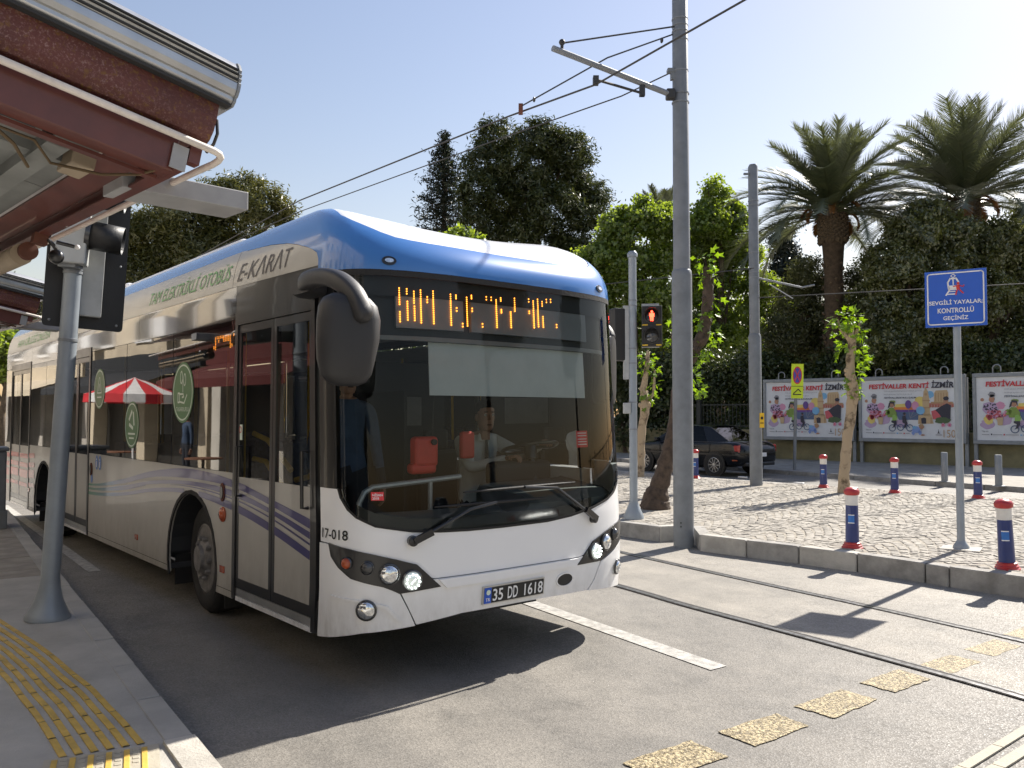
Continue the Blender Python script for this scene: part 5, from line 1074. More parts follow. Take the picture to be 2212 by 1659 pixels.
# white tube along the end and round the corner
b = MB(); b.tube([P(-.02, LQ, 0), P(-.02, .02, 0), P(-.017, .0, -.002), P(-.005, -.012, -.006), P(.02, -.016, -.012), P(.05, -.012, -.02), P(.12, -.005, -.025), P(LP, -.005, -.025)], .0125, 12); b.build('edge_tube', 'white_pipe', sh_, True)
for q in (.72, 1.5): b = MB(); b.lathe([(.020, 0), (.020, .012), (.01, .016)], P(-.004, q, -.045), 14, -sa); b.build('bolt_head', 'galv', sh_, True)
# red end beam and side beam
bxx(.012, .10, .13, LQ, -.115, .028, 'end_beam', 'red_steel', bevel=.004)
bxx(.10, .135, .15, LQ, -.130, -.118, 'beam_flange', 'red_steel')
bxx(.005, LP, .119, .131, -.095, -.032, 'side_beam', 'red_steel'); bxx(.005, LP, .100, .150, -.104, -.095, 'beam_flange', 'red_steel'); bxx(.005, LP, .100, .150, -.032, -.023, 'beam_flange', 'red_steel'); bxx(-.002, .004, .098, .152, -.106, -.021, 'beam_end_plate', 'grey_box')
bxx(.03, LP, .175, .29, -.07, -.06, 'soffit_strip', 'red_steel'); bxx(.01, .05, .05, .09, -.06, .0, 'corner_block', 'red_steel')
# ceiling sheets and joist
for i in range(5): bxx(.14+.8*i, .93+.8*i, .29, LQ, -.045, -.035, 'ceiling_sheet', 'ceiling_sheet')
bxx(.10, LP, .40, .47, -.10, -.046, 'joist', 'ceiling_sheet'); bxx(.42, .50, .29, LQ, -.085, -.046, 'joist', 'ceiling_sheet')
bxx(.0, LP, .0, LQ, .165, .174, 'roof_sheet', 'alu')
bxx(.30, .46, .29, .37, -.115, -.05, 'lamp_body', 'lamp_beige', bevel=.006)
b = MB(); b.tube([P(.12, .75, -.07), P(.2, .62, -.12), P(.26, .5, -.10), P(.34, .42, -.13), P(.25, .28, -.135), P(.12, .20, -.13), P(.04, .15, -.10)], .005, 6); b.tube([P(.15, .8, -.06), P(.28, .55, -.13), P(.5, .45, -.12)], .006, 6); b.build('loose_cable', 'cable', sh_, True)
b = MB(); b.box(P(.14, .6, -.06), (.10, .16, .05), M=SF); b.box(P(.2, .45, -.07), (.06, .08, .06), M=SF); b.build('junction_box', 'interior', sh_)
d_ = Vector((.7071, .7071, 0)); c0 = Vector((-1.50, 3.11, 2.625))-C0; M_ = Matrix((d_, sa, Vector((0, 0, 1)))).transposed()
b = MB(); b.box(c0+d_*.24, (.50, .20, .075), M=M_); b.build('projecting_duct', 'grey_box', sh_, bevel=.004)
b = MB(); b.lathe([(.042, 0), (.042, .03), (.012, .034)], P(1.58, .15, -.18), 20, -sa); b.build('bracket_disc', 'rust_brown', sh_, True); bxx(1.47, 1.52, .10, .16, -.15, -.10, 'bracket_arm', 'rust_brown')
b = MB(); b.sphere(P(1.46, .055, -.19), .034, 16, 10); b.tube([P(1.46, .055, -.16), P(1.47, .10, -.12)], .010, 8); b.build('camera_ball', 'busblack', sh_, True)
b = MB(); b.tube([P(1.45, .07, -.125), P(1.42, .0, -.128)], .009, 8); b.build('cable_end', 'busblack', sh_, True); b = MB(); b.sphere(P(1.415, -.012, -.128), .012, 10, 8); b.build('cable_cap', 'white', sh_, True)
b = MB(); b.tube([P(1.62, .16, -.19), P(LP, .16, -.19)], .05, 14); b.build('conduit', 'lamp_beige', sh_, True)
for p_ in (1.2, 3.6):
    q_ = P(p_, 1.75, -.1); b = MB(); b.box((q_.x, q_.y, (q_.z-2.53)/2), (.10, .10, 2.53+q_.z), rz=.785); b.build('column', 'red_steel', sh_)
s2 = copy_tree(sh_); s2.location = C0+Vector((-3.42, 4.92, 0)); tag(s2, 'second red shelter roof farther along the kerb, behind the traffic light', 'shelter')
# ------------------------------------------------------------------ wall, fence, billboards, parked car
mat('wall_plaster', (.20, .18, .10), .9, var=.22, scale=1.6, bump=.3, bscale=30, detail=8); mat('wall_coping', (.26, .23, .13), .9, var=.2, scale=3)
mat('frame_grey', (.24, .26, .275), .5, metal=.2, var=.1); flat('poster_white', (.66, .68, .70), .45)
WD = Vector((.72, -.694, 0)); WN = Vector((-.694, -.72, 0)); W0 = Vector((9.55, 30.95, 0))
gw = thing('garden_wall', 'low olive plastered wall with dark iron railings running behind the billboards', 'wall', W0, math.atan2(WD.y, WD.x))
b = MB(); b.box((0, .12, .56), (60, .22, 1.12)); b.build('plastered_wall', 'wall_plaster', gw)
b = MB(); b.box((0, .12, 1.145), (60, .28, .05)); b.build('coping', 'wall_coping', gw, bevel=.01)
for x in [-29+2.6*i for i in range(23)]:
    b = MB(); b.box((x, .12, 1.72), (.16, .16, 1.10)); b.box((x, .12, 2.29), (.2, .2, .05)); b.build('railing_post', 'iron', gw)
for z in (1.30, 2.12): b = MB(); b.box((0, .12, z), (59, .035, .045)); b.build('railing_bar', 'iron', gw)
b = MB()
for i in range(360): b.box((-28.9+.16*i, .12, 1.71), (.02, .02, .95))
tag(b.build('railing_uprights', 'iron', gw), kind='stuff')
PC = {'pr': (.55, .03, .04), 'pk': (.03, .03, .05), 'pg': (.25, .25, .27), 'tan': (.52, .38, .22), 'tan2': (.42, .27, .14), 'skinp': (.42, .22, .14), 'purple': (.12, .06, .26), 'pink': (.62, .28, .42), 'sky': (.18, .42, .66), 'sea': (.09, .14, .25), 'sunset': (.72, .22, .05), 'yel': (.72, .58, .16), 'grn': (.20, .30, .06), 'dgrn': (.07, .12, .05), 'rose': (.55, .10, .12), 'mauve': (.46, .34, .50), 'blu': (.22, .32, .62), 'gold': (.48, .30, .14), 'bld': (.45, .16, .12), 'limeg': (.26, .46, .10)}
for k, c in PC.items(): flat('p_'+k, c, .5)
def blob(cx, cy, rx, ry, n=18, j=.16): 
    return [(cx+rx*math.cos(2*math.pi*i/n)*random.uniform(1-j, 1+j), cy+ry*math.sin(2*math.pi*i/n)*random.uniform(1-j, 1+j)) for i in range(n)]
PW, PH = 3.20, 1.90
U = lambda x: (x-1000)/990*PW; V = lambda y: (710-y)/585*PH
def zz(pts): return [(U(x), V(y)) for x, y in pts]
def zb(x, y, rx, ry, j=.16, n=18): return blob(U(x), V(y), rx/990*PW, ry/585*PH, n, j)
def picture():
    L = []
    A = lambda m, *polys: L.append((m, polys))
    A('mauve', zb(1090, 560, 60, 45), zb(1240, 520, 55, 50), zb(1400, 560, 70, 40)); A('yel', zb(1100, 520, 42, 45), zb(1600, 350, 70, 50)); A('sky', zb(1690, 280, 35, 35)); A('pink', zb(1200, 390, 40, 35))
    A('sunset', zz([(1330, 395), (1480, 385), (1620, 400), (1620, 440), (1340, 440)])); A('yel', zz([(1350, 370), (1600, 355), (1610, 398), (1345, 400)])); A('purple', zz([(1350, 425), (1620, 425), (1620, 450), (1345, 450)])); A('sea', zz([(1350, 448), (1625, 448), (1610, 525), (1380, 525)]))
    A('tan', zz([(1730, 265), (1745, 240), (1850, 236), (1862, 262), (1860, 350), (1725, 352)]), zz([(1615, 300), (1680, 300), (1690, 480), (1620, 480)]), zz([(1575, 480), (1700, 470), (1720, 560), (1570, 565)]), zz([(1630, 240), (1670, 240), (1680, 300), (1622, 300)]), zz([(1640, 225), (1650, 205), (1660, 225), (1664, 240), (1636, 240)]))
    A('tan2', *[zz([(x, 262), (x+9, 262), (x+9, 345), (x, 345)]) for x in (1740, 1765, 1790, 1815, 1840)], *[zz([(x, 500), (x+14, 500), (x+14, 560), (x, 560)]) for x in (1585, 1690)], zz([(1618, 330), (1688, 330), (1688, 342), (1618, 342)]), zz([(1615, 400), (1690, 400), (1690, 412), (1615, 412)]), zb(1650, 275, 13, 13, 0), zz([(1700, 350), (1900, 350), (1915, 375), (1690, 380)]))
    A('pk', zz([(1600, 510), (1630, 500), (1650, 510), (1650, 562), (1605, 562)])); A('bld', *[zz([(x, 370+random.randint(-8, 8)), (x+22, 362+random.randint(-8, 8)), (x+24, 400), (x, 405)]) for x in range(1680, 1900, 26)])
    A('skinp', zb(1130, 330, 25, 32), zb(1050, 335, 16, 16), zb(1310, 375, 24, 30), zb(1835, 345, 22, 30), zb(1342, 460, 11, 13), zb(1440, 470, 11, 13), zb(1795, 380, 14, 12)); A('pg', zb(1130, 285, 28, 24), zb(1135, 300, 22, 15))
    A('mauve', zz([(1060, 370), (1110, 355), (1160, 365), (1190, 430), (1150, 470), (1080, 465), (1050, 430)])); A('pk', *[zb(random.randint(1065, 1175), random.randint(370, 450), 7, 8, .3, 7) for _ in range(26)])
    A('grn', zz([(1265, 430), (1290, 405), (1330, 405), (1360, 450), (1365, 500), (1270, 500)]), zb(1265, 450, 30, 28), zb(1320, 345, 32, 14)); A('pk', zz([(1285, 360), (1300, 340), (1340, 345), (1345, 400), (1330, 365), (1300, 362), (1290, 400), (1272, 410)]))
    A('rose', *[zb(random.randint(1090, 1240), random.randint(440, 510), 17, 16, .3, 9) for _ in range(24)], zz([(1700, 440), (1760, 420), (1790, 490), (1770, 525), (1715, 515)])); A('pink', *[zb(random.randint(1100, 1250), random.randint(435, 500), 11, 11, .3, 8) for _ in range(18)]); A('tan', zz([(1170, 500), (1225, 500), (1218, 570), (1178, 570)]))
    A('pk', zz([(1800, 390), (1850, 365), (1885, 385), (1878, 520), (1830, 530), (1800, 500), (1760, 450), (1738, 430), (1752, 420)]), zb(1842, 318, 25, 20)); A('dgrn', zb(1805, 530, 75, 32)); A('pink', zb(1810, 572, 20, 20), zb(1870, 572, 20, 20)); A('rose', zb(1810, 572, 9, 9), zb(1870, 572, 9, 9))
    A('purple', zb(1480, 372, 31, 42, .02)); A('pink', zb(1548, 385, 36, 42, .02)); A('sky', zb(1598, 432, 42, 40, .02)); A('pg', *[zz(q) for q in stroke([(1482, 415), (1495, 500)], 4)+stroke([(1540, 425), (1497, 505)], 4)+stroke([(1580, 465), (1500, 508)], 4)])
    def ring_(x, y, r, w): return [zz(q) for q in stroke(circ(x, y, r, r, 20), w, True)]
    A('sea', *ring_(1318, 606, 32, 8), *ring_(1400, 600, 30, 8), *ring_(1492, 604, 32, 8), *[zz(q) for q in stroke([(1318, 606), (1350, 565), (1400, 600)], 8)+stroke([(1420, 600), (1455, 560), (1492, 604)], 8)])
    A('limeg', zz([(1320, 480), (1345, 472), (1370, 500), (1362, 535), (1318, 535)])); A('pk', zz([(1310, 532), (1360, 530), (1362, 560), (1340, 600), (1325, 600), (1335, 560), (1310, 550)]), zz([(1420, 490), (1450, 482), (1462, 540), (1470, 560), (1448, 605), (1435, 605), (1445, 565), (1420, 550)]), zb(1440, 463, 14, 13))
    A('blu', zb(1555, 620, 42, 30), zb(1525, 655, 16, 20), zb(1590, 650, 16, 20)); A('tan2', zb(1605, 590, 26, 26)); A('sky', zb(1540, 600, 22, 16)); A('skinp', zb(1610, 600, 15, 15), zb(1620, 672, 20, 8))
    A('pk', zz([(1763, 645), (1768, 612), (1773, 645), (1782, 655), (1755, 655)]), zz([(1120, 648), (1132, 648), (1132, 662), (1120, 662)])); A('pr', zz([(1225, 650), (1237, 650), (1237, 663), (1225, 663)]), zz([(1430, 652), (1442, 652), (1442, 665), (1430, 665)])); A('sky', zz([(1362, 652), (1376, 652), (1376, 664), (1362, 664)]))
    A('pg', *[zz([(a, 655), (c, 655), (c, 660), (a, 660)]) for a, c in ((1045, 1108), (1138, 1215), (1242, 1350), (1382, 1415), (1448, 1490))], zz([(1742, 665), (1800, 665), (1800, 672), (1742, 672)]))
    return L
pic = picture(); names = sorted({k for k, _ in pic}); pb = MB()
for li, (k, polys) in enumerate(pic):
    pb.mi = names.index(k)
    for p_ in polys: pb.sheet(p_, Matrix.Translation((0, 0, .0012*(li+1))))
def billboard(a, c, label, first=None):
    a = Vector((*a, 0)); c = Vector((*c, 0)); d = c-a; Lb = d.length; t = thing('billboard', label, 'billboard', a+Vector((0, 0, .115)), math.atan2(d.y, d.x), group='festival billboards before the wall')
    z0, z1_ = .72, 2.90
    for x in (.03, Lb-.03): b = MB(); b.box((x, .12, 1.40), (.10, .10, 2.80)); b.build('post', 'frame_grey', t)
    for nm, cx_, sx_, cz_, sz_ in (('frame_rail', Lb/2, Lb, z0+.06, .12), ('frame_rail', Lb/2, Lb, z1_-.06, .12), ('frame_stile', .05, .10, (z0+z1_)/2, z1_-z0-.24), ('frame_stile', Lb-.05, .10, (z0+z1_)/2, z1_-z0-.24)):
        b = MB(); b.box((cx_, 0, cz_), (sx_, .14, sz_)); b.build(nm, 'frame_grey', t, bevel=.012)
    b = MB(); b.box((Lb/2, .02, (z0+z1_)/2), (Lb-.18, .06, z1_-z0-.22)); b.build('back_panel', 'frame_grey', t)
    k = (Lb-.20)/PW; kz = (z1_-z0-.24)/PH; b = MB(); b.box((Lb/2, -.014, (z0+z1_)/2), (Lb-.20, .006, z1_-z0-.24)); po = b.build('poster', 'poster_white', t)
    Mx = frame((.10, -.019, z0+.12), (k, 0, 0), (0, 0, kz), (0, -1, 0))
    if first is None:
        o = pb.build('printed_picture', ['p_'+n_ for n_ in names], po, fix=False); first = o.data
    else: o = bpy.data.objects.new('printed_picture', first); col.objects.link(o); o.parent = po
    o.matrix_local = Mx
    for key, x0, x1, y0, y1, mm in (('fest', 1083, 1685, 215, 152, 'p_pr'), ('izmir', 1706, 1918, 215, 140, 'p_pk'), ('small1', 1238, 1620, 248, 230, 'p_pg'), ('small2', 1238, 1520, 280, 262, 'p_pg'), ('bul', 1238, 1560, 318, 292, 'p_pk'), ('p150', 1815, 1925, 692, 618, 'p_gold'), ('takip', 1043, 1102, 638, 618, 'p_pk')):
        put_text(key, Mx, U(x0), U(x1), V(y0), V(y1), 'lettering', mm, po, .045)
    for x in (.55, Lb-.75):
        b = MB(); b.tube([(x, .05, z1_-.02)]+[(x+.11-.11*math.cos(q*.393), .05, z1_+.16+.10*math.sin(q*.393)) for q in range(9)]+[(x+.22, .05, z1_+.05)], .018, 8); b.build('lifting_hook', 'galv', t, True)
    return first
f = billboard((9.22, 30.45), (11.72, 28.48), 'festival billboard behind the yellow no-stopping sign')
billboard((11.86, 28.40), (14.22, 26.02), 'festival billboard between the pollarded tree and the blue sign post', f)
billboard((14.36, 25.88), (16.80, 23.44), 'festival billboard cut by the right edge of the picture', f)
# ---- cars
mat('car_black', (.006, .007, .009), .22, var=.05, coat=.25, rvar=.02, spec=.3); mat('car_silver', (.42, .43, .44), .3, metal=.6, coat=.8); mat('car_white', (.7, .7, .7), .25, coat=.8); mat('tail_red', (.45, .012, .012), .2, coat=.7); mat('rim_alloy', (.5, .5, .5), .3, metal=.8)
def sedan(label, paint, loc, rz, name='sedan_car'):
    t = thing(name, label, 'car', loc, rz)
    st_ = [(-2.27, .44, .74, .66, .02), (-2.22, .36, .84, .77, .03), (-2.08, .30, .945, .835, .03), (-1.8, .27, .985, .865, .035), (-1.35, .25, .985, .878, .03), (-.6, .21, .955, .885, .02), (.3, .21, .945, .885, .02), (.95, .22, .935, .878, .03), (1.35, .25, .90, .87, .04), (1.8, .27, .82, .84, .045), (2.08, .31, .72, .79, .04), (2.22, .37, .62, .70, .03), (2.28, .43, .55, .58, .01)]
    b = MB(); secs = []
    for x, zl, zb_, w, cr in st_:
        half = [(0, zl), (w*.80, zl), (w*.95, zl+.07), (w*.995, .50 if zb_ > .6 else zl+.1), (w, min(.62, zb_-.1)), (w*.985, zb_-.10), (w*.955, zb_-.03), (w*.88, zb_+.002), (w*.5, zb_+cr*.8), (0, zb_+cr)]
        secs.append([(x, y, z) for y, z in half] + [(x, -y, z) for y, z in reversed(half[1:-1])])
    sweep(b, secs); b.build('body', paint, t, True)
    gl = [(-1.72, .70, .985), (-1.0, .76, .965), (.1, .78, .955), (1.02, .74, .955)]; ro_ = [(-.98, .565, 1.375), (-.55, .595, 1.41), (-.1, .605, 1.42), (.22, .575, 1.385)]
    b = MB(); vs_ = [(x, s_*y, z) for s_ in (1, -1) for x, y, z in gl+ro_]; b.add(vs_, [(0, 1, 5, 4), (1, 2, 6, 5), (2, 3, 7, 6), (8, 12, 13, 9), (9, 13, 14, 10), (10, 14, 15, 11), (0, 4, 12, 8), (3, 11, 15, 7)]); b.build('windows', 'car_glass', t)
    b = MB(); n_ = 4; rs = [[(x, y*k, z+dz) for k, dz in ((1.03, -.01), (.9, .018), (.5, .034), (0, .038), (-.5, .034), (-.9, .018), (-1.03, -.01))] for x, y, z in ro_]; vs_ = [p for s_ in rs for p in s_]; b.add(vs_, [(i*7+j, i*7+j+1, i*7+8+j, i*7+7+j) for i in range(3) for j in range(6)]); b.build('roof', paint, t, True)
    for s_ in (1, -1):
        b = MB()
        b = MB(); qp = [(-1.74, .705, .985), (-1.02, .768, .965), (-.72, .592, 1.40), (-.99, .568, 1.378)]; b.add([(x, s_*(y+.008), z) for x, y, z in qp]+[(x, s_*(y-.03), z) for x, y, z in qp], [(0, 1, 2, 3), (4, 5, 6, 7), (0, 1, 5, 4), (1, 2, 6, 5), (2, 3, 7, 6), (3, 0, 4, 7)]); b.build('pillar', paint, t)
        for a, c, w_ in ((gl[3], ro_[3], .09), ((-.35, .775, .955), (-.35, .60, 1.41), .07)): b = MB(); b.beam((a[0], s_*(a[1]+.004), a[2]), (c[0], s_*(c[1]+.006), c[2]), w_, .02, (0, s_, .3)); b.build('pillar', paint, t)
        b = MB(); b.tube([(-1.75, s_*.79, .965), (-.9, s_*.845, .955), (.95, s_*.825, .95)], .014, 6); b.build('waist_trim', 'busblack', t)
        b = MB(); b.box((.78, s_*.93, 1.0), (.12, .18, .12)); b.build('door_mirror', paint, t, bevel=.03)
        for x in (.35, -.55): b = MB(); b.box((x, s_*.892, .82), (.18, .025, .03)); b.build('door_handle', paint, t, bevel=.008)
        b = MB(); b.box((.0, s_*.887, .62), (3.0, .012, .045)); b.build('rub_strip', 'busblack', t); b = MB()
        for x in (-.36, .72, -1.18): b.box((x, s_*.884, .62), (.008, .01, .62))
        b.build('door_gap', 'seam', t)
        b = MB(); b.prism([(-.13, -.10), (.02, -.10), (.02, .09), (-.10, .10)], frame((-2.125, s_*.735, .80), (0, -s_*1, 0) if False else (.35, s_*-.93, 0), (0, 0, 1)), .03); b.build('tail_light', 'tail_red', t); b = MB(); b.box((-2.06, s_*.80, .80), (.24, .09, .17), rz=s_*-.25); b.build('tail_light', 'tail_red', t, bevel=.02)
        b = MB(); b.box((2.10, s_*.62, .64), (.16, .28, .12), rz=s_*-.5); b.build('head_light', 'lens', t, bevel=.02); b = MB(); b.box((-2.02, s_*.83, .47), (.16, .02, .03)); b.build('side_marker', 'amber', t)
    b = MB(); b.box((-.75, 0, 1.0), (1.3, 1.2, .26)); b.box((.35, 0, 1.02), (.35, 1.1, .34)); b.build('cabin_seats', 'interior', t, bevel=.06)
    b = MB(); b.box((-2.27, 0, .62), (.03, .50, .11)); b.build('number_plate', 'white', t); b = MB(); b.box((-2.22, 0, .36), (.10, 1.3, .10)); b.build('rear_valance', 'busblack', t, bevel=.02)
    for x in (-1.35, 1.35):
        for s_ in (1, -1):
            b = MB(); b.lathe([(.375, 0), (.375, .03)], (x, s_*.862, .33), 28, (0, s_, 0)); b.build('wheel_arch', 'black', t)
            w = bpy.data.objects.new('wheel', None); col.objects.link(w); w.parent = t; w.location = (x, s_*.80, .32)
            b = MB(); b.lathe([(.21, -.1), (.30, -.1), (.32, -.07), (.32, .07), (.30, .105), (.215, .108), (.205, .08)], (0, 0, 0), 28, (0, s_, 0), caps=False); b.build('tyre', 'rubber', w, True)
            b = MB(); b.lathe([(.215, .100), (.20, .105), (.19, .06), (.06, .05)], (0, 0, 0), 24, (0, s_, 0), caps=False); b.lathe([(.055, .04), (.05, .10), (.001, .105)], (0, 0, 0), 12, (0, s_, 0), caps=False)
            for k in range(10): q = 2*math.pi*k/10; b.beam((.05*math.cos(q), s_*.092, .05*math.sin(q)), (.195*math.cos(q), s_*.098, .195*math.sin(q)), .022, .02, (0, s_, 0))
            b.build('rim', 'rim_alloy', w); b = MB(); b.lathe([(.19, .03), (.001, .03)], (0, 0, 0), 20, (0, s_, 0), caps=False); b.build('brake_disc', 'busblack', w)
    return t
sedan('black saloon car on the far road behind the leaning tree trunk', 'car_black', (5.62, 25.2, 0), math.atan2(.8, -.6))
# ------------------------------------------------------------------ vegetation
leafmat('pine_leaf', (.028, .040, .012), (.090, .105, .030), .25); leafmat('pine_light', (.055, .066, .017), (.15, .148, .04), .28); leafmat('spruce_leaf', (.010, .016, .010), (.030, .042, .022), .1)
leafmat('bright_leaf', (.10, .15, .026), (.26, .34, .065), .6); leafmat('dark_leaf', (.054, .074, .020), (.18, .195, .055), .40, gloss=.10); leafmat('olive_leaf', (.045, .055, .018), (.11, .12, .045), .25); leafmat('plane_leaf', (.09, .17, .014), (.19, .31, .035), .5, 3)
leafmat('palm_leaf', (.054, .068, .026), (.13, .15, .06), .28, gloss=.16); leafmat('palm_dry', (.16, .075, .02), (.30, .15, .05), .2); leafmat('shade_leaf', (.026, .040, .012), (.075, .098, .028), .25)
mat('bark', (.10, .075, .05), .9, var=.35, scale=9, bump=.8, bscale=22, detail=8); mat('plane_bark', (.16, .11, .065), .85, var=.3, scale=5, c2=(.40, .31, .205), lo=.33, hi=.47, bump=.4, bscale=20); mat('dark_bark', (.075, .052, .036), .9, var=.4, scale=10, bump=.9, bscale=24, detail=8)
mat('palm_bark', (.085, .058, .036), .95, var=.35, scale=7, bump=.7, bscale=16); mat('palm_boot', (.115, .082, .05), .9, var=.3, scale=9)
PIT = math.atan(65.5/1795)
def at(x, y, Y):                                    # measured direction of a point in the view -> world point at distance Y
    u = (x-1106)/1795; v = -(y-829.5)/1795; dy = math.cos(PIT)-v*math.sin(PIT); dz = math.sin(PIT)+v*math.cos(PIT); k = Y/dy
    return Vector((u*k, Y, 1.75+dz*k))
def leaves(name, C, N, size, aspect, m, parent, jit=.35, droop=0.0):
    """diamond leaves at points C with mean facing N, as one mesh"""
    n = len(C); t = rng.normal(size=(n, 3)); N = N+rng.normal(scale=.7, size=(n, 3)); N /= np.linalg.norm(N, axis=1, keepdims=True)+1e-9
    t -= N*(t*N).sum(1, keepdims=True); t /= np.linalg.norm(t, axis=1, keepdims=True)+1e-9; t[:, 2] -= droop; b = np.cross(N, t)
    L = size*(1+rng.uniform(-jit, jit, (n, 1))); w = L*aspect
    V_ = np.empty((n, 4, 3)); V_[:, 0] = C-t*L*.5; V_[:, 1] = C+b*w*.5-t*L*.05; V_[:, 2] = C+t*L*.5; V_[:, 3] = C-b*w*.5-t*L*.05
    return mesh_quads(name, V_.reshape(-1, 3), n, m, parent)
def mesh_quads(name, V_, n, m, parent):
    me = bpy.data.meshes.new(name); me.vertices.add(4*n); me.vertices.foreach_set('co', V_.astype(np.float32).ravel()); me.loops.add(4*n); me.loops.foreach_set('vertex_index', np.arange(4*n, dtype=np.int32))
    me.polygons.add(n); me.polygons.foreach_set('loop_start', np.arange(0, 4*n, 4, dtype=np.int32)); me.polygons.foreach_set('loop_total', np.full(n, 4, dtype=np.int32)); me.update(calc_edges=True); me.materials.append(MATS[m])
    o = bpy.data.objects.new(name, me); col.objects.link(o); o.parent = parent; return o
def crown(name, blobs, nclump, nleaf, cr, size, aspect, m, parent, flat_=.75, up=.3, droop=0.0):
    """clumps of leaves over the blobs' volume (mostly near their surface)"""
    bl = np.array([(*b[0], b[1]) for b in blobs]); wts = bl[:, 3]**2; wts /= wts.sum(); idx = rng.choice(len(bl), nclump, p=wts)
    d = rng.normal(size=(nclump, 3)); d /= np.linalg.norm(d, axis=1, keepdims=True); rad = bl[idx, 3:4]*np.cbrt(rng.uniform(.16, 1, (nclump, 1))); cc = bl[idx, :3]+d*rad*np.array([1, 1, .85])
    crs = cr*rng.uniform(.6, 1.4, (nclump, 1)); P_ = np.repeat(cc, nleaf, 0)+rng.normal(size=(nclump*nleaf, 3))*np.repeat(crs, nleaf, 0)*np.array([1, 1, flat_])*.5
    N = np.repeat(d, nleaf, 0)*.7+np.array([0, 0, up]); return leaves(name, P_, N, size, aspect, m, parent, droop=droop)
def limbs(parent, base, top, blobs, r0, m='bark', k=6):
    base = Vector(base); top = Vector(top); b = MB(); mid = base.lerp(top, .5)+Vector((random.uniform(-.25, .25), random.uniform(-.2, .2), 0)); b.tube([base, base.lerp(mid, .15), mid, top], [r0*1.35, r0, r0*.8, r0*.55], 10)
    for bb in random.sample(blobs, min(k, len(blobs))):
        c = Vector(bb[0]); s_ = base.lerp(top, random.uniform(.55, .98)); q = s_.lerp(c, .5)+Vector((0, 0, -.15*(c-s_).length*.5)); b.tube([s_, q, c], [r0*.42, r0*.26, r0*.07], 7)
    b.build('trunk', m, parent, True)
def tree(name, label, px, Y, trunk_px, top_y, bl, leaf, nclump, nleaf, cr, size, aspect, r0=.25, grp=None, bark='bark', dY=1.0, up=.3, flat_=.75):
    base = at(trunk_px, 900, Y); base.z = .1; t = thing(name, label, 'tree', base, group=grp); top = at(trunk_px+(random.uniform(-6, 6)), top_y, Y)-base
    k = Y/1795; blobs = [(at(x, y, Y+random.uniform(-dY, dY)*r*k)-base, r*k) for x, y, r in bl]
    crown('crown', blobs, nclump, nleaf, cr, size, aspect, leaf, t, up=up, flat_=flat_); limbs(t, (0, 0, 0), top, blobs, r0, bark, 9); return t
PARK = 'trees of the park behind the wall'
pine = tree('pine_tree', 'broad dark umbrella pine rising behind the bus roof', 0, 45, 1158, 430, [(1080, 300, 48), (1165, 303, 52), (1225, 330, 52), (1050, 352, 52), (1130, 370, 66), (1215, 390, 62), (1268, 420, 46), (1030, 415, 42), (1100, 440, 58), (1190, 445, 58), (1258, 470, 40), (1288, 440, 26), (1070, 500, 44), (1140, 500, 36), (1020, 470, 34), (1215, 520, 34), (1270, 540, 40), (1250, 555, 40), (1190, 570, 36)], 'pine_leaf', 1150, 66, .46, .27, .26, .34, PARK, 'dark_bark', 1.0, .8)
tree('pine_tree', 'olive green pine seen between the shelter duct and the bus roof', 0, 38, 450, 560, [(520, 412, 50), (468, 440, 60), (560, 440, 55), (430, 500, 72), (510, 500, 72), (596, 452, 32), (330, 525, 66), (380, 560, 76), (300, 590, 60), (612, 470, 22), (450, 560, 76), (280, 490, 42), (540, 560, 60), (240, 560, 50), (200, 620, 60), (350, 470, 50)], 'pine_light', 1250, 60, .42, .24, .26, .3, PARK, 'dark_bark', .9, .8)
tree('pine_tree', 'distant round-topped pines far left behind the second shelter', 0, 70, 40, 700, [(30, 628, 26), (70, 640, 24), (0, 640, 28), (100, 650, 24), (50, 665, 35), (-40, 640, 40), (130, 670, 30)], 'pine_light', 800, 16, .7, .4, .3, .3, PARK, 'dark_bark')
tree('street_tree', 'fresh green street tree beyond the rear of the bus', 0, 42, 10, 830, [(8, 750, 34), (30, 735, 22), (-10, 790, 40), (18, 800, 24), (-40, 740, 50)], 'bright_leaf', 420, 22, .4, .24, .7, .2, None, 'bark')
# dark spruce beside the pine
Ys = 47; base = at(958, 900, Ys); base.z = .1; t = thing('spruce_tree', 'slim ragged dark conifer left of the umbrella pine', 'tree', base, group=PARK); topz = at(958, 284, Ys).z-.1; pts = []; nrm = []; b = MB(); b.tube([(0, 0, 0), (0, 0, topz*.6), (0, 0, topz)], [.28, .16, .02], 8)
for i in range(190):
    f = (i/190)**.8; z = topz*(.40+.60*f); r = max(.18, (1-f)**.9*4.6*random.uniform(.45, 1.12)); a = i*2.4; tip = Vector((r*math.cos(a), r*math.sin(a), z-.06*r+.25*r*(f > .5))); o_ = Vector((0, 0, z)); b.tube([o_, o_.lerp(tip, .5)+Vector((0, 0, -.12*r)), tip], [.035, .025, .008], 5)
    for k in range(int(14+r*34)):
        g = random.uniform(.12, 1.03); p = o_.lerp(tip, g); pts.append(p+Vector((random.gauss(0, .16), random.gauss(0, .16), random.gauss(-.08, .13)))); nrm.append((0, 0, 1))
leaves('crown', np.array(pts), np.array(nrm), .30, .24, 'spruce_leaf', t); b.build('trunk', 'dark_bark', t)
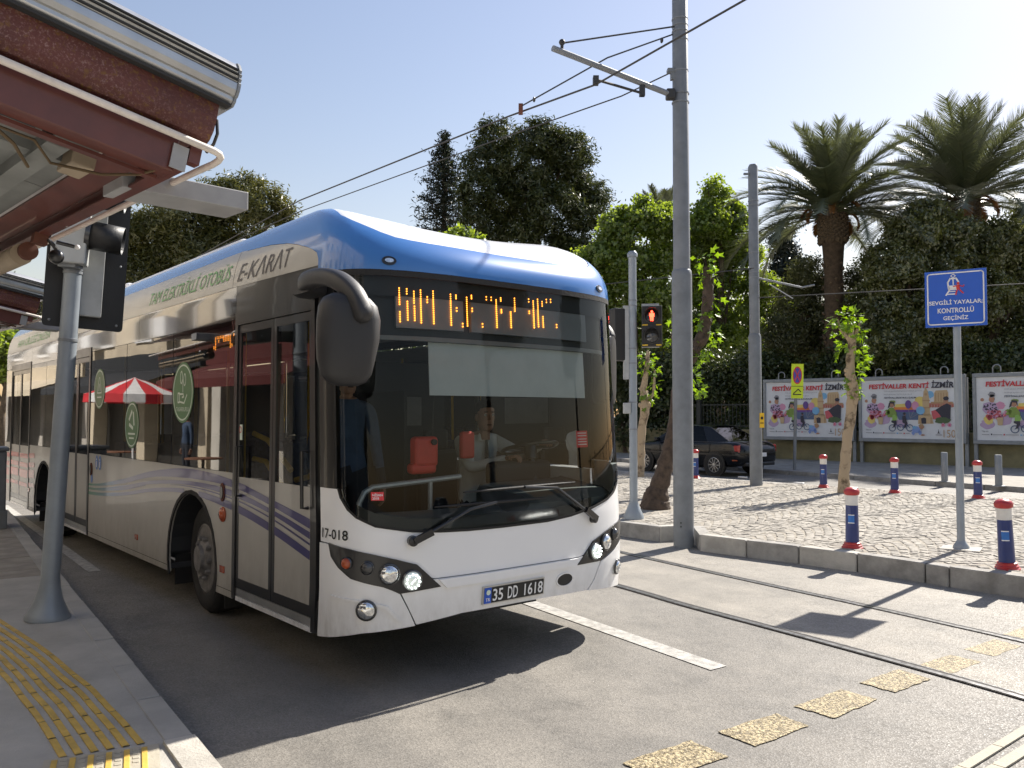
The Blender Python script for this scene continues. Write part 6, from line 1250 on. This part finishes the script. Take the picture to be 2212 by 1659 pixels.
# fresh green trees behind the railings
tree('lime_tree', 'fresh green leafy tree left of the tall near mast', 0, 37, 1370, 560, [(1318, 478, 18), (1345, 458, 16), (1385, 440, 18), (1440, 452, 18), (1275, 545, 16), (1405, 455, 14), (1330, 505, 40), (1390, 480, 38), (1300, 565, 46), (1360, 570, 56), (1432, 490, 40), (1425, 560, 46), (1280, 620, 46), (1345, 640, 56), (1420, 640, 50), (1260, 560, 28), (1300, 700, 50), (1380, 710, 60), (1440, 720, 46), (1240, 590, 26)], 'bright_leaf', 760, 62, .34, .16, .75, .22, PARK)
tree('lime_tree', 'tall fresh green tree between the two grey masts', 0, 39, 1560, 560, [(1543, 392, 13), (1530, 408, 13), (1558, 412, 15), (1585, 448, 14), (1505, 478, 18), (1612, 500, 18), (1545, 425, 22), (1535, 450, 30), (1590, 470, 32), (1530, 485, 44), (1560, 530, 54), (1500, 515, 46), (1603, 545, 40), (1640, 620, 44), (1540, 615, 66), (1600, 690, 56), (1500, 680, 56), (1655, 740, 46), (1560, 750, 56), (1690, 680, 34), (1500, 760, 50), (1470, 560, 40)], 'bright_leaf', 980, 62, .34, .16, .75, .22, PARK)
tree('lime_tree', 'sprig of fresh green treetop just showing over the bus roof', 0, 33, 990, 620, [(985, 505, 12), (1002, 512, 14), (960, 525, 18), (1030, 530, 20)], 'bright_leaf', 60, 26, .3, .2, .72, .12, PARK)
tree('evergreen_tree', 'dense dark evergreen in front of the palm trunks, left of the blue sign', 0, 31.5, 1960, 640, [(2000, 462, 36), (1965, 505, 50), (2045, 500, 50), (1930, 575, 60), (2010, 590, 72), (1898, 660, 62), (1975, 690, 74), (2050, 650, 60), (1920, 740, 60), (2030, 740, 60), (1870, 720, 44)], 'dark_leaf', 1300, 76, .30, .14, .5, .28, PARK, 'dark_bark')
tree('evergreen_tree', 'dense dark evergreen behind the blue sign at the right edge', 0, 33, 2150, 640, [(2110, 560, 52), (2160, 520, 56), (2210, 560, 62), (2120, 640, 64), (2190, 660, 72), (2260, 600, 72), (2110, 730, 60), (2200, 750, 66), (2290, 720, 70), (2240, 490, 56)], 'dark_leaf', 1300, 76, .32, .14, .5, .28, PARK, 'dark_bark')
tree('olive_tree', 'grey-green feathery tree left of the palm trunk', 0, 35, 1730, 680, [(1745, 590, 40), (1715, 650, 46), (1762, 690, 50), (1690, 720, 46), (1778, 620, 30), (1730, 750, 56), (1800, 740, 44), (1862, 600, 36), (1852, 660, 46), (1800, 680, 40)], 'olive_leaf', 1000, 40, .4, .16, .3, .2, PARK, 'dark_bark')
tree('cypress_tree', 'small dark cypress top between the second mast and the palm', 0, 52, 1695, 640, [(1692, 498, 16), (1690, 520, 22), (1700, 545, 26), (1715, 580, 32), (1690, 590, 30), (1700, 640, 40)], 'spruce_leaf', 500, 22, .5, .28, .3, .15, PARK, 'dark_bark')
for i, (x, y, r) in enumerate([(1350, 810, 60), (1440, 800, 70), (1530, 820, 60), (1620, 810, 60), (1700, 800, 60), (1780, 790, 64), (1860, 800, 60), (1950, 790, 66), (2040, 800, 60), (2130, 795, 64), (2220, 800, 66)]):
    Y = 35.5-(x-1350)/900*5.5; c = at(x, y, Y); t = thing('shrub', ['dark shrub behind the railings, left of the pedestrian signal', 'dark shrub behind the railings beside the tall near mast', 'dark shrub behind the railings right of the tall near mast', 'dark shrub behind the railings left of the second mast', 'dark shrub above the left end of the first billboard', 'dark shrub above the right half of the first billboard', 'dark shrub above the left end of the second billboard', 'dark shrub above the middle of the second billboard', 'dark shrub above the right end of the second billboard', 'dark shrub above the third billboard, right of the sign post', 'dark shrub at the right edge above the third billboard'][i], 'shrub', (c.x, c.y, .1), group='shrubs behind the wall'); k = Y/1795
    bl = [(Vector((random.uniform(-.8, .8), random.uniform(-.5, .5), z)), r*k*random.uniform(.75, 1.0)) for z in (1.0, 1.9, 2.7, 3.4)]; crown('foliage', bl, 520, 26, .38, .15, .55, 'shade_leaf', t); limbs(t, (0, 0, 0), (0, 0, 2.2), bl, .09, 'dark_bark', 3)
# wooded background that reads as one mass
bl = [(Vector((x, 62+random.uniform(-5, 5), random.uniform(2, 7))), random.uniform(2.2, 3.6)) for x in np.arange(-12, 52, 1.6)]
tag(crown('far_wood', bl, 3200, 18, .9, .5, .6, 'shade_leaf', None), 'dark wooded mass far behind the park trees', 'wood', kind='stuff')
# ---- palms
def frond_mesh(L, bend, seed, dry=False):
    r = random.Random(seed); n = 46; V_ = []; ang = 0; p = Vector((0, 0, 0)); path = []; st = L/n
    for i in range(n+1): path.append((p.copy(), ang)); f = i/n; ang -= bend*(0.35+1.5*f)/n; p = p+Vector((math.cos(ang), 0, math.sin(ang)))*st
    def q(a, b_, c, d): V_.extend([a, b_, c, d])
    for i in range(n):
        (p0, a0), (p1, a1) = path[i], path[i+1]; f = i/n; w = .035*(1-f)+.006; q(p0+Vector((0, w, 0)), p1+Vector((0, w, 0)), p1-Vector((0, w, 0)), p0-Vector((0, w, 0))); u_ = Vector((-math.sin(a0), 0, math.cos(a0))); q(p0+u_*w, p1+u_*w, p1-u_*w, p0-u_*w)
        if f < .12: continue
        for s_ in (1, -1):
            for rep in range(3):
                ll = L*.19*(math.sin(math.pi*min(1, (f-.05)*.98))**.55+.1)*r.uniform(.85, 1.1); sw = .50+.35*f; d = Vector((math.cos(a0), 0, math.sin(a0)))*math.sin(sw)+(Vector((0, s_, 0))*math.cos(.40)+u_*math.sin(.40))*math.cos(sw); d = d+Vector((0, 0, -.14)); d += Vector((r.uniform(-.1, .1), r.uniform(-.1, .1), r.uniform(-.1, .1))); d.normalize()
                o_ = p0.lerp(p1, rep/3); wd = Vector((math.cos(a0), 0, math.sin(a0)))*.022; q(o_-wd, o_+wd, o_+d*ll*.6+wd*.8-Vector((0, 0, .02)), o_+d*ll-Vector((0, 0, .06*ll)))
    return np.array([tuple(v) for v in V_])
def palm(label, px, cy, Y, L, nf, seed, tr=.42):
    base = at(px, 900, Y); base.z = .1; t = thing('palm_tree', label, 'palm', base, group='date palms in the park'); zc = at(px, cy, Y).z-.1; rr_ = random.Random(seed)
    prof = [(tr*1.05, 0), (tr*.9, .6)] + [(tr*(.86+.03*math.sin(z*5)), z) for z in np.arange(1.2, zc-2.4, .5)] + [(tr*.95, zc-2.0), (tr*1.10, zc-1.2), (tr*1.12, zc-.6), (tr*.9, zc-.1), (tr*.4, zc+.3)]
    b = MB(); b.lathe(prof, (0, 0, 0), 20); b.build('trunk', 'palm_bark', t, True); b = MB()
    for i in range(330):
        z = zc-.35-2.2*(i/330)**1.0 if i < 190 else rr_.uniform(.5, zc-2.4); a = i*2.39996; rad = tr*(1.08 if z > zc-1.6 else .92); c = Vector((math.cos(a)*rad, math.sin(a)*rad, z)); d = Vector((math.cos(a), math.sin(a), .55)).normalized(); sd_ = Vector((-math.sin(a), math.cos(a), 0)); s_ = .13 if i < 190 else .07; up_ = sd_.cross(d)*-1
        b.add([c-sd_*s_*1.1, c+up_*s_*.8, c+sd_*s_*1.1, c-up_*s_*.9, c+d*s_*1.2-sd_*s_*.6+up_*s_*.1, c+d*s_*1.2+up_*s_*.5, c+d*s_*1.2+sd_*s_*.6+up_*s_*.1, c+d*s_*1.2-up_*s_*.35], [(0, 1, 5, 4), (1, 2, 6, 5), (2, 3, 7, 6), (3, 0, 4, 7), (4, 5, 6, 7)])
    tag(b.build('leaf_bases', 'palm_boot', t), kind='stuff'); ms = []
    for k in range(7):
        V_ = frond_mesh(L*(.86+.06*k), .50+.12*k, seed*10+k); o = mesh_quads('frond', V_, len(V_)//4, 'palm_leaf', t); ms.append(o)
    used = [False]*7
    for i in range(nf):
        f = (i+.5)/nf; el = 86-88*f**1.05+rr_.uniform(-7, 7); k = min(6, max(0, int(f*6.2+rr_.uniform(-.8, .8)))); o = ms[k]
        if used[k]: o = o.copy(); col.objects.link(o)
        used[k] = True; o.rotation_euler = (rr_.uniform(-.35, .35), -R(el), i*2.39996+rr_.uniform(-.15, .15)); o.location = (0, 0, zc-.15-.35*f); s_ = rr_.uniform(.86, 1.05); o.scale = (s_, s_, s_)
    for k in range(7):
        if not used[k]: bpy.data.objects.remove(ms[k])
    dm = None
    for i in range(8):
        if dm is None: V_ = frond_mesh(L*.36, 1.9, seed*10+9); dm = o = mesh_quads('fruit_stalk', V_, len(V_)//4, 'palm_dry', t)
        else: o = dm.copy(); col.objects.link(o)
        o.rotation_euler = (0, -R(rr_.uniform(-5, 45)), i*2.4+1); o.location = (0, 0, zc-.35)
palm('date palm with a thick diamond-patterned trunk right of the second mast', 1805, 440, 33, 3.9, 74, 3)
palm('taller date palm at the right edge above the dark evergreens', 2092, 420, 35.5, 4.7, 76, 5, .46)
palm('small distant date palm top behind the tall near mast', 1428, 478, 46, 2.6, 34, 8, .35)
# ---- pollarded planes on the median
LV = []
for v in range(6):
    o_ = [(0, 0), (.18, -.10), (.42, -.38), (.50, -.12), (.95, -.30), (.80, 0), (1.0, .05), (.80, .06), (.92, .34), (.52, .16), (.40, .40), (.16, .12)]; b = MB(); c = [(x*random.uniform(.92, 1.08), y*random.uniform(.9, 1.1), .10*math.sin(x*2.6)-.12*abs(y)+random.uniform(-.03, .03)) for x, y in o_]; c.append((.45, .0, .06)); b.add(c, [(i, (i+1) % 12, 12) for i in range(12)])
    me = bpy.data.meshes.new('leaf'); me.from_pydata(b.v, [], b.f); me.materials.append(MATS['plane_leaf']); LV.append(me)
def pollard(label, trunk, spots, nleaf, size, branches, bark='plane_bark', seed=1):
    rr_ = random.Random(seed); base = Vector(trunk[0][0]); t = thing('plane_tree', label, 'tree', base, group='pollarded plane trees on the median'); b = MB(); pts = [Vector(p)-base for p, r in trunk]; rs = [r for p, r in trunk]; P_, Rr = [], []
    for i in range(len(pts)-1):
        for j in range(5): P_.append(pts[i].lerp(pts[i+1], j/5)+Vector((rr_.uniform(-.012, .012), rr_.uniform(-.012, .012), 0))); Rr.append((rs[i]+(rs[i+1]-rs[i])*j/5)*rr_.uniform(.93, 1.09))
    P_.append(pts[-1]); Rr.append(rs[-1]); b.tube(P_, Rr, 14)
    for i in range(len(pts)*2):
        k = rr_.randrange(len(P_)//2, len(P_)); a = rr_.uniform(0, 6.28); b.sphere(P_[k]+Vector((math.cos(a), math.sin(a), 0))*Rr[k]*.75, Rr[k]*.55, 8, 6)
    for br in branches: b.tube([Vector(p)-base for p, r in br], [r for p, r in br], 9)
    b.build('trunk', bark, t, True); ws_ = [s_[1]**2 for s_ in spots]
    for i in range(nleaf):
        c, r = rr_.choices(spots, ws_)[0]; d = Vector((rr_.gauss(0, 1), rr_.gauss(0, 1), rr_.gauss(0, 1))).normalized(); p = Vector(c)-base+d*r*rr_.uniform(.35, 1.0); o = bpy.data.objects.new('leaf', LV[rr_.randrange(6)]); col.objects.link(o); o.parent = t; s_ = size*rr_.uniform(.6, 1.2)
        o.location = p; o.scale = (s_, s_, s_); q = (d+Vector((0, 0, -.35))).to_track_quat('X', 'Z'); o.rotation_mode = 'XYZ'; e_ = q.to_euler(); o.rotation_euler = (e_.x+rr_.uniform(-.9, .9), e_.y+rr_.uniform(-.3, .6), e_.z+rr_.uniform(-.6, .6))
    return t
Y1 = 16.45; k1 = Y1/1795; A1 = lambda x, y: at(x, y, Y1)
g1 = A1(1822, 1068); g1.z = .17
pollard('pollarded plane tree with a tan trunk in front of the first two billboards', [(g1, .115), (A1(1824, 1010), .10), (A1(1830, 940), .092), (A1(1840, 880), .105), (A1(1843, 845), .12), (A1(1836, 800), .085), (A1(1840, 745), .08), (A1(1836, 700), .05)], [(A1(1815, 690), 26*k1), (A1(1843, 690), 24*k1), (A1(1855, 720), 16*k1), (A1(1800, 705), 18*k1), (A1(1828, 735), 26*k1), (A1(1850, 755), 20*k1), (A1(1862, 775), 14*k1), (A1(1855, 805), 18*k1), (A1(1820, 815), 10*k1), (A1(1838, 848), 12*k1), (A1(1855, 845), 10*k1), (A1(1815, 760), 12*k1)], 230, .155, [[(A1(1840, 745), .05), (A1(1850, 720), .035), (A1(1858, 695), .015)], [(A1(1836, 735), .05), (A1(1815, 710), .03), (A1(1810, 690), .012)]], seed=4)
Y2 = 13.7; k2 = Y2/1795; A2 = lambda x, y, d=0: at(x, y, Y2+d)
g2 = A2(1413, 1098); g2.z = .16
pollard('leaning dark plane tree whose trunk passes behind the tall near mast', [(g2, .27), (A2(1416, 1080), .22), (A2(1424, 1050), .155), (A2(1438, 1000), .125), (A2(1452, 950), .12), (A2(1462, 880), .115), (A2(1474, 800), .12), (A2(1500, 755), .10), (A2(1520, 725), .10), (A2(1526, 680), .085), (A2(1530, 620), .085), (A2(1525, 575), .05)], [(A2(1525, 562), 22*k2), (A2(1545, 600), 15*k2), (A2(1512, 600), 12*k2), (A2(1540, 720), 16*k2), (A2(1518, 690), 16*k2), (A2(1545, 690), 12*k2), (A2(1505, 770), 14*k2), (A2(1522, 750), 12*k2), (A2(1530, 765), 9*k2), (A2(1508, 840), 16*k2), (A2(1500, 815), 12*k2), (A2(1455, 690), 12*k2), (A2(1452, 730), 12*k2), (A2(1458, 650), 10*k2), (A2(1550, 640), 10*k2), (A2(1535, 650), 12*k2)], 190, .15, [[(A2(1526, 700), .06), (A2(1535, 640), .05), (A2(1540, 600), .02)], [(A2(1470, 820), .06), (A2(1456, 740), .05), (A2(1454, 690), .03)]], 'dark_bark', 9)
Y3 = 20.7; k3 = Y3/1795; A3 = lambda x, y: at(x, y, Y3)
g3 = A3(1382, 1033); g3.z = .17
pollard('small pollarded plane tree directly behind the pedestrian signal post', [(g3, .115), (A3(1384, 980), .10), (A3(1388, 920), .10), (A3(1394, 875), .12), (A3(1390, 840), .08), (A3(1398, 790), .06), (A3(1400, 760), .04)], [(A3(1398, 775), 16*k3), (A3(1412, 800), 15*k3), (A3(1415, 830), 13*k3), (A3(1385, 800), 12*k3), (A3(1408, 860), 12*k3), (A3(1390, 850), 10*k3), (A3(1396, 880), 9*k3)], 120, .15, [[(A3(1394, 870), .06), (A3(1412, 850), .04), (A3(1414, 800), .02)]], seed=12)
# ------------------------------------------------------------------ the street's left side and the road to the right: outside the frame, seen mirrored in the bus
mat('plaster_cream', (.55, .47, .35), .9, var=.12, scale=1.2, bump=.2); mat('plaster_white', (.58, .55, .49), .9, var=.1, scale=1.2); mat('plaster_grey', (.40, .37, .33), .9, var=.15, scale=1.2); mat('awning_dark', (.02, .022, .026), .8); mat('awning_red', (.10, .018, .016), .7); mat('shop_dark', (.03, .028, .026), .4); mat('parasol_red', (.60, .025, .035), .7); mat('parasol_white', (.75, .74, .72), .7); mat('wood', (.20, .09, .05), .6)
def shop(t0, w, h, plaster, aw, label):
    a = Vector((*kp(t0, 6.2), 0)); t = thing('shop_building', label, 'building', a+Vector((0, 0, .12)), math.atan2(KD.y, KD.x), group='shop buildings along the near pavement')   # local x along the street, local -y... towards the road
    b = MB(); b.box((w/2, 4, h/2+1.7), (w-.05, 8, h-3.4)); b.build('upper_wall', plaster, t); b = MB(); b.box((w/2, 4.2, 1.7), (w-.3, 7.6, 3.4)); b.build('shop_interior', 'shop_dark', t)
    for x in (.25, w/2, w-.25): b = MB(); b.box((x, .2, 1.7), (.45, .5, 3.4)); b.build('pier', plaster, t)
    b = MB(); b.box((w/2, -.12, 3.25), (w-.1, .25, .5)); b.build('fascia', aw, t); b = MB(); b.add([(.4, -.25, 3.0), (w-.4, -.25, 3.0), (w-.4, -1.7, 2.5), (.4, -1.7, 2.5), (w-.4, -1.7, 2.3), (.4, -1.7, 2.3)], [(0, 1, 2, 3), (3, 2, 4, 5)]); b.build('awning', aw, t)
    n_ = max(2, int(w/2.6))
    for fl in range(int((h-3.6)//2.9)):
        for i in range(n_):
            x = w*(i+.5)/n_; z = 4.7+2.9*fl; b = MB(); b.box((x, -.02, z), (1.25, .10, 1.6)); wd = b.build('window_frame', 'white', t); b = MB(); b.box((x, -.06, z), (1.05, .06, 1.4)); b.build('pane', 'shop_dark', wd)
            if (i+fl) % 2 == 0: b = MB(); b.box((x+.95, -.25, z-.5), (.8, .35, .55)); b.build('air_conditioner', 'white', t)
    return t
# street side faces the road: local +y points away from it
shop(2, 8, 10.5, 'plaster_cream', 'awning_dark', 'cream shop building mirrored in the front side windows'); shop(10.2, 7, 9, 'plaster_white', 'awning_red', 'white shop building with red awning mirrored in the middle side windows'); shop(17.4, 9, 12, 'plaster_cream', 'awning_dark', 'tall cream building mirrored in the rear side windows'); shop(26.6, 10, 10, 'plaster_grey', 'plaster_cream', 'grey building mirrored near the rear door'); shop(-8, 9.5, 11, 'plaster_grey', 'awning_dark', 'grey building behind the near shelter')
pr = thing('parasol', 'red and white striped parasol mirrored in the bus side windows', 'parasol', (-13.05, 14.8, .12)); b = MB(); b.tube([(0, 0, 0), (0, 0, 2.5)], .025, 8); b.build('pole', 'white', pr, True)
for i in range(16):
    a0, a1 = 2*math.pi*i/16, 2*math.pi*(i+1)/16; b = MB(); b.add([(0, 0, 2.5), (1.05*math.cos(a0), 1.05*math.sin(a0), 2.10), (1.05*math.cos(a1), 1.05*math.sin(a1), 2.10), (1.07*math.cos(a1), 1.07*math.sin(a1), 1.92), (1.07*math.cos(a0), 1.07*math.sin(a0), 1.92)], [(0, 1, 2), (1, 4, 3, 2)]); b.build('panel', 'parasol_red' if i % 2 else 'parasol_white', pr, fix=False)
w1 = thing('person', 'person in dark clothes standing on the pavement, mirrored in the bus window', 'person', (0, 0, 0)); stand(w1, -15.4, 14.9, .12, (.8, .6, 0), ['skin', 'cloth_blue', 'cloth_dark'])
for i, (x, y) in enumerate(((-12.2, 12.6), (-14.6, 16.2))):
    tb = thing('cafe_table', ('small wooden cafe table before the parasol, mirrored in the bus', 'small wooden cafe table behind the parasol, mirrored in the bus')[i], 'table', (x, y, .12), group='cafe tables'); b = MB(); b.lathe([(.38, .72), (.38, .75)], (0, 0, 0), 20); b.build('top', 'wood', tb); b = MB(); b.tube([(0, 0, 0), (0, 0, .72)], .03, 8); b.build('leg', 'busblack', tb)
# trees and cars on the right, mirrored in the windscreen
for i, (x, y, s_, lab) in enumerate(((30, -1, .85, 'umbrella pine off to the right, mirrored in the windscreen centre'), (42, 9, .9, 'umbrella pine off to the right, mirrored in the windscreen right half'), (27, 8, .6, 'small umbrella pine off to the right, mirrored low in the windscreen'))):
    o = copy_tree(pine); o.location = (x, y, .1); o.scale = (s_, s_, s_); o.rotation_euler.z = 1.3+i*1.9; tag(o, lab, 'tree')
sedan('silver saloon car on the road to the right, mirrored in the windscreen', 'car_silver', (8.6, 3.2, 0), R(-58)); sedan('white car on the road to the right, mirrored behind the silver one', 'car_white', (13.5, -2.5, 0), R(-58))
shop(37, 10, 9, 'plaster_white', 'awning_dark', 'white building far along the near pavement'); shop(47.5, 11, 12, 'plaster_cream', 'awning_dark', 'cream building at the far end of the near pavement')
for i, (x, y, s_, lab) in enumerate(((-15, 56, .48, 'pine hidden behind the bus, nearest the railings'), (-27, 70, .52, 'pine hidden behind the bus, farther down the street'), (-44, 92, .6, 'pine at the far end of the street behind the bus'), (-62, 100, .6, 'pine closing the far left end of the street'))):
    o = copy_tree(pine); o.location = (x, y, .1); o.scale = (s_, s_, s_); o.rotation_euler.z = .7+i*1.7; tag(o, lab, 'tree')
